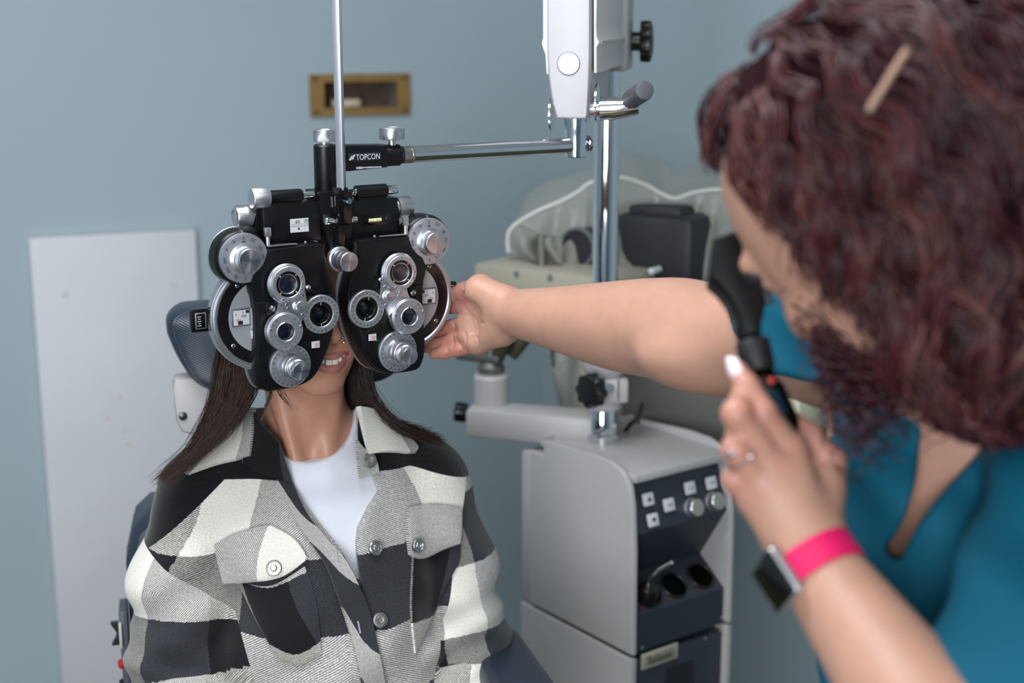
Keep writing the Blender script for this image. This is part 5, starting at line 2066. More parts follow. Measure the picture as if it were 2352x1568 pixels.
for sh, el, wr in ((LSH, LEL, LWR), (RSH, REL, RWR)):
    S.chain([sh, el], [0.048, 0.038], 0.02)
    S.chain([el, wr], [0.038, 0.027], 0.01)
    wr = np.array(wr)
    fd = nrm(wr - np.array(el))
    sd = np.array([-math.copysign(1, wr[0]), 0, 0])
    S.ell(wr + fd * 0.05, (0.03, 0.045, 0.016), None, 0.02)
    for k in range(4):
        f0 = wr + fd * 0.085 + np.array([(k - 1.5) * 0.019, 0, 0])
        S.chain([f0, f0 + fd * 0.035 + (0, 0, -0.004), f0 + fd * 0.06 + (0, 0, -0.02)], [0.010, 0.009, 0.008], 0.004)
    S.chain([wr + fd * 0.03 + sd * 0.02, wr + fd * 0.06 + sd * 0.05, wr + fd * 0.085 + sd * 0.055], [0.013, 0.011, 0.009], 0.006)
for s in (-1, 1):
    kn = np.array([s * 0.11, -0.52, -0.56])
    S.chain([(s * 0.09, -0.05, -0.60), kn], [0.080, 0.058], 0.03)
    S.chain([kn, (s * 0.11, -0.56, -0.98)], [0.056, 0.036], 0.02)
    S.chain([(s * 0.11, -0.55, -0.99), (s * 0.11, -0.70, -1.02)], [0.036, 0.028], 0.02)
zt_ = TF.o[2]
hz = (h2t((0, 0, 0)))[2]
fl = -zt_ + 0.03
hc0 = h2t((0, 0.06, -0.06))
xs = axis_range([(-0.34, hc0[0] - 0.06, 0.016), (hc0[0] - 0.06, hc0[0] + 0.075, 0.0016), (hc0[0] + 0.075, 0.34, 0.012)])
ys = axis_range([(-0.80, -0.36, 0.02), (-0.36, hc0[1] - 0.055, 0.009), (hc0[1] - 0.055, hc0[1] + 0.07, 0.0018), (hc0[1] + 0.07, 0.30, 0.010)])
zs = axis_range([(-1.10, -0.30, 0.02), (-0.30, -0.10, 0.007), (-0.10, hz - 0.125, 0.0035), (hz - 0.125, hz - 0.02, 0.0014), (hz - 0.02, hz + 0.13, 0.006)])
bv, bf = S.mesh(xs, ys, zs)
M_skinP = skin_mat('tan_skin', 0.42, 0.12)
body = fast_obj('body', bv, bf, M_skinP, person, True)
base = np.array(lin((192, 138, 114)))
lipcol = np.array(lin((168, 100, 95)))
cols = np.tile(base, (len(bv), 1))
bw_ = HF.l(TF.w(bv))
dl = np.minimum(seg_dist(bw_, up_line) - 0.0020, seg_dist(bw_, lo_line) - 0.0040)
near = (bw_[:, 2] < -0.05) & (bw_[:, 2] > -0.1) & (bw_[:, 1] < 0.08)
wl = np.where(near, 1 - sstep(dl, 0.0012, 0.0032), 0)[:, None]
cols = cols * (1 - wl) + lipcol * wl
inn = ((np.abs(bw_[:, 0]) < 0.03) & (bw_[:, 1] > 0.0605 + 17 * bw_[:, 0] ** 2) & (bw_[:, 1] < 0.09) & (bw_[:, 2] > -0.083) & (seg_dist(bw_, mid_line) < 0.0135) & (dl > 0.0026) & near)[:, None]
cols = np.where(inn & (bw_[:, 2:] < -0.06) & (np.abs(bw_[:, :1]) < 0.026), np.array(lin((110, 48, 46))), cols)
rosy = np.exp(-(((np.abs(bw_[:, 0]) - 0.034) / 0.02) ** 2 + ((bw_[:, 2] + 0.045) / 0.018) ** 2 + ((bw_[:, 1] - 0.06) / 0.03) ** 2))[:, None]
cols = cols * (1 - 0.25 * rosy) + np.array(lin((205, 120, 100))) * 0.25 * rosy
set_color(body, cols)

# teeth: one upper row, each tooth a rounded block
M_tooth = mat('tooth_enamel', (238, 232, 224), 0.18, spec=0.6, sss=0.1)
teeth = empty('teeth', (0, 0, 0), 0, person)
tw = [0.0086, 0.0068, 0.0076, 0.0068, 0.0062]
th_ = [0.0100, 0.0090, 0.0094, 0.0082, 0.0076]
for s in (-1, 1):
    x = 0.0
    for i in range(5):
        xc = (x + tw[i] / 2)
        x += tw[i] + 0.0002
        cx = s * xc * 0.97
        yy = 0.0495 + 0.000 + 0.0155 * (xc / 0.027) ** 2
        sl_ang = math.atan(2 * 0.0155 * xc / 0.027 ** 2) * 0.9 * s
        Rt = HR @ rotz(sl_ang)
        zc = -0.0645 - th_[i] / 2 + 0.006 * (xc / 0.027) ** 2
        mb = MB().box((0, 0, 0), (tw[i] * 0.98, 0.0058, th_[i] + 0.004), bevel=0.0021, seg=3)
        v = mb.v[0]
        v[:, 0] *= 1 - 0.10 * sstep(v[:, 2], 0, 0.006)
        v = v @ Rt.T + h2t((cx, yy, zc))
        o = mesh_obj('tooth', v, mb.f, M_tooth, teeth, 180)
nr = MB()
pts = []
for k in range(26):
    a = -0.5 + 4.9 * k / 25
    pts.append(h2t((0.0165 + 0.0050 * math.cos(a) * 0.85, 0.0440 - 0.0050 * math.cos(a) * 0.5, -0.0440 + 0.0050 * math.sin(a))))
obj('nose_ring', nr.tube(pts, 0.0008, 8), M_chrome, person)

# ---- shirt and jacket
def torso(sdf, g):
    sdf.ell((CX, 0.005, -0.20), (0.143 + g, 0.095 + g, 0.165 + g), None, 0.04)
    sdf.ell((CX, -0.012, -0.40), (0.140 + g, 0.108 + g, 0.20 + g), None, 0.05)
    sdf.ell((CX, -0.03, -0.56), (0.165 + g, 0.120 + g, 0.11 + g), None, 0.05)
    for s in (-1, 1):
        sdf.cone((0.012 + s * 0.035, 0.03, -0.028), (CX + s * 0.125, 0.025, -0.088), 0.042 + g, 0.043 + g, 0.04)


tee = SDF()
torso(tee, 0.011)
for sh, el in ((LSH, LEL), (RSH, REL)):
    tee.chain([sh, np.array(sh) * 0.55 + np.array(el) * 0.45], [0.056, 0.052], 0.02)
for s in (-1, 1):
    tee.cone((0.01 + s * 0.018, -0.052, -0.050), (0.012 + s * 0.06, -0.030, -0.048), 0.013, 0.012, 0.03)
tee.cone((0.012, 0.012, 0.02), (0.012, 0.010, -0.06), 0.056, 0.066, 0.03)
nk = [TF.px(u, v, y)[[0, 2]] for u, v, y in ((828, 925, -0.02), (822, 985, -0.05), (800, 1035, -0.065), (760, 1062, -0.075), (715, 1072, -0.075), (675, 1066, -0.07), (640, 1048, -0.05), (600, 1000, -0.02))]
nkp = poly_sdf([tuple(a) for a in bez(nk, 24)] + [(-0.12, 0.15), (0.15, 0.15)])
tee.fn((0, 0, 0), 0.5, lambda q: nkp(q[:, 0], q[:, 2]), 0.003, 's')
v, f = tee.mesh(axis_range([(-0.25, 0.25, 0.0045)]), axis_range([(-0.20, 0.16, 0.005)]), axis_range([(-0.68, -0.36, 0.015), (-0.36, 0.06, 0.0045)]))
M_tee = mat('white_jersey', (226, 228, 238), 0.75, bump=0.1, bscale=1500, sheen=0.2)
fast_obj('tee_shirt', v, f, M_tee, person)

# jacket: shell around torso and sleeves
JO = SDF()
torso(JO, 0.024)
JO.ell((0.02, -0.02, -0.36), (0.165, 0.145, 0.25), None, 0.04)
LCH = ([LSH, (-0.154, -0.005, -0.20), LEL, (-0.15, -0.14, -0.40), LWR], [0.060, 0.074, 0.080, 0.070, 0.052])
RCH = ([RSH, (0.190, -0.005, -0.22), REL, (0.18, -0.14, -0.41), RWR], [0.060, 0.068, 0.072, 0.064, 0.050])
for ch, rd in (LCH, RCH):
    JO.chain(ch, rd, 0.016)
rsn = np.random.RandomState(12)


def folds(q):
    """soft cloth folds, added to the distance"""
    x, y, z = q[:, 0], q[:, 1], q[:, 2]
    s = np.sign(x)
    ax = np.abs(x)
    ax = np.abs(x - 0.017)
    arm = sstep(ax, 0.10, 0.16)
    w = 0.0045 * np.sin(70 * z + 46 * ax * 1.0 + 22 * y + 2.0 * np.sin(21 * y + 3 * s)) * arm * sstep(-z, 0.06, 0.16)
    w += 0.0035 * np.sin(120 * z - 60 * ax + 40 * y + s) * arm * sstep(-z, 0.18, 0.3)
    w += 0.0040 * np.sin(38 * x - 30 * z + 1.3 * np.sin(14 * z)) * (1 - arm) * sstep(-z, 0.10, 0.25)
    w += 0.0022 * np.sin(85 * x + 22 * z + 2) * (1 - arm)
    return w.astype(np.float32)


class Cloth:
    def __init__(self, s, off=0.0):
        self.s = s
        self.off = off

    def __call__(self, q):
        q = np.asarray(q, np.float32)
        return self.s(q) + folds(q) - self.off


CL = Cloth(JO)
op_px = [(585, 945, -0.02), (612, 1000, -0.05), (640, 1060, -0.07), (668, 1100, -0.09), (705, 1180, -0.12), (745, 1235, -0.135), (792, 1292, -0.145), (822, 1350, -0.155), (845, 1405, -0.16), (833, 1330, -0.155), (829, 1285, -0.15), (833, 1245, -0.14), (858, 1200, -0.13), (884, 1166, -0.12), (862, 1115, -0.10), (835, 1062, -0.08), (826, 1010, -0.05), (830, 940, -0.02)]
op = [tuple(TF.px(u, v, y)[[0, 2]]) for u, v, y in op_px] + [(0.10, 0.2), (-0.10, 0.2)]
opf = poly_sdf(op)
JK = SDF()
JK.fn((0, 0, -0.3), 2.0, CL, 0.0)
JK.fn((0, 0, -0.3), 2.0, lambda q: np.maximum(opf(q[:, 0], q[:, 2]), (q[:, 1] - 0.03)), 0.004, 's')
JK.ell((0, 0.035, 0.035), (0.066, 0.066, 0.055), None, 0.006, 's')
v, f = JK.mesh(axis_range([(-0.36, 0.36, 0.0042)]), axis_range([(-0.36, 0.16, 0.0046)]), axis_range([(-0.66, -0.42, 0.012), (-0.42, 0.05, 0.0042)]))


def plaid_mat():
    m = bpy.data.materials.new('plaid_flannel')
    m.use_nodes = True
    nt = m.node_tree
    N, Lk = nt.nodes, nt.links
    b = N['Principled BSDF']
    b.inputs['Roughness'].default_value = 0.9
    b.inputs['Sheen Weight'].default_value = 0.25
    b.inputs['Specular IOR Level'].default_value = 0.15
    uvn = N.new('ShaderNodeUVMap')
    uvn.uv_map = 'UVMap'
    nz = N.new('ShaderNodeTexNoise')
    nz.inputs['Scale'].default_value = 260
    nz.inputs['Detail'].default_value = 2
    Lk.new(uvn.outputs[0], nz.inputs['Vector'])
    sb = N.new('ShaderNodeVectorMath')
    sb.operation = 'SUBTRACT'
    sb.inputs[1].default_value = (0.5, 0.5, 0.5)
    Lk.new(nz.outputs['Color'], sb.inputs[0])
    sc = N.new('ShaderNodeVectorMath')
    sc.operation = 'SCALE'
    sc.inputs['Scale'].default_value = 0.0045
    Lk.new(sb.outputs[0], sc.inputs[0])
    ad = N.new('ShaderNodeVectorMath')
    Lk.new(uvn.outputs[0], ad.inputs[0])
    Lk.new(sc.outputs[0], ad.inputs[1])
    sp = N.new('ShaderNodeSeparateXYZ')
    Lk.new(ad.outputs[0], sp.inputs[0])

    def ramp(sock, period, stops):
        md = N.new('ShaderNodeMath')
        md.operation = 'DIVIDE'
        md.inputs[1].default_value = period
        Lk.new(sock, md.inputs[0])
        fr = N.new('ShaderNodeMath')
        fr.operation = 'FRACT'
        Lk.new(md.outputs[0], fr.inputs[0])
        r = N.new('ShaderNodeValToRGB')
        r.color_ramp.interpolation = 'CONSTANT'
        els = r.color_ramp.elements
        while len(els) < len(stops):
            els.new(0.5)
        for e, (p, c) in zip(els, stops):
            e.position = p
            e.color = (*c, 1)
        Lk.new(fr.outputs[0], r.inputs[0])
        return r.outputs[0]
    Wc, Gc, Kc = lin((238, 233, 223)), lin((90, 92, 101)), lin((22, 22, 25))
    col = ramp(sp.outputs[0], 0.21, [(0.0, Gc), (0.40, Wc), (0.70, Kc)])
    row = ramp(sp.outputs[1], 0.184, [(0.0, Wc), (0.5, Kc)])
    # twill: diagonal lines choose warp or weft
    wv = N.new('ShaderNodeTexWave')
    wv.bands_direction = 'DIAGONAL'
    wv.inputs['Scale'].default_value = 210
    wv.inputs['Distortion'].default_value = 2.5
    wv.inputs['Detail'].default_value = 2
    wv.inputs['Detail Scale'].default_value = 3
    Lk.new(uvn.outputs[0], wv.inputs['Vector'])
    rr = N.new('ShaderNodeMapRange')
    rr.inputs[1].default_value = 0.25
    rr.inputs[2].default_value = 0.75
    rr.inputs[3].default_value = 0.20
    rr.inputs[4].default_value = 0.86
    Lk.new(wv.outputs['Fac'], rr.inputs[0])
    mx = N.new('ShaderNodeMix')
    mx.data_type = 'RGBA'
    bw_n = N.new('ShaderNodeRGBToBW')
    Lk.new(row, bw_n.inputs[0])
    rw = N.new('ShaderNodeMapRange')
    rw.inputs[1].default_value = 0.0
    rw.inputs[2].default_value = 0.6
    rw.inputs[3].default_value = 0.5
    rw.inputs[4].default_value = 1.0
    Lk.new(bw_n.outputs[0], rw.inputs[0])
    mf = N.new('ShaderNodeMath')
    mf.operation = 'MULTIPLY'
    Lk.new(rr.outputs[0], mf.inputs[0])
    Lk.new(rw.outputs[0], mf.inputs[1])
    Lk.new(mf.outputs[0], mx.inputs[0])
    Lk.new(row, mx.inputs[6])
    Lk.new(col, mx.inputs[7])
    # fuzz
    n2 = N.new('ShaderNodeTexNoise')
    n2.inputs['Scale'].default_value = 700
    n2.inputs['Detail'].default_value = 3
    Lk.new(uvn.outputs[0], n2.inputs['Vector'])
    r2 = N.new('ShaderNodeMapRange')
    r2.inputs[1].default_value = 0.3
    r2.inputs[2].default_value = 0.75
    r2.inputs[3].default_value = 0.72
    r2.inputs[4].default_value = 1.22
    Lk.new(n2.outputs['Fac'], r2.inputs[0])
    m2 = N.new('ShaderNodeMix')
    m2.data_type = 'RGBA'
    m2.blend_type = 'MULTIPLY'
    m2.inputs[0].default_value = 1
    Lk.new(mx.outputs[2], m2.inputs[6])
    Lk.new(r2.outputs[0], m2.inputs[7])
    Lk.new(m2.outputs[2], b.inputs['Base Color'])
    bp = N.new('ShaderNodeBump')
    bp.inputs['Strength'].default_value = 0.35
    bp.inputs['Distance'].default_value = 0.0007
    ads = N.new('ShaderNodeMath')
    Lk.new(wv.outputs['Fac'], ads.inputs[0])
    Lk.new(n2.outputs['Fac'], ads.inputs[1])
    Lk.new(ads.outputs[0], bp.inputs['Height'])
    Lk.new(bp.outputs['Normal'], b.inputs['Normal'])
    return m


M_plaid = plaid_mat()


def arm_uv(q, ch, side):
    """(around, along) coordinates on a sleeve; also distance to its axis"""
    best = np.full(len(q), 1e9)
    uv = np.zeros((len(q), 2))
    L0 = 0.0
    for a, b in zip(ch[:-1], ch[1:]):
        a = np.asarray(a, float)
        b = np.asarray(b, float)
        ba = b - a
        L = np.linalg.norm(ba)
        t = np.clip((q - a) @ ba / (L * L), 0, 1)
        r = q - a - t[:, None] * ba
        d = np.linalg.norm(r, axis=1)
        x, y, z = basis(ba, (0, 1, 0))
        ang = np.arctan2(r @ y, r @ x)
        m = d < best
        best = np.where(m, d, best)
        uv[m, 0] = (ang * 0.075)[m]
        uv[m, 1] = -(L0 + t * L)[m]
        L0 += L
    return uv, best


def jacket_uv(v, f, off_body, off_l, off_r):
    """loop uvs: yoke, body and the two sleeves are cut as separate pieces"""
    li = np.concatenate([np.array(q) for q in f])
    fi = np.repeat(np.arange(len(f)), [len(q) for q in f])
    cen = np.zeros((len(f), 3))
    np.add.at(cen, fi, v[li])
    cen /= np.bincount(fi)[:, None]
    ang = np.arctan2(v[:, 0], -(v[:, 1] - 0.02))
    m = np.abs(ang - 0.22) * 0.15
    m = np.where(m < 0.135, 0.622 * m, 0.084 + (m - 0.135))
    uvb = np.stack([m, v[:, 2]], 1) + off_body
    uvl, _ = arm_uv(v, LCH[0], -1)
    uvr, _ = arm_uv(v, RCH[0], 1)
    uvl += off_l
    uvr += off_r
    x, y, z = cen.T
    sl_l = ((z < -0.14 - 0.667 * (x + 0.2)) & (x < -0.116 - 0.247 * (z + 0.136))) | ((y < -0.185) & (x < -0.05))
    sl_r = (x > 0.205 + 0.25 * (z + 0.12)) | ((y < -0.195) & (x > 0.09))
    ax = np.abs(x - CX)
    yoke = (z > -0.047 - np.where(x < CX, 0.9, 0.35) * np.clip(ax - 0.12, 0, 0.1)) & ~sl_l
    luv = uvb[li].copy()
    sl_l, sl_r, yoke = sl_l[fi], sl_r[fi], yoke[fi]
    luv[sl_l] = uvl[li][sl_l]
    luv[sl_r] = uvr[li][sl_r]
    yk = np.stack([0.178 + 0.026 * np.sin(v[:, 0] * 11 + v[:, 1] * 9), 0.138 + 0.04 * np.sin(v[:, 2] * 14)], 1)
    luv[yoke] = yk[li][yoke]
    return luv


def bisect_mesh(v, f, planes):
    bm = bmesh.new()
    bv_ = [bm.verts.new(p) for p in v]
    for q in f:
        bm.faces.new([bv_[i] for i in q])
    for co, no in planes:
        bmesh.ops.bisect_plane(bm, geom=bm.verts[:] + bm.edges[:] + bm.faces[:], plane_co=co, plane_no=no, dist=1e-5)
    bm.verts.index_update()
    v = np.array([q.co[:] for q in bm.verts])
    f = [tuple(q.index for q in p.verts) for p in bm.faces]
    bm.free()
    return v, f


v, f = bisect_mesh(v, f, [((-0.2, 0, -0.14), (0.667, 0, 1)), ((-0.116, 0, -0.136), (1, 0, 0.247)), ((0.205, 0, -0.12), (1, 0, -0.25)), ((CX, 0, -0.047), (0, 0, 1)), ((CX - 0.12, 0, -0.047), (-0.9, 0, 1)), ((CX + 0.12, 0, -0.047), (0.35, 0, 1))])
jk = mesh_obj('jacket', v, f, M_plaid, person, 180)
luv = jacket_uv(v, f, np.array([0.0, 0.184 + 0.137]), np.array([0.14, 0.184 + 0.155]), np.array([0.03, 0.184 + 0.20]))
l = jk.data.uv_layers.new(name='UVMap')
l.data.foreach_set('uv', luv.astype(np.float32).ravel())


def sheet(name, edges, uvo=(0, 0), n=(24, 24), off=0.005, th=0.005, bulge=0.0, lift=None, m=None, rot=0.0):
    v, f, uv, p, nn = patch(edges, CL, TF, n, off, th, bulge=bulge, lift=lift)
    c, s = math.cos(rot), math.sin(rot)
    uv = uv @ np.array([[c, s], [-s, c]]) + np.asarray(uvo)
    o = mesh_obj(name, v, f, m or M_plaid, jk, 60, uv=uv)
    return o, p, nn


def snap(u, v, off, r=0.0098, par=None):
    p, nn = hits(CL, TF, [(u, v)], off)
    p, nn = p[0], nn[0]
    o = obj('snap_button', MB().lathe([(r, -0.002), (r, 0.0012), (r * 0.90, 0.0022), (r * 0.74, 0.0024), (r * 0.68, 0.0016), (r * 0.50, 0.0016), (r * 0.46, 0.0026), (r * 0.40, 0.0030), (r * 0.30, 0.0028), (r * 0.26, 0.0022), (0, 0.0022)], p, nn, 36), mat('snap_metal', (176, 174, 170), 0.3, 0.95), jk)
    return o


# plackets
sheet('placket_edge', ([(600, 985), (642, 1058), (668, 1098)], [(842, 1600), (862, 1605), (893, 1610)], [(600, 985), (640, 1110), (690, 1210), (745, 1290), (782, 1380), (812, 1480), (842, 1600)], [(668, 1098), (705, 1178), (750, 1235), (798, 1292), (848, 1400), (872, 1500), (893, 1610)]), (0.0, 0.346), (10, 60), 0.008, 0.006)
# pocket flaps
fl_l, _, _ = sheet('pocket_flap', ([(492, 1252), (530, 1228), (588, 1210), (622, 1206)], [(512, 1340), (570, 1338), (645, 1325), (708, 1282)], [(492, 1252), (500, 1295), (512, 1340)], [(622, 1206), (675, 1238), (708, 1282)]), (0.012, 0.050), (30, 24), 0.008, 0.007, 0.004, rot=0.35)
fl_r, _, _ = sheet('pocket_flap', ([(940, 1165), (985, 1158), (1030, 1160), (1062, 1168)], [(945, 1275), (975, 1282), (1020, 1262), (1058, 1248)], [(940, 1165), (938, 1215), (945, 1275)], [(1062, 1168), (1062, 1210), (1058, 1248)]), (0.0, 0.09), (26, 24), 0.008, 0.007, 0.004, rot=0.0)
# pocket bag
sheet('pocket', ([(545, 1335), (620, 1345), (700, 1300)], [(640, 1515), (690, 1528), (738, 1500)], [(545, 1335), (590, 1430), (640, 1515)], [(700, 1300), (728, 1400), (738, 1500)]), (0.140, -0.002), (26, 26), 0.004, 0.004, 0.004, rot=0.1)
sheet('pocket', ([(950, 1270), (1005, 1262), (1058, 1240)], [(955, 1500), (985, 1440), (1030, 1330)], [(950, 1270), (945, 1390), (955, 1500)], [(1058, 1240), (1055, 1290), (1030, 1330)]), (0.147, -0.002), (20, 26), 0.003, 0.004, 0.003, rot=0.0)
for u, v_, of in ((863, 1258, 0.004), (873, 1424, 0.004), (848, 1057, 0.012), (629, 1304, 0.0135), (960, 1252, 0.0135)):
    snap(u, v_, of)
# button holes on the left edge
for u, v_, a in ((771, 1272, 0.3), (822, 1440, 0.15), (578, 1040, 0.1)):
    p, nn = hits(CL, TF, [(u, v_ - 14), (u + 6, v_ + 14)], 0.0088)
    obj('buttonhole', MB().tube([p[0], p[1]], 0.0011, 6), mat('grey_thread', (170, 168, 172), 0.9), jk)

# collar: stand and two leaves
COLR = SDF()
COLR.fn((0, 0, -0.1), 2.0, CL, 0.0)
COLR.cone((0.012, 0.02, -0.03), (0.010, 0.022, 0.035), 0.082, 0.072, 0.03)


def csheet(name, edges, uvo=(0, 0), n=(24, 20), off=0.004, th=0.006, bulge=0.0, rot=0.0, lift=None):
    v, f, uv, p, nn = patch(edges, COLR, TF, n, off, th, bulge=bulge, lift=lift)
    c, s = math.cos(rot), math.sin(rot)
    uv = uv @ np.array([[c, s], [-s, c]]) + np.asarray(uvo)
    return mesh_obj(name, v, f, M_plaid, jk, 60, uv=uv)


csheet('collar_leaf', ([(575, 935), (548, 968), (500, 1010), (416, 1072)], [(572, 1045), (545, 1052), (495, 1062), (428, 1086)], [(575, 935), (578, 985), (572, 1045)], [(416, 1072), (420, 1082), (428, 1086)]), (0.066, 0.085), (26, 18), 0.012, 0.008, rot=0.0)
csheet('collar_leaf', ([(828, 932), (862, 940), (900, 965), (940, 1000), (960, 1022)], [(850, 1042), (880, 1036), (915, 1034), (940, 1036), (958, 1034)], [(828, 932), (838, 985), (850, 1042)], [(960, 1022), (961, 1028), (958, 1034)]), (0.086, 0.085), (26, 18), 0.012, 0.008)
csheet('collar_stand', ([(578, 940), (600, 975), (640, 1015)], [(556, 1062), (600, 1090), (672, 1108)], [(578, 940), (562, 1000), (556, 1062)], [(640, 1015), (655, 1060), (672, 1108)]), (0.147, -0.002), (18, 18), 0.008, 0.006)
csheet('collar_stand', ([(822, 1010), (838, 1030), (862, 1045)], [(830, 1098), (848, 1092), (872, 1085)], [(822, 1010), (824, 1050), (830, 1098)], [(862, 1045), (868, 1065), (872, 1085)]), (0.0, 0.08), (12, 14), 0.008, 0.006)

# ---- hair
M_hairP = mat('dark_brown_hair', (50, 31, 23), 0.30, spec=0.35, var=0.45, vscale=120)
hw_ = lambda p: h2t(p)
hairroot = empty('hair', (0, 0, 0), 0, person)
cap = SDF()
cap.ell(h2t((0, 0.155, 0.034)), (0.079, 0.094, 0.088), HR, 0.01)
cap.ell(h2t((0, 0.18, -0.04)), (0.076, 0.062, 0.10), HR, 0.03)
cap.fn(h2t((0, 0.05, -0.03)), 0.2, lambda q: (lambda w: np.maximum(np.abs(w[:, 0]) - 0.064 + 0.0, np.maximum(w[:, 1] - 0.135 + 0.35 * np.clip(w[:, 2] + 0.02, 0, 0.2), w[:, 2] - 0.058)))((q - h2t((0, 0, 0)).astype(np.float32)) @ HR.astype(np.float32)), 0.012, 's')
c0 = h2t((0, 0.15, 0.0))
v, f = cap.mesh(np.arange(c0[0] - 0.13, c0[0] + 0.13, 0.004), np.arange(c0[1] - 0.13, c0[1] + 0.14, 0.004), np.arange(c0[2] - 0.17, c0[2] + 0.15, 0.004))
fast_obj('scalp_hair', v, f, M_hairP, hairroot)


def tp(u, v, d):
    return TF.l(P(u, v, d))


gl = [
    [hw_((-0.080, 0.15, 0.05)), hw_((-0.090, 0.16, -0.02)), tp(500, 860, 1.82), tp(478, 950, 1.81), tp(428, 1040, 1.80), tp(350, 1112, 1.79)],
    [hw_((-0.078, 0.14, 0.05)), hw_((-0.088, 0.15, -0.02)), tp(518, 870, 1.80), tp(492, 955, 1.795), tp(440, 1040, 1.785), tp(362, 1095, 1.78)],
    [hw_((-0.076, 0.12, 0.03)), hw_((-0.086, 0.13, -0.04)), tp(538, 880, 1.775), tp(512, 955, 1.77), tp(462, 1030, 1.765), tp(375, 1120, 1.76)],
    [hw_((-0.074, 0.11, 0.02)), hw_((-0.082, 0.11, -0.05)), tp(560, 880, 1.755), tp(536, 945, 1.755), tp(490, 1010, 1.755), tp(405, 1085, 1.755)],
    [hw_((-0.072, 0.10, 0.02)), hw_((-0.078, 0.10, -0.05)), tp(585, 880, 1.75), tp(565, 925, 1.75), tp(525, 985, 1.75), tp(450, 1045, 1.75)],
]
v, f = strands(gl, 2300, 5, 0.0036, 0.00042, 20, 0.0010, 3, 0.35, 0.3, 3, 0.42)
fast_obj('hair_lock', v, f, M_hairP, hairroot)
gr = [
    [hw_((0.070, 0.12, 0.02)), hw_((0.080, 0.125, -0.05)), tp(842, 860, 1.86), tp(868, 925, 1.86), tp(930, 985, 1.86), tp(1030, 1020, 1.87)],
    [hw_((0.068, 0.13, 0.02)), hw_((0.076, 0.14, -0.06)), tp(825, 880, 1.88), tp(850, 940, 1.88), tp(920, 985, 1.88), tp(1015, 1008, 1.89)],
    [hw_((0.066, 0.14, 0.02)), hw_((0.072, 0.15, -0.06)), tp(806, 890, 1.90), tp(828, 940, 1.895), tp(890, 975, 1.89), tp(985, 990, 1.89)],
    [hw_((0.064, 0.15, 0.0)), hw_((0.066, 0.16, -0.07)), tp(798, 900, 1.91), tp(810, 935, 1.91), tp(850, 960, 1.90), tp(930, 985, 1.90)],
]
v, f = strands(gr, 1900, 8, 0.0038, 0.00042, 20, 0.0010, 3, 0.35, 0.3, 3, 0.30)
fast_obj('hair_lock', v, f, M_hairP, hairroot)
# loose wisps by the neck
gw = [
    [tp(628, 880, 1.74), tp(640, 905, 1.745), tp(660, 930, 1.75), tp(685, 952, 1.755)],
    [tp(615, 880, 1.745), tp(618, 910, 1.745), tp(606, 940, 1.745), tp(590, 965, 1.745)],
]
for i, g in enumerate(gw):
    v, f = strands([g, [q + 0.003 for q in g]], 22, 20 + i, 0.0016, 0.00024, 16, 0.0008, 2, 0.3, 0.3, 3, 0.4)
    fast_obj('hair_wisp', v, f, M_hairP, hairroot)

# ------------------------------------------------------------------ examiner
WF = Frame((0, 0, 0), 0)
feet = P(2420, 1600, 1.22)
doc = empty('person', (feet[0], feet[1], 0.0))
tag(doc, 'examiner with curly dark red hair in teal scrubs reaching for the refraction head', 'person')
DO = np.array([feet[0], feet[1], 0.0])
D = SDF()
# head frame: local x, y (back), z (up) -> world
az, pt, rl = R_(39), R_(-40), R_(-20)
fwd = np.array([-math.sin(az) * math.cos(pt), math.cos(az) * math.cos(pt), math.sin(pt)])
rgt = nrm(np.cross(fwd, (0, 0, 1)))
upv = np.cross(rgt, fwd)
up2 = upv * math.cos(rl) + rgt * math.sin(rl)
yb_ = -fwd
xb_ = np.cross(yb_, up2)
DR = np.c_[xb_, yb_, up2]
DE = P(1812, 600, 1.12) - DR @ np.array([0, 0.066, 0])


def d2w(p):
    return DE + DR @ np.asarray(p, float)


def dhe(c, r, k=0.012, op='u', R=None):
    D.ell(d2w(c), r, DR if R is None else DR @ R, k, op)


def dhc(a, b, ra, rb, k=0.008, op='u'):
    D.cone(d2w(a), d2w(b), ra, rb, k, op)


add_face(dhe, dhc)
# neck and trunk
SHR, SHL = P(1905, 800, 1.36), P(2490, 1050, 1.09)
NB = P(2215, 960, 1.19)
D.cone(d2w((0, 0.150, -0.05)), NB, 0.052, 0.058, 0.02)
D.cone(NB, SHR, 0.05, 0.045, 0.05)
D.cone(NB, SHL, 0.05, 0.045, 0.05)
TA, TB, TC = P(2185, 1090, 1.235), P(2235, 1420, 1.25), P(2340, 1960, 1.29)
D.cone(TA, TB, 0.105, 0.105, 0.05)
D.cone(TB, TC, 0.105, 0.125, 0.05)
HIP = np.array([feet[0], feet[1], 0.86])
D.cone(TC, HIP, 0.125, 0.14, 0.05)
for s in (-1, 1):
    k0 = HIP + np.array([0.08 * s, 0.0, -0.08])
    k1 = np.array([feet[0] + 0.10 * s, feet[1] - 0.02, 0.46])
    k2 = np.array([feet[0] + 0.11 * s, feet[1] + 0.02, 0.09])
    D.chain([k0, k1, k2], [0.095, 0.06, 0.04], 0.03)
    D.cone(k2 - (0, 0, 0.05), k2 + np.array([-0.10, 0.12, -0.055]), 0.038, 0.03, 0.02)
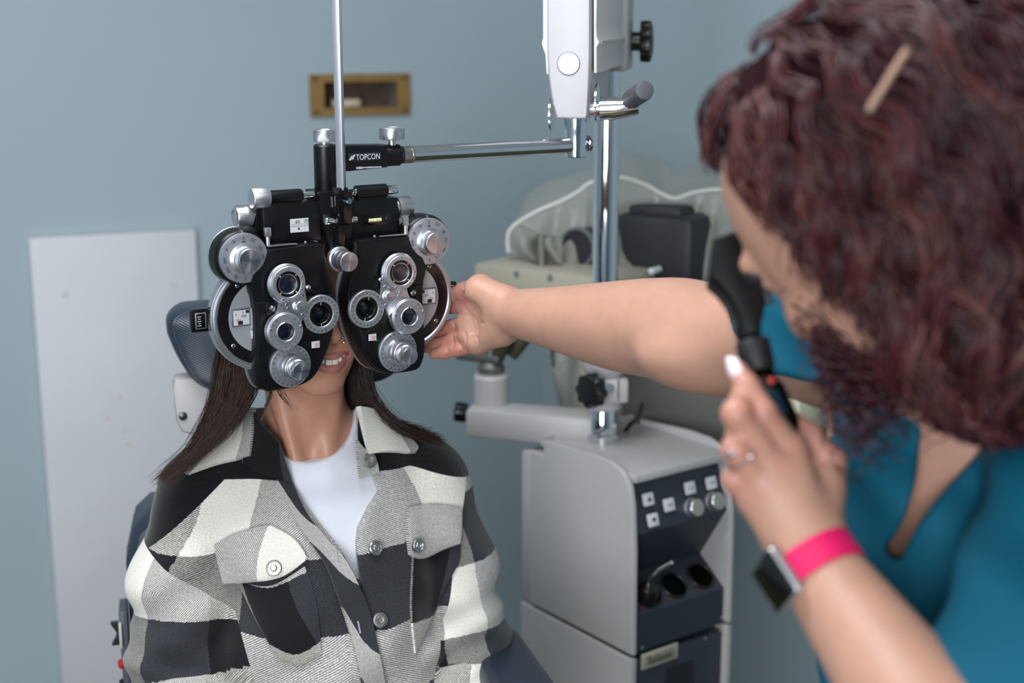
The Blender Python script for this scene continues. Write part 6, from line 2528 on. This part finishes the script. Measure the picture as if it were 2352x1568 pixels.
# right arm, reaching to the lens head
arm = [(SHR, 0.055), (P(1760, 776, 1.43), 0.052), (P(1640, 766, 1.50), 0.0525), (P(1570, 758, 1.545), 0.0565), (P(1500, 753, 1.58), 0.0555), (P(1420, 748, 1.62), 0.0515), (P(1330, 738, 1.665), 0.0435), (P(1250, 727, 1.70), 0.0350), (P(1190, 720, 1.735), 0.0300), (P(1160, 716, 1.752), 0.0290)]
D.spline([a for a, _ in arm], [r for _, r in arm], 0.02)
D.ell(P(1650, 815, 1.50), (0.080, 0.05, 0.030), None, 0.05)
WR = P(1160, 716, 1.752)
mcp = [P(1068, 704, 1.806), P(1070, 741, 1.800), P(1074, 771, 1.793), P(1094, 791, 1.785)]
vd = nrm(FW)
for q, r in zip(mcp, (0.0115, 0.0120, 0.0120, 0.0120)):
    D.cone(WR + (q - WR) * 0.12, q, 0.0185, r, 0.010)
D.cone(P(1150, 758, 1.757), P(1102, 782, 1.777), 0.0215, 0.0145, 0.012)      # hypothenar
D.cone(P(1152, 692, 1.745), P(1102, 668, 1.760), 0.0210, 0.0200, 0.010)      # thenar
thumb = [P(1104, 658, 1.766), P(1066, 669, 1.793), P(1028, 683, 1.822), P(1012, 690, 1.832)]
D.chain(thumb, [0.0150, 0.0108, 0.0098, 0.0080], 0.006)
FG = [
    [(1068, 704, 1.806), (1035, 703, 1.832), (1004, 707, 1.852), (988, 710, 1.858)],
    [(1070, 741, 1.800), (1036, 751, 1.826), (1004, 764, 1.842), (988, 771, 1.847)],
    [(1074, 771, 1.793), (1038, 782, 1.815), (1002, 793, 1.828), (982, 798, 1.832)],
    [(1094, 791, 1.785), (1056, 801, 1.800), (1020, 809, 1.812), (997, 813, 1.817)],
]
FRD = [(0.0100, 0.0092, 0.0084, 0.0070), (0.0104, 0.0096, 0.0086, 0.0072), (0.0100, 0.0092, 0.0084, 0.0070), (0.0098, 0.0088, 0.0080, 0.0066)]
for pts, rr in zip(FG, FRD):
    D.chain([P(*a) for a in pts], rr, 0.0035)
# palm hollow and creases
D.ell(P(1092, 735, 1.768), (0.010, 0.008, 0.018), None, 0.020, 's')
creases = [([(1062, 692), (1072, 712), (1086, 728), (1102, 738), (1112, 742)], 0.0016), ([(1066, 722), (1082, 728), (1094, 742), (1098, 765), (1096, 790)], 0.0014), ([(1064, 652), (1066, 670), (1060, 686)], 0.0012), ([(1040, 738), (1044, 752), (1042, 766)], 0.0011), ([(1066, 760), (1070, 775), (1068, 788)], 0.0011), ([(1038, 772), (1041, 782), (1040, 796)], 0.0011), ([(1058, 790), (1060, 802), (1058, 818)], 0.0011), ([(1026, 798), (1028, 808), (1026, 820)], 0.0010)]
cps = []
for cr, r in creases:
    pts, _ = hits(D, WF, bez(cr, 9), 0.0, 1.5, 1.95)
    ok = [p for p in pts if (p - CAM) @ FW < 1.9]
    if len(ok) > 2:
        cps.append((ok, r))
for ok, r in cps:
    D.chain(ok, [r * 0.62 * (0.2 + 0.8 * math.sin(math.pi * (i + 0.5) / len(ok))) for i in range(len(ok))], 0.0030, 's')
# left arm and hand holding the scope
lw = P(1862, 1278, 1.045)
fore = [(P(2290, 1900, 0.90), 0.046), (P(2140, 1680, 0.945), 0.0455), (P(2010, 1490, 0.995), 0.0385), (P(1900, 1335, 1.035), 0.0315), (lw, 0.0295)]
D.spline([a for a, _ in fore], [r for _, r in fore], 0.012)
D.chain([SHL, P(2420, 1500, 0.99), P(2290, 1900, 0.90)], [0.055, 0.05, 0.046], 0.02)
lm = [P(1812, 1032, 1.058), P(1772, 1066, 1.050), P(1745, 1104, 1.050), P(1730, 1146, 1.056)]
for q, r in zip(lm, (0.0135, 0.0135, 0.0130, 0.0125)):
    D.cone(lw, q, 0.0215, r, 0.012)
D.cone(lw, P(1880, 1120, 1.075), 0.024, 0.020, 0.012)
LF = [
    ([(1812, 1032, 1.058), (1752, 950, 1.045), (1716, 888, 1.055), (1694, 850, 1.065)], (0.0120, 0.0104, 0.0092, 0.0074)),
    ([(1772, 1066, 1.050), (1692, 950, 1.035), (1712, 905, 1.062), (1745, 915, 1.085)], (0.0120, 0.0110, 0.0095, 0.0080)),
    ([(1745, 1104, 1.050), (1690, 1032, 1.038), (1698, 990, 1.065), (1740, 985, 1.09)], (0.0118, 0.0105, 0.0092, 0.0078)),
    ([(1730, 1146, 1.056), (1690, 1100, 1.050), (1702, 1065, 1.075), (1735, 1062, 1.092)], (0.0112, 0.0096, 0.0085, 0.0072)),
    ([(1890, 1130, 1.075), (1908, 1060, 1.085), (1856, 1002, 1.095), (1822, 968, 1.10)], (0.0165, 0.0120, 0.0110, 0.0086)),
]
for pts, rr in LF:
    D.chain([P(*a) for a in pts], rr, 0.004)


def zgrid():
    return axis_range([(0.0, 0.72, 0.03), (0.72, 0.95, 0.012), (0.95, 1.75, 0.0034)])


bv, bf = D.mesh(axis_range([(-0.13, 0.0, 0.0022), (0.0, 0.62, 0.0036), (0.62, 0.85, 0.02)]), axis_range([(0.70, 1.50, 0.0038), (1.50, 1.68, 0.0032), (1.68, 1.95, 0.0022)]), axis_range([(0.0, 0.72, 0.03), (0.72, 0.95, 0.010), (0.95, 1.15, 0.0036), (1.15, 1.32, 0.0024), (1.32, 1.75, 0.0042)]), proj=1)
M_skinD = skin_mat('fair_skin', 0.45, 0.15, 0.15, 0.05)
dbody = fast_obj('body', bv - DO, bf, M_skinD, doc, True)
base = np.array(lin((188, 143, 123)))
pink = np.array(lin((190, 124, 112)))
cols = np.tile(base, (len(bv), 1))
tips = [P(*a) for f_ in FG for a in f_[1:]] + thumb[1:]
dt = np.min([np.linalg.norm(bv - t, axis=1) for t in tips], axis=0)
wt = (1 - sstep(dt, 0.008, 0.040))[:, None]
cols = cols * (1 - 0.75 * wt) + pink * 0.75 * wt
kn = [P(*a) for f_, _ in LF for a in f_[:3]]
dt = np.min([np.linalg.norm(bv - t, axis=1) for t in kn], axis=0)
wt = (1 - sstep(dt, 0.006, 0.028))[:, None]
cols = cols * (1 - 0.55 * wt) + pink * 0.55 * wt
set_color(dbody, cols)
# nails
M_nail = mat('pale_nail', (240, 222, 226), 0.2, coat=0.5)


def nail(tip, back, out, r=0.006, l=0.012):
    a = nrm(np.asarray(tip) - np.asarray(back))
    o_ = nrm(out - a * (out @ a))
    w_ = np.cross(a, o_)
    g = []
    for i in range(8):
        t = i / 7
        row = []
        for j in range(9):
            s_ = (j / 8 - 0.5) * 2
            ww = r * (0.85 + 0.15 * math.sin(math.pi * t)) * (1 if t < 0.75 else 1 - 0.5 * (t - 0.75) / 0.25)
            row.append(np.asarray(tip) + a * (t - 0.45) * l + w_ * s_ * ww + o_ * (r * 1.22 * math.cos(s_ * 1.0) + 0.0006 - 0.002 * t))
        g.append(row)
    obj('fingernail', MB().grid(np.array(g) - DO), M_nail, doc, 180)


nail(P(1692, 846, 1.064), P(1716, 888, 1.055), -FW * 0.8 - RX * 0.6, 0.0062, 0.017)
# ring
rq = P(1700, 1046, 1.040)
ra = nrm(P(1745, 1104, 1.050) - P(1690, 1032, 1.038))
x_, y_, _ = basis(ra)
pts = [rq + 0.0122 * (math.cos(t) * x_ + math.sin(t) * y_) - DO for t in np.linspace(0, 2 * math.pi, 40)]
rg = obj('finger_ring', MB().tube(pts, 0.0012, 8), M_chrome, doc)
obj('ring_stone', MB().lathe([(0.002, 0), (0.0038, 0.003), (0.0025, 0.0045), (0, 0.005)], P(1682, 1042, 1.032) - DO, nrm(-RX - FW), 12), M_chrome, rg)

# ---- scrub top
M_scrub = mat('teal_scrubs', (0, 84, 108), 0.75, bump=0.2, bscale=1500, spec=0.25)
C = SDF()
C.cone(NB, SHR, 0.070, 0.064, 0.05)
C.cone(NB, SHL, 0.070, 0.066, 0.05)
C.cone(TA, TB, 0.118, 0.122, 0.05)
C.cone(TB, TC, 0.122, 0.145, 0.05)
C.cone(TC, HIP + np.array([0, 0, 0.06]), 0.145, 0.165, 0.05)
C.ell(P(2060, 1230, 1.20), (0.055, 0.06, 0.06), None, 0.08)
C.ell(P(2230, 1330, 1.14), (0.060, 0.05, 0.065), None, 0.07)
C.chain([SHR, P(1760, 776, 1.43), P(1640, 766, 1.50)], [0.066, 0.066, 0.066], 0.03)
C.chain([SHL, P(2410, 1480, 1.00), P(2360, 1640, 0.965)], [0.070, 0.074, 0.078], 0.015)


def dfold(q):
    x, y, z = q[:, 0], q[:, 1], q[:, 2]
    w = 0.004 * np.sin(46 * x + 60 * z + 1.7 * np.sin(15 * z)) + 0.0035 * np.sin(34 * z - 52 * y + 20 * x)
    return w.astype(np.float32)


hem_px = poly_sdf([(1150, 560), (1655, 618), (1664, 690), (1684, 760), (1722, 825), (1775, 858), (1840, 873), (1912, 888), (1912, 1010), (1150, 1010)])


def hem(q):
    """beyond the slanted sleeve opening of the reaching arm"""
    w_ = np.asarray(q, float) - CAM
    dd_ = np.maximum(w_ @ FW, 0.3)
    return (hem_px(1176 + FPX * w_[:, 0] / dd_, 784 - FPX * (w_ @ UP) / dd_) * (1.42 / FPX)).astype(np.float32)


CT = SDF()
CT.fn((0.35, 1.2, 1.0), 3.0, lambda q: C(q) + dfold(q), 0.0)
CT.fn((0.35, 1.2, 1.0), 3.0, lambda q: hem(q), 0.003, 's')
# V neck with keyhole, cut along the view of the chest
vn = [(2060, 1700)]
vpx = [(2106, 860), (2118, 960), (2108, 1050), (2100, 1110), (2075, 1190), (2052, 1235), (2028, 1262), (2040, 1286), (2068, 1292), (2080, 1262), (2110, 1205), (2150, 1150), (2190, 1105), (2240, 1050), (2300, 960), (2350, 905), (2420, 850), (2400, 700), (2120, 700)]
vax = nrm(P(2150, 1100, 1.0) - CAM)
vx = nrm(np.cross(vax, (0, 0, 1)))
vz = np.cross(vx, vax)


def vproj(q):
    q = np.asarray(q) - CAM
    t = 1.15 / np.maximum(q @ vax, 0.2)
    return (q @ vx) * 1.0, (q @ vz) * 1.0


vpoly = []
for u, v_ in vpx:
    p = P(u, v_, 1.0) - CAM
    p = p * (1.14 / (p @ vax))
    vpoly.append((p @ vx, p @ vz))
vsd = poly_sdf(vpoly)
CT.fn((0.35, 1.2, 1.0), 3.0, lambda q: np.maximum(vsd(*vproj(q)), ((q - CAM) @ vax - 1.34)).astype(np.float32), 0.003, 's')
v, f = CT.mesh(axis_range([(0.10, 0.66, 0.0046), (0.66, 0.9, 0.02)]), axis_range([(0.80, 1.60, 0.005)]), axis_range([(0.70, 0.92, 0.012), (0.92, 1.45, 0.0046)]))
fast_obj('scrub_top', v - DO, f, M_scrub, doc)
# trousers
TR = SDF()
TR.cone(TC, HIP, 0.13, 0.155, 0.05)
for s in (-1, 1):
    k0 = HIP + np.array([0.08 * s, 0.0, -0.08])
    k1 = np.array([feet[0] + 0.10 * s, feet[1] - 0.02, 0.46])
    k2 = np.array([feet[0] + 0.11 * s, feet[1] + 0.02, 0.13])
    TR.chain([k0, k1, k2], [0.115, 0.09, 0.075], 0.03)
v, f = TR.mesh(np.arange(feet[0] - 0.35, feet[0] + 0.35, 0.02), np.arange(feet[1] - 0.3, feet[1] + 0.3, 0.02), np.arange(0.03, 1.02, 0.025))
fast_obj('trousers', v - DO, f, M_scrub, doc)

# ---- hair
M_hairD = skin_mat('red_curly_hair', 0.38, 0.0, 0.0, 0.15)
HS = SDF()
cc_ = d2w((0, 0.150, 0.035))
HS.ell(d2w((0, 0.178, 0.030)), (0.088, 0.094, 0.096), DR, 0.01)
HS.ell(P(2230, 330, 1.02), (0.115, 0.11, 0.11), None, 0.06)
HS.ell(P(2180, 660, 1.04), (0.095, 0.09, 0.090), None, 0.06)
HS.ell(P(2010, 620, 1.06), (0.060, 0.05, 0.075), None, 0.04)
HS.ell(P(2220, 800, 1.06), (0.080, 0.075, 0.045), None, 0.05)
HS.ell(P(1990, 735, 1.05), (0.045, 0.035, 0.055), None, 0.04)
HS.ell(P(2120, 780, 1.04), (0.06, 0.05, 0.05), None, 0.04)
HS.ell(P(1840, 295, 1.08), (0.040, 0.042, 0.034), None, 0.05)
# face opening
HS.fn(d2w((0, 0.03, -0.03)), 0.35, lambda q: (lambda w_: np.maximum(w_[:, 1] - 0.128 - 0.15 * np.clip(0.03 - w_[:, 2], 0, 0.12), w_[:, 2] - 0.080))((np.asarray(q) - DE) @ DR).astype(np.float32), 0.015, 's')
hcx_ = cc_
v, f = HS.mesh(np.arange(0.10, 0.62, 0.007), np.arange(0.78, 1.32, 0.007), np.arange(1.25, 1.78, 0.007))
hroot = empty('hair', (0, 0, 0), 0, doc)
hb = fast_obj('hair_volume', v - DO, f, mat('hair_under', (38, 14, 19), 0.9, spec=0.05, var=0.4, vscale=60), hroot)
rs = np.random.RandomState(7)
cen = v[np.array(f)].mean(1)
crown = d2w((0.03, 0.17, 0.125))
segn, tri = 24, 3
fc = []
for i in range(segn - 1):
    for k in range(tri):
        k2 = (k + 1) % tri
        fc.append((i * tri + k, i * tri + k2, (i + 1) * tri + k2, (i + 1) * tri + k))
fc = np.array(fc)
pal = np.array([lin(c) for c in ((54, 18, 26), (66, 22, 31), (80, 32, 38), (42, 14, 21), (114, 68, 62), (60, 20, 32), (88, 44, 40), (46, 15, 24), (32, 11, 17), (72, 26, 37))])
NC, NP = 430, 11
pos = cen[rs.permutation(len(cen))[:NC]].copy()
path = [pos.copy()]
nrms = []
step = 0.0088
for t in range(segn - 1):
    h = 0.002
    f0 = HS(pos)
    g = np.stack([HS(pos + np.eye(3)[a] * h) - f0 for a in range(3)], 1) / h
    nn_ = g / (np.linalg.norm(g, axis=1)[:, None] + 1e-6)
    nrms.append(nn_)
    away = pos - crown
    away /= np.linalg.norm(away, axis=1)[:, None] + 1e-6
    dr = np.array([0.10, 0, -1.0]) + 1.3 * away
    dr = dr - nn_ * np.sum(dr * nn_, 1)[:, None] * 0.92
    dr /= np.linalg.norm(dr, axis=1)[:, None] + 1e-6
    pos = pos + dr * step
    f1 = HS(pos)
    pull = np.where(f1 > 0.025, 0, np.clip(f1 - 0.003, -0.01, 0.01))
    pos = pos - nn_ * pull[:, None]
    path.append(pos.copy())
nrms.append(nrms[-1])
path = np.stack(path, 1)
nrms = np.stack(nrms, 1)
T = np.linspace(0, 1, segn)
cv, cf, ccol = [], [], []
cnt = 0
for s in range(NC):
    w_ = (path[s] - DE) @ DR
    bad = (w_[:, 1] < 0.140 + 0.12 * np.clip(0.03 - w_[:, 2], 0, 0.12)) & (w_[:, 2] < 0.088) & (w_[:, 2] > -0.085)
    Lc = 1.0
    if bad.any():
        Lc = T[bad.argmax()]
        if Lc < 0.15:
            continue
    tg = np.gradient(path[s], axis=0)
    tg /= np.linalg.norm(tg, axis=1)[:, None] + 1e-9
    sd_ = np.cross(tg, nrms[s])
    sd_ /= np.linalg.norm(sd_, axis=1)[:, None] + 1e-9
    ph = rs.rand() * 6.28
    fr = 2.0 + 2.2 * rs.rand()
    am = 0.005 + 0.008 * rs.rand()
    ccl = pal[rs.randint(len(pal))]
    for j in range(NP):
        L = Lc * (0.7 + 0.3 * rs.rand())
        o1 = rs.randn() * 0.0065
        o2 = abs(rs.randn()) * 0.0050
        p2 = ph + rs.randn() * 0.35
        a2 = am * (0.8 + 0.4 * rs.rand())
        ev = np.minimum(1, 3 * T + 0.2)
        cl = 1 - 0.45 * T
        c = path[s] + sd_ * (o1 * cl + a2 * ev * np.sin(fr * 6.28 * T + p2))[:, None] + nrms[s] * (o2 * cl + 0.6 * a2 * ev * (1 + np.cos(fr * 6.28 * T + p2)) * 0.7)[:, None]
        c = np.stack([np.interp(T * L, T, c[:, k]) for k in range(3)], 1)
        g_ = np.gradient(c, axis=0)
        g_ /= np.linalg.norm(g_, axis=1)[:, None] + 1e-9
        x = np.cross(g_, nrm(rs.randn(3)))
        x /= np.linalg.norm(x, axis=1)[:, None] + 1e-9
        y = np.cross(g_, x)
        wd = (0.0007 + 0.0010 * rs.rand()) * (0.35 + 0.65 * np.sin(math.pi * np.clip(T * 0.9 + 0.1, 0, 1)))
        vv = [c + (wd * math.cos(2 * math.pi * k / tri))[:, None] * x + (wd * math.sin(2 * math.pi * k / tri))[:, None] * y for k in range(tri)]
        cv.append(np.stack(vv, 1).reshape(-1, 3))
        cf.append(fc + cnt * segn * tri)
        cnt += 1
        ccol.append(np.tile((ccl * 0.7 + pal[rs.randint(len(pal))] * 0.3) * (0.8 + 0.5 * rs.rand()), (segn * tri, 1)))
ho = fast_obj('curls', np.concatenate(cv) - DO, np.concatenate(cf), M_hairD, hroot)
tag(ho, kind='stuff')
set_color(ho, np.concatenate(ccol))
# hanging ringlets in front of the collar
rv, rf, rc_ = [], [], []
ring_px = [((1860, 640, 1.07), (1915, 880, 1.06), 0.006), ((1890, 690, 1.06), (1930, 980, 1.06), 0.008), ((1930, 740, 1.06), (1965, 1050, 1.07), 0.009), ((1960, 770, 1.05), (2000, 1060, 1.07), 0.010), ((1840, 580, 1.08), (1890, 780, 1.07), 0.006), ((1990, 790, 1.05), (2015, 960, 1.06), 0.008), ((2080, 800, 1.04), (2090, 970, 1.06), 0.007), ((2130, 820, 1.04), (2150, 980, 1.06), 0.009), ((1905, 720, 1.06), (1945, 950, 1.06), 0.009), ((1830, 540, 1.07), (1862, 720, 1.07), 0.005), ((2250, 830, 1.05), (2260, 940, 1.06), 0.008), ((2180, 830, 1.05), (2200, 950, 1.06), 0.008), ((1815, 500, 1.075), (1845, 680, 1.08), 0.004), ((2040, 800, 1.05), (2050, 930, 1.06), 0.008)]
kk = 0
for (a, b, am) in ring_px:
    for j in range(12):
        A = P(*a) + rs.randn(3) * 0.007
        B = P(*b) + rs.randn(3) * 0.011
        n_ = 40
        t = np.linspace(0, 1, n_)[:, None]
        c = A * (1 - t) + B * t
        ph = rs.rand() * 6.28
        fr = 3 + 2 * rs.rand()
        c = c + am * np.minimum(1, 3 * t) * np.cos(fr * 6.28 * t + ph) * RX + am * np.minimum(1, 3 * t) * np.sin(fr * 6.28 * t + ph) * FW
        mb_ = MB().tube(c, 0.0011 * (1 - 0.6 * np.linspace(0, 1, n_)), 4, False)
        rv.append(mb_.v[0])
        rf.append(np.array(mb_.f) + kk)
        kk += len(mb_.v[0])
        rc_.append(np.tile(pal[rs.randint(4)], (len(mb_.v[0]), 1)))
rl_ = fast_obj('ringlets', np.concatenate(rv) - DO, np.concatenate(rf), M_hairD, hroot)
tag(rl_, kind='stuff')
set_color(rl_, np.concatenate(rc_))
# hair clip, earring
p0, p1 = P(2085, 115, 0.92), P(1995, 255, 0.955)
pc, nn = hits(HS, WF, [(2085, 115), (2060, 152), (2035, 192), (2012, 228), (1995, 255)], 0.018, 0.6, 1.6)
obj('hair_clip', MB().tube(bez(pc, 14) - DO, 0.0026, 10), mat('gold_clip', (196, 160, 140), 0.35, 0.7), doc)
obj('earring', MB().lathe([(0.0, -0.012), (0.004, -0.008), (0.0065, 0.0), (0.004, 0.010), (0.0, 0.016)], P(2080, 825, 0.985) - DO, nrm(np.array([0.25, 0, 1])), 16), mat('pearl', (225, 212, 204), 0.25), doc)

# ------------------------------------------------------------------ retinoscope
ro = P(1735, 800, 1.10)
ret = empty('retinoscope', ro)
tag(ret, 'black handheld retinoscope raised to the examiner\'s eye', 'retinoscope')
M_retb = mat('matte_black', (9, 9, 11), 0.4, spec=0.3)
ra_ = nrm(P(1690, 620, 1.115) - P(1738, 810, 1.095))
rx2 = nrm(np.cross(ra_, FW))
rz2 = np.cross(rx2, ra_)
if rx2[0] < 0:
    rx2 = -rx2
rn = nrm(np.cross(ra_, rx2))


def rq_(u, v, d=1.10):
    q = P(u, v, d) - ro
    return q @ rx2, q @ ra_


hp = [rq_(u, v) for u, v in ((1642, 532), (1690, 514), (1722, 545), (1748, 578), (1768, 608), (1768, 636), (1760, 690), (1748, 742), (1742, 782), (1702, 786), (1694, 740), (1676, 694), (1652, 658), (1628, 634), (1634, 590))]
obj('head', MB().prism(hp, -0.017, 0.017, 0.005, frame=((0, 0, 0), rx2, rn, ra_), back_bevel=True), M_retb, ret, 40)
q = rq_(1738, 622)
obj('brow_rest', MB().lathe([(0.013, -0.004), (0.013, 0.004), (0.010, 0.007), (0.006, 0.007)], rx2 * q[0] + ra_ * q[1] - rn * 0.019, nrm(-rn + rx2 * 0.7), 28), mat('dark_rubber', (40, 40, 44), 0.4), ret)
q = rq_(1745, 665)
obj('filter_lever', MB().box(rx2 * (q[0] + 0.004) + ra_ * q[1] - rn * 0.018, (0.006, 0.006, 0.03), np.c_[rx2, rn, ra_], bevel=0.0015), mat('dark_rubber', (40, 40, 44), 0.4), ret)
s0 = P(1722, 775, 1.10) - ro
s1 = P(1742, 855, 1.095) - ro
sd = nrm(s0 - s1)
obj('neck', MB().tube([P(1716, 750, 1.10) - ro, P(1728, 800, 1.098) - ro], [0.010, 0.0095], 28), M_retb, ret)
obj('focus_sleeve', MB().lathe([(0.0115, 0), (0.0128, 0.001), (0.0132, 0.008), (0.0132, 0.023), (0.012, 0.0245), (0.0095, 0.0255)], P(1744, 852, 1.093) - ro, sd, kn=40, knurl=(2, 3), kd=0.0005), mat('sleeve_black', (30, 30, 33), 0.5), ret)
h1 = P(1862, 1120, 1.105) - ro
h0 = P(1746, 858, 1.092) - ro
obj('handle', MB().tube([h0, h0 + (h1 - h0) * 0.1, h0 + (h1 - h0) * 0.14, h1 - (h1 - h0) * 0.05, h1], [0.0105, 0.0115, 0.0135, 0.0140, 0.0125], 28), M_retb, ret)
q = P(1772, 874, 1.078) - ro
obj('red_mark', MB().lathe([(0.0026, -0.004), (0.0026, 0.001), (0.002, 0.0016), (0, 0.0018)], q, nrm(-FW), 16), mat('red_mark', (205, 52, 40), 0.4), ret)
q0 = P(1775, 900, 1.078) - ro
q1 = P(1798, 950, 1.082) - ro
obj('blue_strip', MB().tube([q0, q1], 0.0035, 8), mat('blue_strip', (20, 70, 90), 0.4), ret)

# ------------------------------------------------------------------ smart watch
wa = nrm(P(1950, 1410, 1.02) - P(1850, 1262, 1.05))            # along the arm, towards the elbow
wc0 = P(1872, 1298, 1.043)
watch = empty('smart_watch', wc0)
tag(watch, 'square smart watch with bright pink band on the examiner\'s wrist', 'watch')
wn_ = -RX * 0.80 - FW * 0.55 - UP * 0.22
wn_ = nrm(wn_ - wa * (wn_ @ wa))
wb_ = np.cross(wa, wn_)
band = []
for i, (h, dr_) in enumerate(((-0.0115, 0.0), (-0.0105, 0.0016), (0.0105, 0.0016), (0.0115, 0.0))):
    row = []
    for t in np.linspace(0, 2 * math.pi, 64, endpoint=False):
        rr = 0.0322 + dr_ + 0.0005
        row.append(wa * (h + 0.002) + rr * (math.cos(t) * wn_ + math.sin(t) * wb_))
    band.append(row)
inn = []
for h in (0.0105, -0.0105):
    inn.append([wa * (h + 0.002) + 0.0315 * (math.cos(t) * wn_ + math.sin(t) * wb_) for t in np.linspace(0, 2 * math.pi, 64, endpoint=False)])
obj('band', MB().grid(np.array(band + inn), closed_u=True, closed_v=True), mat('pink_silicone', (222, 22, 96), 0.5), watch)
cR = np.c_[wb_, wa, wn_]
cc0 = wn_ * 0.0375 + wa * 0.002
cs_ = obj('case', MB().box(cc0, (0.034, 0.040, 0.0105), cR, bevel=0.0045, seg=4), mat('silver_case', (205, 205, 208), 0.3, 0.8), watch)
obj('screen', MB().box(cc0 + wn_ * 0.0042, (0.031, 0.037, 0.004), cR, bevel=0.0018, seg=3), mat('black_glass', (8, 8, 9), 0.06, coat=1.0), cs_)
obj('crown', MB().lathe([(0.0035, 0), (0.0035, 0.0022), (0.003, 0.0028), (0, 0.003)], cc0 + wb_ * 0.0168 + wa * 0.008, wb_, 20), mat('silver_case', (205, 205, 208), 0.3, 0.8), cs_)


# ------------------------------------------------------------------ keep the tree at thing > part > sub-part
bpy.context.view_layer.update()
for o in list(bpy.data.objects):
    chain = []
    p = o
    while p is not None:
        chain.append(p)
        p = p.parent
    if len(chain) > 3:
        o.parent = chain[-2]
